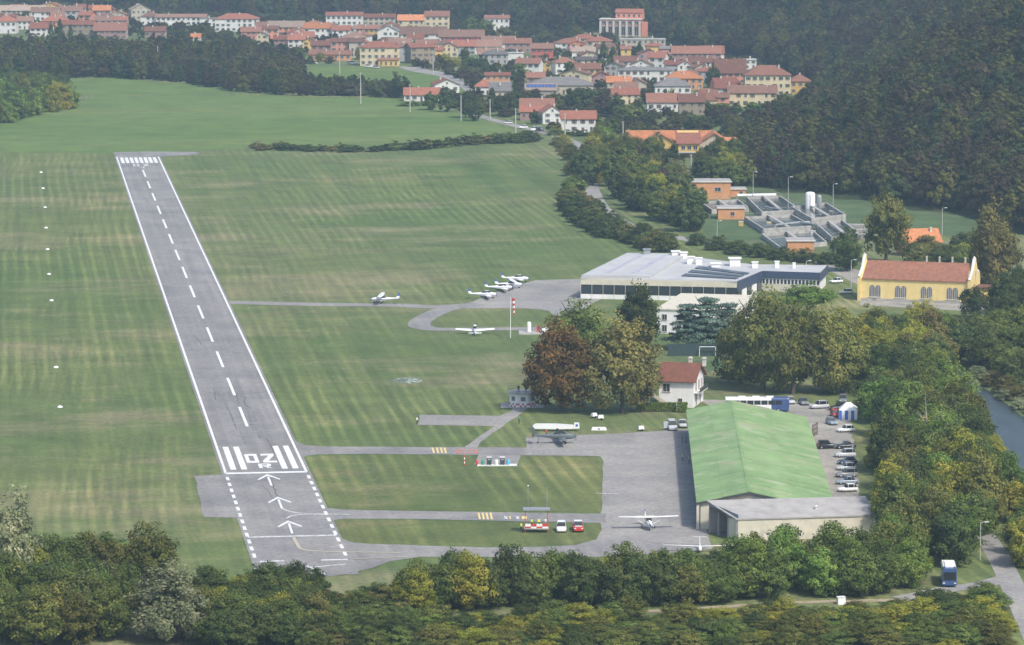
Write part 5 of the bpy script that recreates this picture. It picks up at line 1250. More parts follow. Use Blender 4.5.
def car_meshes(kind):
    """body and glasshouse, nose towards -y"""
    if kind == 'hatch': L_, W_, bz, rz_, gl = 4.0, 1.74, .86, 1.48, (-.62, -.12, 1.35, 1.78)
    elif kind == 'suv': L_, W_, bz, rz_, gl = 4.4, 1.84, 1.0, 1.70, (-.75, -.2, 1.7, 2.02)
    elif kind == 'saloon': L_, W_, bz, rz_, gl = 4.5, 1.78, .88, 1.44, (-.7, -.05, .95, 1.6)
    else: L_, W_, bz, rz_, gl = 5.1, 1.95, 1.15, 2.0, (-1.65, -1.0, 2.35, 2.5)
    hw = W_ / 2; f, b = -L_ / 2, L_ / 2
    def sect(y, z0, z1, w): return [(-w, y, z0), (-w * 1.0, y, z0 + .25), (-w, y, (z0 + z1) / 2 + .1), (-w * .93, y, z1 - .05), (-w * .8, y, z1), (w * .8, y, z1), (w * .93, y, z1 - .05), (w, y, (z0 + z1) / 2 + .1), (w, y, z0 + .25), (w, y, z0)]
    body = MB().rings([sect(f, .38, bz * .66, hw * .78), sect(f + .12, .25, bz * .78, hw * .93), sect(f + .7, .22, bz * .94, hw), sect(gl[0], .22, bz, hw), sect(gl[3] - .1, .22, bz + .04, hw), sect(b - .25, .25, bz + .02, hw * .97), sect(b - .03, .3, bz * .9, hw * .9)])
    body.rings([[(-hw * .72, gl[1] + .02, rz_ - .02), (hw * .72, gl[1] + .02, rz_ - .02), (hw * .72, gl[1] + .02, rz_ + .05), (-hw * .72, gl[1] + .02, rz_ + .05)], [(-hw * .74, gl[2], rz_ - .02), (hw * .74, gl[2], rz_ - .02), (hw * .74, gl[2], rz_ + .05), (-hw * .74, gl[2], rz_ + .05)]], smooth=False)
    for s in (-1, 1):
        for yy_ in (gl[0] + .55, gl[2] - .25): body.box((s * hw * .83, yy_, (bz + rz_) / 2), (.07, .09, rz_ - bz + .1))
    body = body.mesh('body')
    cab = MB().rings([[(-hw * .9, gl[0], bz - .02), (hw * .9, gl[0], bz - .02), (hw * .9, gl[3], bz - .02), (-hw * .9, gl[3], bz - .02)], [(-hw * .72, gl[1], rz_), (hw * .72, gl[1], rz_), (hw * .74, gl[2], rz_), (-hw * .74, gl[2], rz_)]], smooth=False).mesh('windows')
    cab.materials.append(CGLASS)
    return body, cab, L_, hw, bz
CARM = {k: car_meshes(k) for k in ('hatch', 'suv', 'saloon', 'van')}
HL_ = MB().box((0, 0, 0), (.36, .12, .17)).mesh('headlight'); HL_.materials.append(LAMP); TL_ = MB().box((0, 0, 0), (.22, .1, .3)).mesh('tail_light'); TL_.materials.append(TAIL)
def car(px, py, kind, col, rz, label, group='cars in the car park', z=.045, name='parked_car', cat='car', loc=None):
    body, cab, L_, hw, bz = CARM[kind]
    p = loc or g(px, py); t = thing(name, label, cat, (p.x, p.y, z), rad(rz), group)
    if len(body.materials) == 0: body.materials.append(CP['white'])
    put('body', body, CP[col], t); put('windows', cab, None, t)
    for sx in (-1, 1):
        for sy in (-L_ / 2 + .78, L_ / 2 - .82):
            w = put('wheel', WH, None, t, (sx * (hw - .1), sy, .33)); put('rim', RM, None, w, (0, 0, 0), (0, math.pi / 2, 0))
        put('headlight', HL_, None, t, (sx * hw * .68, -L_ / 2 + .09, bz * .7)); put('tail_light', TL_, None, t, (sx * hw * .78, L_ / 2 - .06, bz * .8))
    return t
for (x, y, k, c, rz, l) in [
 (847.5, 491.5, 'hatch', 'white', -78, 'white hatchback nearest the annex in the right-hand row'), (847, 484, 'saloon', 'greyblue', -80, 'grey blue saloon second from the annex in the right-hand row'), (846.5, 477, 'suv', 'grey', -78, 'dark grey off-road car third from the annex'),
 (846, 470, 'hatch', 'silver', -80, 'silver hatchback fourth from the annex'), (847, 464, 'hatch', 'darkblue', -82, 'dark blue car half under the trees'), (845, 457, 'suv', 'silver', -80, 'silver off-road car in the middle of the right-hand row'), (845, 448.5, 'saloon', 'black', -80, 'black car under the trees left of the wood'),
 (827, 448.5, 'suv', 'black', 100, 'black car standing alone in the middle of the car park'), (845.5, 432, 'hatch', 'white', -75, 'white car below the blue and white tent'), (831.5, 424.5, 'hatch', 'greyblue', 15, 'grey blue car in front of the red one'),
 (835.5, 416.5, 'hatch', 'red', 10, 'red car beside the blue and white tent'), (819, 408.5, 'suv', 'silver', -70, 'silver car under the tall olive tree'), (803.5, 404.5, 'saloon', 'grey', 8, 'dark grey car behind the hangar'),
 (790.5, 403.5, 'hatch', 'silver', 5, 'silver car at the nose of the white bus'), (838, 410, 'saloon', 'black', -75, 'black car behind the red one'), (843, 402.5, 'suv', 'grey', -5, 'grey car at the far end of the car park')]: car(x, y, k, c, rz, l)
car(672, 429.5, 'van', 'silver', 4, 'silver van with an open side door at the apron edge', 'vehicles at the apron edge', name='van', cat='van')
o = [c for c in COL.objects if c.name.startswith('van')][0]; MB().box((-1.45, -.9, 1.15), (.95, .07, 1.5)).build('open_door', CP['silver'], o)
car(682.5, 427, 'hatch', 'silver', 2, 'silver car parked behind the van', 'vehicles at the apron edge')
car(561.3, 531, 'suv', 'white', 0, 'white car parked on the grass beside the start cart', 'vehicles beside the start cart', z=.01)
car(836, 283, 'hatch', 'white', -60, 'white car in the yard behind the clubhouse wing', 'cars in the yard'); car(846, 294, 'hatch', 'silver', -80, 'silver car at the corner of the yellow hall', 'cars in the yard')
for k, (x, y, c, kd) in enumerate([(369, 67.5, 'white', 'suv'), (376, 68.5, 'silver', 'hatch'), (352, 64.5, 'white', 'van'), (314, 64, 'white', 'hatch'), (464, 77, 'red', 'hatch'), (508, 124, 'silver', 'hatch'), (523, 128.5, 'white', 'hatch'), (536, 131, 'white', 'van'), (540, 131.5, 'black', 'hatch'), (607, 161.5, 'white', 'hatch')]):
    wh = ['left of the big yellow house', 'close to the big yellow house wall', 'beside the orange low row', 'below the pink row of houses', 'on the village street end', 'on the valley road before the white gable', 'on the road before the low red roof', 'on the road below the bright villa', 'behind the white van on the valley road', 'on the valley road inside the tree belt'][k]
    car(x, y, kd, c, R.choice((70, 80, -75)), f'{c} {"van" if kd == "van" else "car"} {wh}', 'vehicles in the village', z=.06)
# fire pickup: red, with white cover
p = g(578, 530.5); t = thing('pickup_truck', 'red pickup with white load cover beside the white car on the grass', 'pickup', (p.x, p.y, .01), rad(2))
mb = MB().rings([[(-w, y, .35), (-w, y, z), (w, y, z), (w, y, .35)] for y, z, w in ((-2.4, .85, .8), (-2.25, 1.0, .9), (-1.2, 1.12, .95), (2.5, 1.12, .95), (2.55, 1.05, .9))], smooth=False); mb.build('body', CP['red'], t)
MB().rings([[(-.85, -1.2, 1.1), (.85, -1.2, 1.1), (.85, .6, 1.1), (-.85, .6, 1.1)], [(-.7, -.7, 1.85), (.7, -.7, 1.85), (.7, .5, 1.85), (-.7, .5, 1.85)]], smooth=False).build('cab', CGLASS, t); MB().box((0, -.1, 1.89), (1.5, 1.3, .08)).build('cab_roof', CP['white'], t)
MB().box((0, 1.55, 1.35), (1.6, 1.7, .55), top=(.7, .9)).build('load_cover', WPLAST, t); MB().box((0, -1.8, 1.14), (1.3, .8, .06)).build('bonnet_panel', CP['white'], t)
for sx in (-1, 1):
    for sy in (-1.55, 1.6): w = put('wheel', WH, None, t, (sx * .85, sy, .36), scale=(1.2, 1.1, 1.1)); put('rim', RM, None, w, (0, 0, 0), (0, math.pi / 2, 0))
    put('headlight', HL_, None, t, (sx * .65, -2.38, .8))
# white and blue coach behind the hangar, lorry on the lower road
def coach(px, py, rz, L_, label, z, nose, name, cat):
    p = g(px, py); t = thing(name, label, cat, (p.x, p.y, z), rad(rz)); W_ = 2.5; Hh = 3.2
    def sec(y, k=1): return [(-W_ / 2, y, .35), (-W_ / 2 * k, y, Hh - .3), (-W_ / 2 * .85 * k, y, Hh), (W_ / 2 * .85 * k, y, Hh), (W_ / 2 * k, y, Hh - .3), (W_ / 2, y, .35)]
    MB().rings([sec(-L_ / 2, .97), sec(-L_ / 2 + .3), sec(-L_ / 2 + L_ * .28)], smooth=False).build('nose', CP[nose], t); MB().rings([sec(-L_ / 2 + L_ * .28), sec(L_ / 2 - .2), sec(L_ / 2, .97)], smooth=False).build('body', CP['white'], t)
    n = int(L_ / 1.5)
    for s in (-1, 1):
        for k in range(1, n): MB().box((s * (W_ / 2 - .01), -L_ / 2 + L_ * (k + .5) / n, 2.15), (.05, L_ / n - .14, .95)).build('window', CGLASS, t)
        for y in (-L_ / 2 + 2.4, L_ / 2 - 2.8): w = put('wheel', WH, None, t, (s * (W_ / 2 - .12), y, .48), scale=(1.6, 1.45, 1.45)); put('rim', RM, None, w, (0, 0, 0), (0, math.pi / 2, 0))
        put('headlight', HL_, None, t, (s * .95, -L_ / 2 - .02, .75))
    MB().box((0, -L_ / 2 - .01, 1.95), (2.1, .06, 1.4)).build('windscreen', CGLASS, t)
    for k in range(3): MB().box((0, -L_ / 2 + L_ * (.3 + .22 * k), Hh + .1), (1.4, 1.6, .25)).build('roof_unit', WPLAST, t)
coach(757, 411.5, 90, 14.2, 'long white coach with blue front parked behind the green hangar', .045, 'blue', 'coach', 'bus')
coach(948.5, 583, -4, 8.5, 'white and blue bus driving on the lower road at the right', .06, 'blue', 'small_bus', 'bus')

# ================================================================== aeroplanes (nose towards +x)
APW = mat('aircraft white', (.82, .82, .81), .3, .04, 1.0, spec=.5); APB = mat('aircraft blue', (.06, .13, .40), .3, .06, spec=.5); WARG = mat('warbird grey green', (.13, .155, .16), .55, .14, .5); WARD = mat('warbird dark green', (.085, .11, .095), .55, .12, .5)
def foil(mb, x0, x1, y, z, th): return [(x0, y, z), (x0 + (x1 - x0) * .3, y, z + th * .35), (x1 - .0 - (x1 - x0) * .12, y, z + th * .75), (x1, y, z + th * .25), (x1 - (x1 - x0) * .12, y, z - th * .2), (x0 + (x1 - x0) * .3, y, z - th * .3)]
def wing_m(rx0, rx1, rz_, tx0, tx1, tz, y0, y1, th):
    mb = MB(); mb.rings([foil(mb, rx0, rx1, y0, rz_, th), foil(mb, (rx0 + tx0) / 2, (rx1 + tx1) / 2, (y0 + y1) / 2, (rz_ + tz) / 2, th * .85), foil(mb, tx0, tx1, y1, tz, th * .6), foil(mb, tx0 + .15, tx1 - .3, y1 + (.18 if y1 > 0 else -.18), tz + .03, th * .3)]); return mb
def plane(px, py, rz, label, high=True, main=None, trim=None, span=10.8, z=.05, war=False, group='light aircraft on the airfield', stripe=True, name='light_aircraft'):
    main = main or APW; trim = trim or APB
    p = g(px, py); t = thing(name, label, 'aircraft', (p.x, p.y, z), rad(rz), group)
    L_ = 1.0 if not war else 1.06
    def ring_(x, zc, w, h, n=14): return [(x * L_, w * math.copysign(abs(math.cos(a)) ** .8, math.cos(a)), zc + h * math.copysign(abs(math.sin(a)) ** .8, math.sin(a))) for a in [2 * math.pi * i / n for i in range(n)]]
    gx = 1.15 if not war else 1.25
    k = 1.0 if not war else 1.12
    fus = [(2.55, gx, .12, .12), (2.45, gx, .36 * k, .34 * k), (1.6, gx + .02, .48 * k, .46 * k), (.9, gx + .05, .56, .58), (.1, gx + .1, .58, .66), (-1.0, gx + .1, .5, .55), (-2.2, gx + .14, .33, .38), (-4.0, gx + .25, .14, .22), (-5.1, gx + .33, .05, .12)]
    MB().rings([ring_(*f) for f in fus]).build('fuselage', main, t)
    if stripe: MB().rings([ring_(x, zc - .12, w + .012, h * .3) for x, zc, w, h in fus[1:8]]).build('side_stripe', trim, t)
    if high:
        MB().rings([[(1.05, -.5, gx + .5), (1.05, .5, gx + .5), (.55, .46, gx + .98), (.55, -.46, gx + .98)], [(-.6, -.52, gx + .45), (-.6, .52, gx + .45), (-.6, .48, gx + .99), (-.6, -.48, gx + .99)], [(-1.5, -.4, gx + .4), (-1.5, .4, gx + .4), (-1.5, .3, gx + .62), (-1.5, -.3, gx + .62)]], smooth=False).build('cabin_glass', CGLASS, t)
        wz = gx + 1.02
        for s in (-1, 1):
            wing_m(-.95, .65, wz, -.75, .4, wz + .14, 0.0 if s > 0 else -.001, s * span / 2, .28).build('wing', main, t)
            MB().tube((.1, s * .5, gx - .4), (.05, s * span * .27, wz - .03), .05, n=6).build('wing_strut', main, t)
    else:
        wz = gx - .38
        MB().rings([[(x, -w, zb), (x, w, zb), (x, w * .7, zt), (x, -w * .7, zt)] for x, w, zb, zt in ((1.15, .45, gx + .45, gx + .5), (.55, .5, gx + .45, gx + 1.0), (-.6, .48, gx + .45, gx + 1.02), (-1.5, .38, gx + .45, gx + .6))], smooth=False).build('canopy', CGLASS, t)
        for s in (-1, 1): wing_m(-.9, .85, wz, -.55, .5, wz + .42, s * .2, s * span / 2, .3).build('wing', main, t)
        if not war: MB().box((-.1, 0, gx + 1.02), (1.1, .7, .06)).build('cabin_roof', main, t)
    for s in (-1, 1): wing_m(-5.1 * L_, -4.25 * L_, gx + .4, -5.0 * L_, -4.45 * L_, gx + .42, 0, s * 1.6, .1).build('tailplane', main, t)
    fin = [(-4.1 * L_, gx + .4), (-4.6 * L_, gx + .9), (-4.85 * L_, gx + 1.65), (-5.3 * L_, gx + 1.65), (-5.2 * L_, gx + .35)]
    f_ = MB().extr(fin, -.05, .05).build('fin', main if not war else WARD, t); MB().extr([(-4.62 * L_, gx + .93), (-4.85 * L_, gx + 1.67), (-5.32 * L_, gx + 1.67), (-5.27 * L_, gx + .95)], -.07, .07).build('fin_tip', trim, f_)
    pr = MB().lathe((0, 0, 0), [(.2, 0), (.16, .18), (.02, .34)], 10).build('spinner', trim if not war else WARD, t, loc=(2.52 * L_, 0, gx), rot=(0, math.pi / 2, 0))
    for a in ((0, 1) if not war else (0, 1, 2)):
        an = a * math.pi + .5 if not war else a * 2.094 + .3
        MB().box((.09, math.cos(an) * .52, math.sin(an) * .52), (.05, .13, 1.0)).build('propeller_blade', DARKM, pr, rot=(0, 0, 0)) if False else MB().add([( .0, -.07, .1), (.03, .07, .1), (.03, .06, .98), (0, -.05, .98), (.04, -.07, .1), (.07, .07, .1), (.07, .06, .98), (.04, -.05, .98)], [(0, 1, 2, 3), (7, 6, 5, 4), (0, 4, 5, 1), (1, 5, 6, 2), (2, 6, 7, 3), (3, 7, 4, 0)]).build('propeller_blade', DARKM, t, loc=(2.6 * L_, 0, gx), rot=(an, 0, 0))
    gear = ((1.75, 0), (-.25, 1.2), (-.25, -1.2)) if not war else ((.7, 1.3), (.7, -1.3), (-4.4, 0))
    for gxx, gy_ in gear:
        w = put('wheel', WH, None, t, (gxx, gy_, .24), (0, 0, math.pi / 2), (.75, .72, .72) if not (war and gxx < 0) else (.5, .5, .5))
        top = (gxx + .1, gy_ * (.35 if high else .9), gx - .35) if not (war and gxx < 0) else (gxx + .2, 0, gx)
        MB().tube((gxx, gy_, .24), top, .055, n=6).build('gear_leg', main, t)
    return t
plane(380.5, 303.5, 176, 'white high-wing aircraft taxiing left on the far taxiway')
plane(487, 298.5, 8, 'white and blue aircraft nearest the grass in the parked group', False)
plane(503, 291.5, 12, 'white aircraft second from the grass in the parked group', False)
plane(513, 288.5, 10, 'white and blue aircraft third from the grass in the parked group', True)
plane(519.5, 282.5, 8, 'white and blue aircraft at the far side of the parked group', False)
o = plane(475, 333.5, 91, 'white low-wing aircraft facing away beside the loop taxiway', False, span=9.8, stripe=False); o.rotation_euler = (0, rad(-10), rad(91))
plane(648.5, 529, -84, 'white high-wing aircraft facing the camera on the near apron', True, span=11.0)
plane(561, 443.5, 6, 'grey green military trainer parked nose right on the apron edge', False, WARG, WARD, span=11.5, war=True, stripe=False, name='military_trainer').scale = (1.12, 1.12, 1.2)
# a glider, nose hidden by the thicket
p = g(700, 552); t = thing('glider', 'white glider wing showing above the thicket at the apron end', 'aircraft', (p.x, p.y, .05), rad(-92))
MB().rings([[(x, w * math.cos(a), .75 + zc + w * 1.15 * math.sin(a)) for a in [2 * math.pi * i / 10 for i in range(10)]] for x, zc, w in ((2.6, 0, .05), (2.0, 0, .28), (.8, 0.02, .33), (-.6, .05, .25), (-2, .1, .12), (-4, .15, .08))]).build('fuselage', APW, t)
for s in (-1, 1): wing_m(-.6, .35, 1.0, -.2, .25, 1.25, 0, s * 6.5, .13).build('wing', APW, t)
MB().extr([(-3.4, .9), (-3.7, 2.0), (-4.2, 2.0), (-4.1, .8)], -.05, .05).build('fin', APW, t); wing_m(-4.15, -3.65, 2.0, -4.1, -3.75, 2.02, -.01, 1.3, .07).build('tailplane', APW, t); wing_m(-4.15, -3.65, 2.0, -4.1, -3.75, 2.02, .01, -1.3, .07).build('tailplane', APW, t)
put('wheel', WH, None, t, (.2, 0, .25), (0, 0, math.pi / 2), (.7, .75, .75))

# ================================================================== trailers, huts, small gear
def trailer(px, py, L_, label, rz):
    p = g(px, py); t = thing('glider_trailer', label, 'trailer', (p.x, p.y, .03), rad(rz))
    prof = [(-L_ / 2, .55), (-L_ / 2, 1.2), (-L_ / 2 + .6, 1.55), (0, 1.55), (L_ / 2 - 1.3, 1.3), (L_ / 2 - 1.25, 1.8), (L_ / 2 - .2, 1.75), (L_ / 2 - .1, .6), (0, .45)]
    MB().extr([(q[0], q[1]) for q in prof], -.55, .55).build('box', APW, t); MB().tube((-L_ / 2, 0, .6), (-L_ / 2 - 1.0, 0, .45), .05, n=6).build('tow_bar', DARKM, t); MB().box((L_ / 2 - .7, -.57, 1.3), (.5, .04, .5)).build('blue_badge', APB, t)
    for s in (-1, 1): put('wheel', WH, None, t, (.2, s * .6, .33), (0, 0, math.pi / 2))
trailer(556.5, 431, 10.2, 'long white glider trailer on the grass beside the apron', -1)
p = g(599, 430); t = thing('cover_box', 'low white box lying on the grass right of the glider trailer', 'box', (p.x, p.y, .02), 0); MB().box((0, 0, .3), (3.4, 1.2, .6), top=(.85, .8)).build('box', APW, t); MB().box((0, -.6, .3), (.5, .06, .2)).build('handle', DARKM, t)
for k, (x, y, l) in enumerate(((601, 420, 'small white wheeled cart on the grass above the trailer'), (641, 431, 'small white round cart at the top edge of the apron'), (594, 418, 'smallest white cart on the grass left of the other'))):
    p = g(x, y); t = thing('ground_cart', l, 'cart', (p.x, p.y, .03), .3 * k, 'white carts beside the apron'); MB().box((0, 0, .75), (1.3, .9, .7), top=(.8, .7)).build('tub', APW, t); MB().tube((-.6, 0, .5), (-1.3, 0, .9), .04, n=5).build('handle', DARKM, t)
    for s in (-1, 1): put('wheel', WH, None, t, (.1, s * .5, .25), (0, 0, math.pi / 2), (.6, .75, .75))
# tarpaulin on the grass
p = g(408, 380.5); mb = MB(); rs_ = random.Random(4); nn = 16; rg = []
for f, z in ((1, .02), (.82, .26), (.5, .42), (.15, .36)): rg.append([(3.7 * f * math.cos(2 * math.pi * i / nn) * (1 + .1 * rs_.uniform(-1, 1)), 5 * f * math.sin(2 * math.pi * i / nn) * (1 + .12 * rs_.uniform(-1, 1)), z + rs_.uniform(-.08, .08) * (z > .1)) for i in range(nn)])
o = mb.rings(rg).build('tarpaulin', mat('grey green tarpaulin', (.15, .19, .13), .8, .45, .9, dirt=((.33, .36, .32), .8, .5)), loc=(p.x, p.y, 0)); tag(o, 'low mound under a grey green tarpaulin on the grass by the middle field', 'tarpaulin')
# windsock
p = g(510.5, 338); t = thing('windsock', 'limp red and white striped windsock on a tall mast beside the loop', 'windsock', p); MB().tube((0, 0, 0), (0, 0, 10.6), .1, .06).build('mast', WPLAST, t); MB().tube((0, 0, 10.3), (.55, 0, 10.3), .04, n=5).build('arm', METAL, t)
for k in range(7):
    MB().rings([[(.75 + .1 * k * .3 + (.42 - .035 * (k + j)) * math.cos(a), (.4 - .03 * (k + j)) * math.sin(a), 10.2 - .62 * (k + j)) for a in [2 * math.pi * i / 9 for i in range(9)]] for j in (0, 1)], caps=False).build('band', REDP if k % 2 == 0 else WPLAST, t)
# fuel post beside the windsock
p = g(536, 333); t = thing('fuel_stand', 'white slab with white tank and red pump beside the windsock', 'fuel stand', p)
MB().box((0, 0, .12), (9, 7, .24)).build('slab', CONC, t); MB().lathe((-1.8, 1, .24), [(.55, 0), (.55, 2.2), (.4, 2.5), (.02, 2.6)], 12).build('tank', WPLAST, t); MB().box((.6, 1, .95), (.8, .6, 1.4)).build('pump', REDP, t); MB().box((.6, .68, 1.3), (.5, .05, .3)).build('display', DARKM, t); MB().box((2.4, .8, .7), (1.6, 1.0, .9)).build('bin', WPLAST, t)
# pump island on the middle taxiway
p = g(497, 465.5); t = thing('fuel_island', 'concrete fuel island with coloured drums and dark pumps on the middle lawn', 'fuel island', p); sc_ = mpp(466); MB().box((0, 0, .1), (8.2, 1.8, .2)).build('kerb', TRIM, t)
for x, w, h, m in ((-4.1, .55, .95, REDP), (-2.9, .6, 1.0, mat('green drum', (.05, .32, .16), .5, .1)), (-.1, .7, 1.0, WPLAST), (2.3, .7, 1.0, mat('cyan drum', (.10, .42, .62), .5, .1))):
    MB().lathe((x, 0, .2), [(w / 2, 0), (w / 2, h * .3), (w / 2 + .03, h * .32), (w / 2, h * .34), (w / 2, h * .66), (w / 2 + .03, h * .68), (w / 2, h * .7), (w / 2, h), (.02, h)], 12).build('drum', m, t)
for x in (-1.6, 1.1):
    pm = MB().box((x, 0, .95), (.95, .7, 1.5)).build('pump', DARKM, t); MB().box((x, 0, 1.74), (1.05, .8, .1)).build('pump_top', WPLAST, pm); MB().box((x, -.37, 1.35), (.6, .05, .35)).build('pump_display', METAL, pm)
p = g(464.5, 465.5); t = thing('striped_post', 'short red and white striped post beside the fuel island', 'post', p)
for k in range(5): MB().tube((0, 0, k * .42), (0, 0, (k + 1) * .42), .12, n=8).build('band', WPLAST if k % 2 else REDP, t)
# start cart with chequered counter
p = g(536.5, 532.5); t = thing('start_cart', 'roofed start cart with red and white chequered counter beside the near taxiway', 'cart', p); MB().box((0, .6, 4.35), (5.0, 2.6, .2)).build('roof', METAL, t); MB().box((0, .6, .8), (4.6, 2.4, .2)).build('floor', CONC, t)
for x in (-2.1, 2.1):
    for y in (-.4, 1.6): MB().tube((x, y, 0), (x, y, 4.3), .07, n=6).build('post', REDP, t)
for c in range(8):
    for r_ in range(2): MB().box((-1.85 + c * .53, -.5, .95 + r_ * .52), (.51, .08, .5)).build('chequer', WPLAST if ((c // 2) + r_) % 2 else REDP, t)
MB().tube((1.95, .6, 4.4), (1.95, .6, 9.0), .05, .03, n=6).build('aerial', METAL, t)
p = g(528, 512); t = thing('short_mast', 'thin short mast on the lawn behind the start cart', 'mast', p); MB().tube((0, 0, 0), (0, 0, 5), .05, .03, n=6).build('pole', METAL, t); MB().lathe((0, 0, 5), [(.12, 0), (.18, .12), (.02, .25)], 8).build('cap', WPLAST, t)
# blue and white tent
p = g(848, 420); t = thing('party_tent', 'white peaked tent with blue side stripes beside the car park', 'tent', (p.x, p.y, .04), rad(-6)); t.scale = (.85, 1, .9); TB = mat('tent blue', (.06, .16, .55), .7, .06)
MB().rings([[(-2.4, 0, 2.3), (2.4, 0, 2.3), (2.4, 5, 2.3), (-2.4, 5, 2.3)], [(-.6, 1.9, 3.9), (.6, 1.9, 3.9), (.6, 3.1, 3.9), (-.6, 3.1, 3.9)]], smooth=False).build('canopy', WPLAST, t)
for k in range(6): MB().box((-2.0 + k * .8, 0, 1.15), (.78, .05, 2.3)).build('side_panel', TB if k % 2 == 0 else WPLAST, t); MB().box((-2.4, .4 + k * .83, 1.15), (.05, .8, 2.3)).build('side_panel', WPLAST if k % 2 else TB, t)
for x in (-2.4, 2.4):
    for y in (0, 5): MB().tube((x, y, 0), (x, y, 2.35), .05, n=6).build('pole', METAL, t)
# white tank box on the sandy track, barrier by the hangar
p = g(841, 604); t = thing('white_crate', 'white crate standing by the sandy track below the thicket', 'crate', p, .2); MB().box((0, 0, .6), (1.3, 1.1, 1.2)).build('box', WPLAST, t); MB().box((0, 0, 1.23), (1.4, 1.2, .08)).build('lid', TRIM, t)
p = g(815, 436); t = thing('timber_frame', 'dark timber trellis leaning by the hangar side in the car park', 'trellis', p, rad(70))
for k in range(5): MB().box((-2 + k, 0, 1.4), (.15, .1, 2.8)).build('upright', DOORM, t)
for k in range(3): MB().box((0, .1, .6 + k * .9), (4.4, .08, .12)).build('rail', DOORM, t)
# clipped hedge and long bench row by the white house
def hedge(x0, x1, y, h, d, lab):
    a, b = g(x0, y), g(x1, y); L_ = (b - a).length; t = thing('clipped_hedge', lab, 'hedge', (a + b) / 2, math.atan2(b.y - a.y, b.x - a.x)); rs = np.random.RandomState(int(x0)); n = int(L_ * 260)
    pos = np.stack([(rs.rand(n) - .5) * L_, (rs.rand(n) - .5) * d, rs.rand(n) ** .6 * h], 1); f = rs.randint(0, 3, n); pos[f == 0, 2] = h; pos[f == 1, 1] = -d / 2; pos += rs.normal(size=(n, 3)) * .06
    nr = rs.normal(size=(n, 3)) * .6; nr[f == 0, 2] += 1; nr[f == 1, 1] -= 1; nr /= np.linalg.norm(nr, axis=1)[:, None]; tt = np.cross(nr, rs.normal(size=(n, 3))); tt /= np.linalg.norm(tt, axis=1)[:, None]; bb = np.cross(nr, tt); s_ = .2
    Vv = np.stack([pos + tt * s_, pos + bb * s_ * .7, pos - tt * s_, pos - bb * s_ * .7], 1).reshape(-1, 3); me = bpy.data.meshes.new('foliage'); me.from_pydata(Vv.tolist(), [], np.arange(4 * n).reshape(-1, 4).tolist())
    at_ = me.attributes.new('tint', 'FLOAT', 'FACE'); at_.data.foreach_set('value', np.clip(.5 + rs.normal(size=n) * .2, 0, 1).astype(np.float32)); put('foliage', me, LEAF['fresh'], t); MB().box((0, 0, h * .45), (L_ - .3, d - .3, h * .85)).build('stems', BARK, t)
hedge(636, 676, 411.5, 1.9, 1.2, 'clipped bright green hedge before the white house'); hedge(677, 687, 412.5, 2.2, 1.4, 'short yellow green hedge block at the corner of the white house')

# ================================================================== poles and lamps
POLE = mat('pole concrete', (.46, .45, .43), .8, .1)
def pole(px, py, h, lab, lamp=False, r_=.16, grp='poles'):
    t = thing('street_lamp' if lamp else 'utility_pole', lab, 'lamp' if lamp else 'pole', g(px, py), 0, grp); MB().tube((0, 0, 0), (0, 0, h), r_, r_ * .6, 8).build('shaft', POLE, t)
    if lamp: MB().tube((0, 0, h), (.9, 0, h + .15), .06, n=5).build('arm', POLE, t); MB().box((1.1, 0, h + .12), (.8, .35, .16)).build('lamp_head', TRIM, t)
    else: MB().box((0, 0, h - .5), (1.4, .12, .12)).build('crossarm', POLE, t)
for x, y, yt, l in [(339.6, 74, 51, 'pale pole in the village field left of the yellow house'), (360.7, 104, 72, 'tall pale pole at the upper edge of the far field'), (433, 74.5, 51, 'pale pole by the village street'), (461, 121, 95, 'pole at the right end of the far field'), (490, 119, 99, 'pole beside the road sign'),
    (410, 112, 84, 'pole before the low farmhouse'), (158, 74, 46, 'pole in the tree belt left of centre'), (3, 54, 36, 'pole at the left edge'), (515.6, 133, 108, 'pole before the white gable by the road'), (565, 139, 113, 'tall pole before the bright white villa'), (623, 135, 121, 'pole left of the orange school'), (691, 172, 154, 'left pole before the orange school'), (706, 173, 154, 'right pole before the orange school'), (792, 106, 98, 'short pole on the hill foot by the flats')]:
    pole(x, y, (y - yt) * mpp(y), l, grp='poles of the village', r_=.3)
for x, y, yt, l in [(753, 200, 172, 'left tall lamp at the water works'), (788, 216, 177, 'tall lamp over the long basin'), (833, 213, 184, 'tall lamp right of the silos'), (942, 236, 208, 'tall lamp on the lawn below the hill'), (717, 244, 221, 'small lamp on the water works lawn'), (832, 262, 238, 'lamp at the dark round tree'), (806, 285, 261, 'lamp before the clubhouse wing'), (851, 288, 260, 'lamp at the corner of the yellow hall'), (886, 262, 240, 'lamp behind the yellow hall'),
    (777, 578, 545, 'lamp post rising from the thicket below the hangar'), (931, 545, 507, 'lamp post in the wood near the lower road'), (980, 560, 522, 'lamp post beside the lower road')]:
    pole(x, y, (y - yt) * mpp(y), l, True, grp='lamp posts', r_=.13)

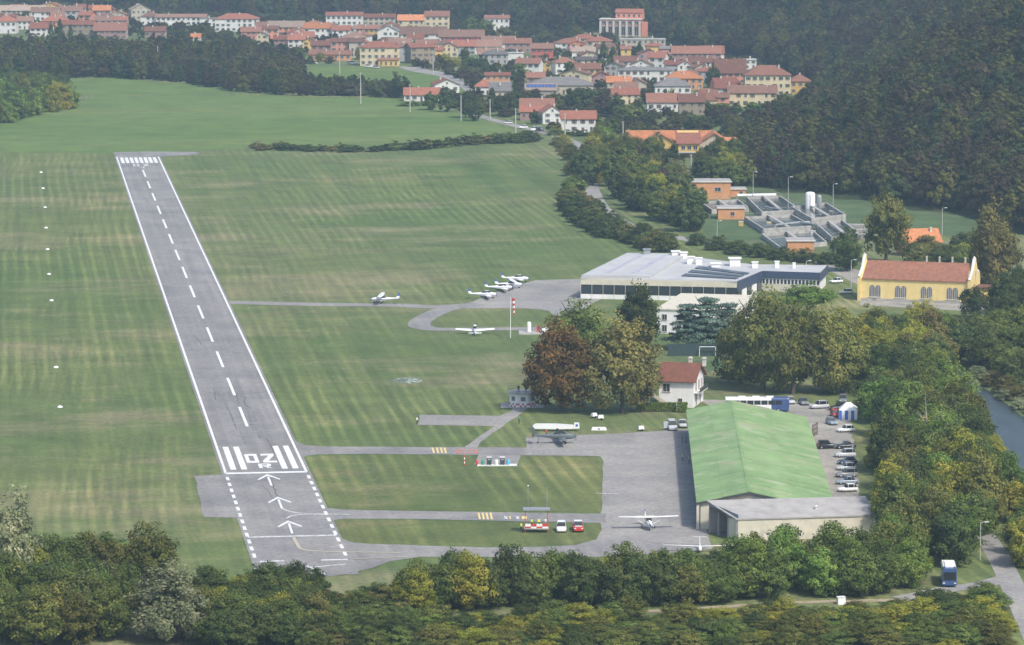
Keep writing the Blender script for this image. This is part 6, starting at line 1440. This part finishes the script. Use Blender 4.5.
# ================================================================== people
def person_base(pose):
    J = dict(pelvis=(0, 0, .95), waist=(0, .0, 1.08), chest=(0, .0, 1.3), neck=(0, .0, 1.47), head0=(0, -.02, 1.56), head=(0, -.03, 1.66), top=(0, -.01, 1.75))
    E = [('pelvis', 'waist'), ('waist', 'chest'), ('chest', 'neck'), ('neck', 'head0'), ('head0', 'head'), ('head', 'top')]; RR = dict(pelvis=.15, waist=.135, chest=.165, neck=.06, head0=.075, head=.1, top=.06)
    bend = {'stand': .03, 'reach': .32, 'hips': .1}[pose]
    for s, n in ((-1, 'l'), (1, 'r')):
        J.update({'sh' + n: (s * .18, 0, 1.40), 'el' + n: (s * (.26 if pose != 'hips' else .36), -bend * .3, 1.13), 'wr' + n: (s * (.27 if pose != 'hips' else .2), -.05 - bend, .90 + bend * .5), 'ha' + n: (s * .26, -.07 - bend * 1.2, .80 + bend * .6), 'hp' + n: (s * .095, 0, .88), 'kn' + n: (s * .11, -.03, .49), 'an' + n: (s * .12, .02, .09), 'to' + n: (s * .13, -.15, .04)})
        E += [('chest', 'sh' + n), ('sh' + n, 'el' + n), ('el' + n, 'wr' + n), ('wr' + n, 'ha' + n), ('pelvis', 'hp' + n), ('hp' + n, 'kn' + n), ('kn' + n, 'an' + n), ('an' + n, 'to' + n)]
        RR.update({'sh' + n: .075, 'el' + n: .05, 'wr' + n: .035, 'ha' + n: .04, 'hp' + n: .095, 'kn' + n: .065, 'an' + n: .045, 'to' + n: .04})
        for f in range(5):
            a = (f - 2) * .018; ln = (.05, .085, .09, .085, .07)[f]; J['f%d%s' % (f, n)] = (s * (.26 + (.035 if f == 0 else 0)), -.07 - bend * 1.2 + a, .80 + bend * .6 - ln); E.append(('ha' + n, 'f%d%s' % (f, n))); RR['f%d%s' % (f, n)] = .011
    ks = list(J); me = bpy.data.meshes.new('person_form'); me.from_pydata([J[k] for k in ks], [(ks.index(a), ks.index(b)) for a, b in E], []); o = bpy.data.objects.new('person_form', me); COL.objects.link(o)
    sk = o.modifiers.new('skin', 'SKIN')
    for i, k in enumerate(ks): v = me.skin_vertices[0].data[i]; v.radius = (RR[k], RR[k] * (.72 if k in ('pelvis', 'waist', 'chest') else 1)); v.use_root = (k == 'pelvis')
    o.modifiers.new('sub', 'SUBSURF').levels = 1
    dg = bpy.context.evaluated_depsgraph_get(); ev = o.evaluated_get(dg); out = bpy.data.meshes.new_from_object(ev); bpy.data.objects.remove(o); out.name = 'body'
    out.materials.clear()
    for m in (SKIN, mat('shirt grey', (.2, .2, .22), .9), mat('trousers', (.05, .055, .075), .9), mat('hair', (.04, .03, .025), .8)): out.materials.append(m)
    for p in out.polygons:
        c = p.center; arm = abs(c.x) > .2 and c.z < 1.42
        p.use_smooth = True; p.material_index = 3 if (c.z > 1.66 or (c.z > 1.58 and c.y > .02)) else (0 if c.z > 1.46 or (arm and c.z < 1.0 and abs(c.x) > .19) else (1 if c.z > .97 or arm else 2))
    return out
SKIN = mat('skin', (.52, .34, .26), .6, .06)
FORM = {k: person_base(k) for k in ('stand', 'reach', 'hips')}
HIVIS = mat('high visibility yellow', (.62, .78, .08), .7, .05); CLO = {k: mat('cloth ' + k, c, .9, .1) for k, c in dict(white=(.75, .75, .74), dark=(.035, .04, .06), blue=(.05, .12, .40), red=(.6, .07, .05), grey=(.25, .25, .27), green=(.08, .25, .12)).items()}
VEST = MB().rings([[(w * math.cos(a), d * math.sin(a), z) for a in [2 * math.pi * i / 12 for i in range(12)]] for z, w, d in ((.95, .21, .16), (1.1, .19, .15), (1.3, .235, .165), (1.42, .17, .13))]).mesh('vest'); VEST.materials.append(HIVIS)
def person(px, py, top, legs, label, rz=0, vest=False, pose='stand', z=.045, loc=None):
    p = loc or g(px, py); t = thing('person', label, 'person', (p.x, p.y, z), rad(rz), 'people on the airfield'); b = put('body', FORM[pose], [SKIN, CLO[top], CLO[legs], MATS['hair']], t)
    if vest: put('vest', VEST, None, t)
    return t
person(417, 424.5, 'white', 'dark', 'person in white shirt walking at the left end of the hut path', 60)
person(682.5, 461.5, 'grey', 'dark', 'person in yellow vest standing by the hangar doors', 90, True); person(689.2, 464, 'green', 'dark', 'person in yellow vest and green shirt close to the hangar doors', -90, True, 'hips')
person(682.2, 443.5, 'dark', 'dark', 'person in dark clothes left of two by the far hangar doors', 80); person(686, 443.5, 'blue', 'dark', 'person in blue top right of two by the far hangar doors', -80)
person(521, 531.5, 'grey', 'dark', 'person in yellow vest standing left of the start cart', 20, True)
b0 = g(536.5, 532.5)
person(0, 0, 'grey', 'dark', 'person in yellow vest in the start cart, left of two', 0, True, 'reach', .95, b0 + Vector((-.9, .4, 0))); person(0, 0, 'white', 'dark', 'person in yellow vest in the start cart, right of two', 0, True, 'stand', .95, b0 + Vector((.4, .4, 0))); person(0, 0, 'white', 'grey', 'person in white shirt at the right end of the start cart', 0, False, 'stand', .95, b0 + Vector((1.6, .6, 0)))
person(533, 437.8, 'grey', 'dark', 'person in yellow vest behind the tail of the military trainer', 30, True); person(546.3, 437.2, 'red', 'dark', 'person in red top behind the military trainer', -20); person(519, 424, 'green', 'dark', 'person in green top on the grass below the control hut', 0, False, 'hips')
hb = g(523, 405.5)
person(0, 0, 'dark', 'dark', 'person in dark clothes on the hut roof, left of three', 0, False, 'hips', 3.23, hb + Vector((-1.0, -1.5, 0))); person(0, 0, 'blue', 'dark', 'person in blue top on the hut roof, middle of three', 0, False, 'reach', 3.23, hb + Vector((.6, -1.8, 0))); person(0, 0, 'grey', 'dark', 'person in grey top on the hut roof, right of three', 0, False, 'stand', 3.23, hb + Vector((2.0, -1.0, 0)))
# ================================================================== trees one can tell apart
# the big trees in the middle, each by itself
for a in [
 ('plane_orange', 561, 412, 20.5, 17.5, 'broad plane tree with orange autumn leaves beside the control hut'),
 ('plane_brown', 622, 413, 22, 19, 'broad plane tree with brown olive leaves beside the white house'),
 ('green', 578, 374, 18.5, 16.5, 'round green tree behind the orange plane tree'),
 ('dark', 638, 352, 17.5, 14, 'round dark green tree before the long flat clubhouse'),
 ('cedar', 688, 350, 12.5, 10.8, 'blue green cedar left of three before the white annex'),
 ('cedar', 708, 351, 14.5, 12, 'blue green cedar in the middle of three before the white annex'),
 ('cedar', 727, 351, 13, 11, 'blue green cedar right of three before the white annex'),
 ('olive', 763, 392, 23.5, 17, 'very large olive tree behind the white bus'),
 ('olive', 793, 394, 21, 14, 'olive tree with a tall bare trunk at the car park head'),
 ('poplar', 825, 393, 20, 15, 'tall olive tree at the far end of the car park'),
 ('olive', 741, 384, 18, 13, 'olive tree between the white house and the largest olive tree'),
 ('green', 781, 370, 18, 14, 'green tree behind the largest olive tree'),
 ('olive', 846, 394, 17, 13, 'olive tree over the far corner of the car park'),
 ('green', 815, 374, 17, 14, 'green tree below the umbrella pine'),
 ('yellow', 858, 377, 15, 12, 'yellow green tree at the corner of the wood by the car park'),
 ('pine', 808, 336, 13.5, 15.5, 'wide flat topped bright green pine before the clubhouse wing'),
 ('poplar', 886, 263, 23, 14.5, 'tall pale olive tree between the water works and the yellow hall'),
 ('dark', 846, 271, 13.5, 11.5, 'dark round tree at the corner of the water works'),
 ('brown', 992, 295, 26, 17, 'tall brownish tree right of the yellow hall'),
 ('dark', 975, 318, 9.5, 8.5, 'small dark tree against the end gable of the yellow hall'),
 ('dark', 712, 175, 13, 9, 'dark tree before the orange school'),
 ('conifer', 604, 72, 16, 11, 'left of the two big dark firs in the village'),
 ('conifer', 613, 71, 13, 10, 'right of the two big dark firs in the village'),
 ('conifer', 639, 60, 10, 9, 'dark pointed fir before the long flat block'),
 ('dark', 713, 88, 12, 9, 'dark tree beside the salmon dormer house'),
 ('yellow', 745, 150, 9, 8, 'bright yellow tree right of the orange school'),
 ('conifer', 51, 41, 12, 6, 'left of three dark cypresses in the left cluster of houses'),
 ('conifer', 60, 42, 14, 7, 'middle of three dark cypresses in the left cluster of houses'),
 ('conifer', 71, 44, 12, 6, 'right of three dark cypresses in the left cluster of houses'),
 ('dark', 62, 90, 16, 9, 'tall dark tree standing alone at the edge of the small field'),
 ('willow', 12, 604, 19, 14, 'grey green willow at the left edge of the picture'),
 ('olive', 150, 604, 14, 12, 'olive tree rising over the bushes at bottom left'),
 ('willow', 168, 641, 13, 15, 'rounded grey willow at bottom left beside the dead stems'),
]: tree(a[0], a[1], a[2], a[3], a[4], a[5], 'large single trees')
# rows and small groups, told apart by their place
for k, (x, y, h, w, s) in enumerate([(697, 245, 4.5, 8, 'bush'), (717, 250, 5, 8.5, 'bush'), (738, 254, 5, 10, 'bush'), (760, 257, 5.2, 9, 'bush'), (783, 260, 4.6, 10, 'bush'), (805, 262, 4.4, 9, 'bush'), (826, 264, 4, 8, 'bush')]):
    tree(s, x, y, h, w, f'{["first", "second", "third", "fourth", "fifth", "sixth", "seventh"][k]} clipped dark bush from the left behind the clubhouse roof', 'bushes behind the clubhouse')
B = 'trees of the belt along the valley road'
wood([(566, 205), (572, 180), (590, 160), (612, 152), (640, 158), (668, 172), (690, 195), (702, 232), (690, 238), (650, 222), (618, 200), (606, 178)], 9.5, {'dark': 5, 'green': 4, 'russet': .8, 'brown': 1, 'willow': .5}, (8, 13), (8, 12), 'in the belt before the orange school', B, 3)
wood([(570, 196), (566, 212), (590, 232), (620, 243), (660, 252), (688, 254), (662, 246), (628, 236), (604, 222), (586, 206)], 6.5, {'bush': 4, 'gbush': 3, 'bbush': 1.5}, (4.5, 7.5), (7.5, 10), 'in the curving hedge at the right of the airfield', 'shrubs of the curving hedge', 4)
wood([(556, 141), (576, 150), (580, 170), (582, 188), (570, 186), (572, 165), (562, 150)], 8, {'dark': 3, 'green': 3, 'bbush': 1}, (3.5, 6), (7, 9), 'on the field side of the valley road', 'trees on the field side of the road', 5)
wood([(700, 170), (735, 160), (752, 185), (740, 190), (700, 188)], 9, {'dark': 4, 'green': 3, 'olive': 1}, (8, 12), (8, 10), 'behind the orange pump house', 'trees behind the pump house', 6)
# behind and beside the yellow hall
wood([(905, 262), (960, 258), (985, 270), (982, 281), (930, 275)], 8, {'dark': 4, 'green': 3, 'brown': 1}, (5, 9), (8, 11), 'behind the yellow hall', 'trees behind the yellow hall', 8)
wood([(940, 345), (1040, 330), (1060, 372), (1030, 392), (985, 378), (950, 366)], 10, {'dark': 3, 'green': 4, 'olive': 1}, (8, 12), (9, 12), 'on the far bank of the river', 'trees on the far river bank', 9)
wood([(962, 372), (990, 386), (1010, 402), (1040, 424), (1060, 420), (1010, 390), (975, 370)], 5.5, {'wbush': 4, 'bbush': 1.5, 'bush': 1}, (3, 5), (5.5, 7.5), 'overhanging the far edge of the river', 'shrubs on the far river bank', 10)
wood([(985, 300), (1040, 300), (1050, 325), (1000, 318)], 9, {'dark': 4, 'russet': 1, 'green': 2}, (8, 13), (8, 11), 'right of the yellow hall', 'trees right of the yellow hall', 12)
# the trees before the yellow hall
wood([(838, 350), (900, 344), (950, 350), (945, 376), (900, 378), (848, 380)], 6.8, {'olive': 4, 'yellow': 2.5, 'green': 3, 'brown': 1}, (8, 13), (9, 12), 'before the yellow hall', 'trees before the yellow hall', 13)
# wood between car park and river
WOODR = 'trees of the wood between car park and river'
wood([(864, 386), (940, 378), (952, 408), (966, 440), (975, 470), (935, 472), (882, 440), (868, 415)], 7.6, {'green': 5, 'olive': 2, 'fresh': 2, 'dark': 2, 'brown': .4}, (9, 14), (9, 12.5), 'in the wood between the car park and the river', WOODR, 15)
wood([(884, 448), (935, 476), (975, 478), (990, 505), (985, 535), (960, 566), (900, 570), (882, 500)], 7.0, {'green': 4, 'fresh': 2.5, 'olive': 2.5, 'dark': 2, 'yellow': .8}, (10, 15), (8.5, 12), 'at the near end of the wood by the river', 'trees of the near wood by the river', 16)
wood([(962, 400), (980, 425), (994, 455), (1008, 490), (1016, 510), (1000, 510), (985, 480), (970, 440), (955, 405)], 6.0, {'orange': 5, 'yellow': 2, 'fresh': 2}, (3.5, 6), (5, 7), 'lining the near bank of the river', 'trees lining the near river bank', 17)
wood([(1006, 500), (1030, 505), (1060, 560), (1050, 600), (1018, 560)], 8, {'fresh': 3, 'yellow': 2, 'green': 3}, (7, 11), (7, 9), 'at the right edge beside the lower road', 'trees beside the lower road', 18)
# hedge wood along the bottom, left to right
NEARB = 'trees of the thicket along the bottom edge'
wood([(408, 604), (470, 596), (640, 595), (745, 590), (745, 604), (640, 608), (470, 611), (408, 616)], 4.7, {'green': 4, 'dark': 4, 'olive': 1.0, 'yellow': .5}, (7, 10.5), (7, 9.5), 'in the thicket along the bottom edge', NEARB, 20)
wood([(728, 590), (800, 578), (900, 574), (925, 584), (922, 595), (850, 598), (735, 602)], 5.4, {'green': 4, 'fresh': 3, 'olive': 2, 'yellow': 1.2}, (8, 10.8), (7.5, 10), 'in the thicket below the hangar', 'trees of the thicket below the hangar', 21)
wood([(-15, 592), (60, 582), (125, 590), (130, 622), (110, 645), (-15, 652)], 5.4, {'dark': 4, 'green': 4, 'olive': 2, 'wbush': .6}, (8, 12), (8, 11), 'in the bottom left thicket', 'trees of the bottom left thicket', 22)
wood([(205, 602), (300, 600), (325, 612), (325, 645), (200, 655), (180, 635)], 4.6, {'dark': 5, 'green': 3, 'bbush': 1}, (5, 7.5), (6.5, 9), 'below the runway end', 'trees below the runway end', 23)
wood([(310, 606), (405, 602), (415, 645), (310, 655)], 4.0, {'bush': 4, 'gbush': 3, 'bbush': 1}, (2.6, 4.2), (5, 7), 'in the low scrub at the bottom', 'low scrub shrubs', 24)
for k, (x, y, h, w, s) in enumerate([(293, 597, 6.8, 7, 'dark'), (333, 618, 4.5, 6, 'bush'), (268, 596, 6, 6.5, 'dark')]):
    tree(s, x, y, h, w, f'{["middle", "right", "left"][k]} of three dark bushy trees at the near runway end', 'bushes at the near runway end')
tree('green', 690, 596, 8.6, 8.5, 'green leafy tree hiding the nose of the glider', 'large single trees'); tree('dark', 712, 594, 8.2, 8, 'dark tree below the right wing of the glider', 'large single trees')
tree('ybush', 622, 606, 8.5, 4.0, 'tall yellow green shrub in the bottom thicket', 'large single trees')
# hedge across the field
line = [g(*p) for p in [(262, 149), (300, 150), (350, 151), (400, 150), (440, 147), (480, 144), (515, 142), (535, 141)]]
line = spline(line, 5)
for i, p in enumerate(line[:-1]):
    s = pick(R, {'bush': 4, 'gbush': 2, 'bbush': 2})
    tree(s, 0, 0, R.uniform(2.2, 3.2) + (1.4 if i > 14 else 0), R.uniform(8, 11), f'{WORD[s]} in the hedge across the far field', 'shrubs of the field hedge', Vector((p.x + R.uniform(-2, 2), p.y + R.uniform(-5, 5), 0)))
# village trees
for k, (s, x, y, h, w) in enumerate([('dark', 285, 60, 10, 8), ('dark', 300, 62, 9, 8), ('green', 320, 62, 6, 8), ('dark', 358, 60, 8, 5), ('green', 345, 36, 6, 6), ('green', 380, 41, 5, 10), ('dark', 388, 40, 4, 8),
    ('green', 470, 35, 13, 14), ('green', 486, 33, 10, 12), ('dark', 445, 62, 5, 10), ('green', 455, 66, 5, 12), ('green', 470, 70, 8, 14), ('dark', 482, 72, 9, 12), ('dark', 498, 82, 10, 12), ('dark', 510, 84, 9, 12),
    ('dark', 400, 98, 14, 15), ('green', 430, 110, 9, 12), ('dark', 447, 112, 12, 12), ('dark', 466, 118, 14, 11), ('dark', 475, 121, 12, 12), ('conifer', 492, 112, 12, 10), ('dark', 505, 116, 12, 14), ('dark', 515, 112, 11, 12),
    ('green', 520, 78, 9, 13), ('dark', 535, 70, 8, 12), ('dark', 560, 72, 9, 14), ('green', 572, 76, 9, 12), ('green', 590, 76, 6, 12), ('dark', 535, 124, 7, 8), ('dark', 575, 110, 12, 15), ('dark', 590, 112, 12, 15), ('russet', 602, 116, 11, 13),
    ('dark', 618, 118, 12, 14), ('green', 632, 122, 9, 13), ('green', 645, 72, 5, 9), ('dark', 600, 90, 6, 12), ('conifer', 672, 103, 8, 6), ('dark', 705, 114, 7, 10), ('green', 722, 114, 6, 14), ('dark', 735, 115, 6, 12), ('green', 755, 117, 8, 14),
    ('dark', 770, 122, 9, 13), ('green', 788, 108, 8, 12), ('green', 690, 124, 5, 12), ('dark', 705, 127, 6, 10), ('green', 612, 136, 9, 12), ('green', 600, 140, 8, 11), ('dark', 560, 132, 4, 12), ('bush', 580, 136, 3.5, 12), ('dark', 640, 146, 10, 12),
    ('green', 655, 162, 13, 12), ('dark', 630, 150, 8, 10), ('green', 525, 30, 10, 14), ('green', 505, 36, 6, 14), ('olive', 575, 40, 10, 12), ('green', 545, 40, 6, 14), ('green', 628, 35, 8, 8), ('dark', 425, 44, 4, 8), ('gbush', 410, 106, 3, 14), ('gbush', 560, 135, 3, 14)]):
    h *= 0.92
    row_ = 'by the valley road' if y > 100 else ('in the middle of the village' if y > 50 else 'in the upper village')
    sd = 'left of centre' if x < 400 else ('in the centre' if x < 560 else 'on the right')
    tree(s, x, y, h, w * 0.82, f'{WORD[s]} {row_}, {sd}', 'trees of the village')
plant_all()
# far belts that read as one mass
def belt(name, poly, sp, hr, wr, label, seed, weights=None, depth=1.0, near=False):
    scatter(name, [(x, y, -0.2) for x, y in fill(poly, sp, seed, depth)], label, 'trees', hr, wr, seed, weights, near=near)
belt('field_tree_belt', [(-30, 76), (45, 79), (115, 78), (190, 83), (232, 92), (300, 96), (302, 78), (280, 62), (240, 60), (170, 56), (60, 54), (-30, 54)], 9, (8, 13.5), (8, 13), 'belt of dark trees between the far field and the village', 31)
belt('low_field_belt', [(300, 96), (400, 97.5), (398, 93), (330, 88), (300, 84)], 7, (5, 8), (7, 10), 'low bushy belt below the small village field', 32)
belt('left_wood', [(-40, 128), (2, 126), (30, 116), (66, 112), (70, 104), (50, 94), (-40, 90)], 8.5, (8, 15), (9, 13), 'small wood at the left edge beside the far field', 33, [10, 5, 8, 22, 12, 22, 8, 4], near=True)
belt('roadside_wood', [(742, 150), (765, 128), (800, 118), (822, 95), (830, 110), (770, 160), (756, 185)], 8.5, (9, 14), (9, 12), 'dark wood at the hill foot right of the village', 34)
belt('track_scrub', [(410, 622), (640, 618), (860, 611), (960, 602), (1000, 600), (1010, 650), (640, 655), (410, 660)], 5.0, (1.8, 4.2), (5, 8), 'low mixed scrub below the sandy track', 25, near=True)
# garden trees and bushes between the houses
vp = [(-20, 34), (130, 36), (240, 60), (300, 64), (400, 66), (440, 72), (470, 84), (400, 97), (440, 108), (500, 116), (560, 132), (620, 140), (700, 150), (760, 140), (800, 112), (815, 94), (760, 66), (660, 46), (590, 36), (500, 28), (450, 20), (250, 18), (130, 10), (-20, 6)]
gp = []
FLD = [tuple(g(*q)[:2]) for q in [(304, 65), (365, 66), (440, 73), (458, 81), (480, 97), (400, 93), (318, 88)]]
for (x, y) in fill(vp, 13, 41):
    if inside((x, y), FLD): continue
    if any(abs(x - hx) < hw_ / 2 + 3 and (hy - 26) < y < hy + hd + 3 for hx, hy, hw_, hd in HOUSES): continue
    gp.append((x, y, -.1))
scatter('garden_trees', gp, 'small garden trees and bushes filling the gaps between the village houses', 'trees', (3, 6), (5.5, 9), 42, [26, 14, 20, 12, 8, 3, 3, 4, 1])
# dead trees
def dead(px, py, h, n, label, seed, spread=.5):
    rs = random.Random(seed); t = thing('dead_tree', label, 'tree', g(px, py), 0, 'bare dead trees')
    for s in range(n):
        mb = MB(); p = Vector((rs.uniform(-1, 1) * spread * n, rs.uniform(-1, 1) * spread * n * .5, 0)); hh = h * rs.uniform(.7, 1)
        q = p + Vector((rs.uniform(-.12, .12) * hh, rs.uniform(-.1, .1) * hh, hh)); mb.tube(p, q, .16, .05, 6)
        for k in range(9):
            f = rs.uniform(.25, .95); a = p.lerp(q, f); th = rs.uniform(0, 6.28); L_ = (1.1 - f) * hh * .42
            b = a + Vector((math.cos(th) * L_, math.sin(th) * L_, L_ * .7)); mb.tube(a, b, .07, .025, 5)
            c = a.lerp(b, .5); mb.tube(c, c + Vector((rs.uniform(-1, 1), rs.uniform(-1, 1), 1)) * L_ * .4, .04, .015, 4)
        mb.build('stem', PALEBARK, t)
dead(931, 478, 19, 1, 'pale dead tree standing bare above the wood by the river', 1)
dead(944, 476, 18, 1, 'second pale dead trunk beside the bare tree by the river', 2)
dead(78, 632, 9, 6, 'bundle of bare grey stems at the bottom left', 3, .25)
dead(105, 634, 8, 5, 'thinner bare grey stems right of the bottom left bundle', 4, .25)
# ================================================================== haze: one closed box of pale air round everything
def haze_box():
    mb = MB(); x0, x1, y0, y1, z0, z1 = -6100, 6100, -600, 12100, -4, float(GZ.max()) + 30
    mb.box(((x0 + x1) / 2, (y0 + y1) / 2, (z0 + z1) / 2), (x1 - x0, y1 - y0, z1 - z0))
    m = bpy.data.materials.new('hazy air'); m.use_nodes = True
    t = m.node_tree
    for n in list(t.nodes): t.nodes.remove(n)
    o = t.nodes.new('ShaderNodeOutputMaterial'); v = t.nodes.new('ShaderNodeVolumePrincipled')
    v.inputs['Color'].default_value = (0.56, 0.76, 1.0, 1); v.inputs['Density'].default_value = HAZE; v.inputs['Anisotropy'].default_value = 0.2
    t.links.new(v.outputs[0], o.inputs['Volume'])
    ob = mb.build('haze', m); tag(ob, 'pale bluish haze in the air over the whole valley', 'haze', None, 'stuff')
HAZE = 1.05e-4
haze_box()
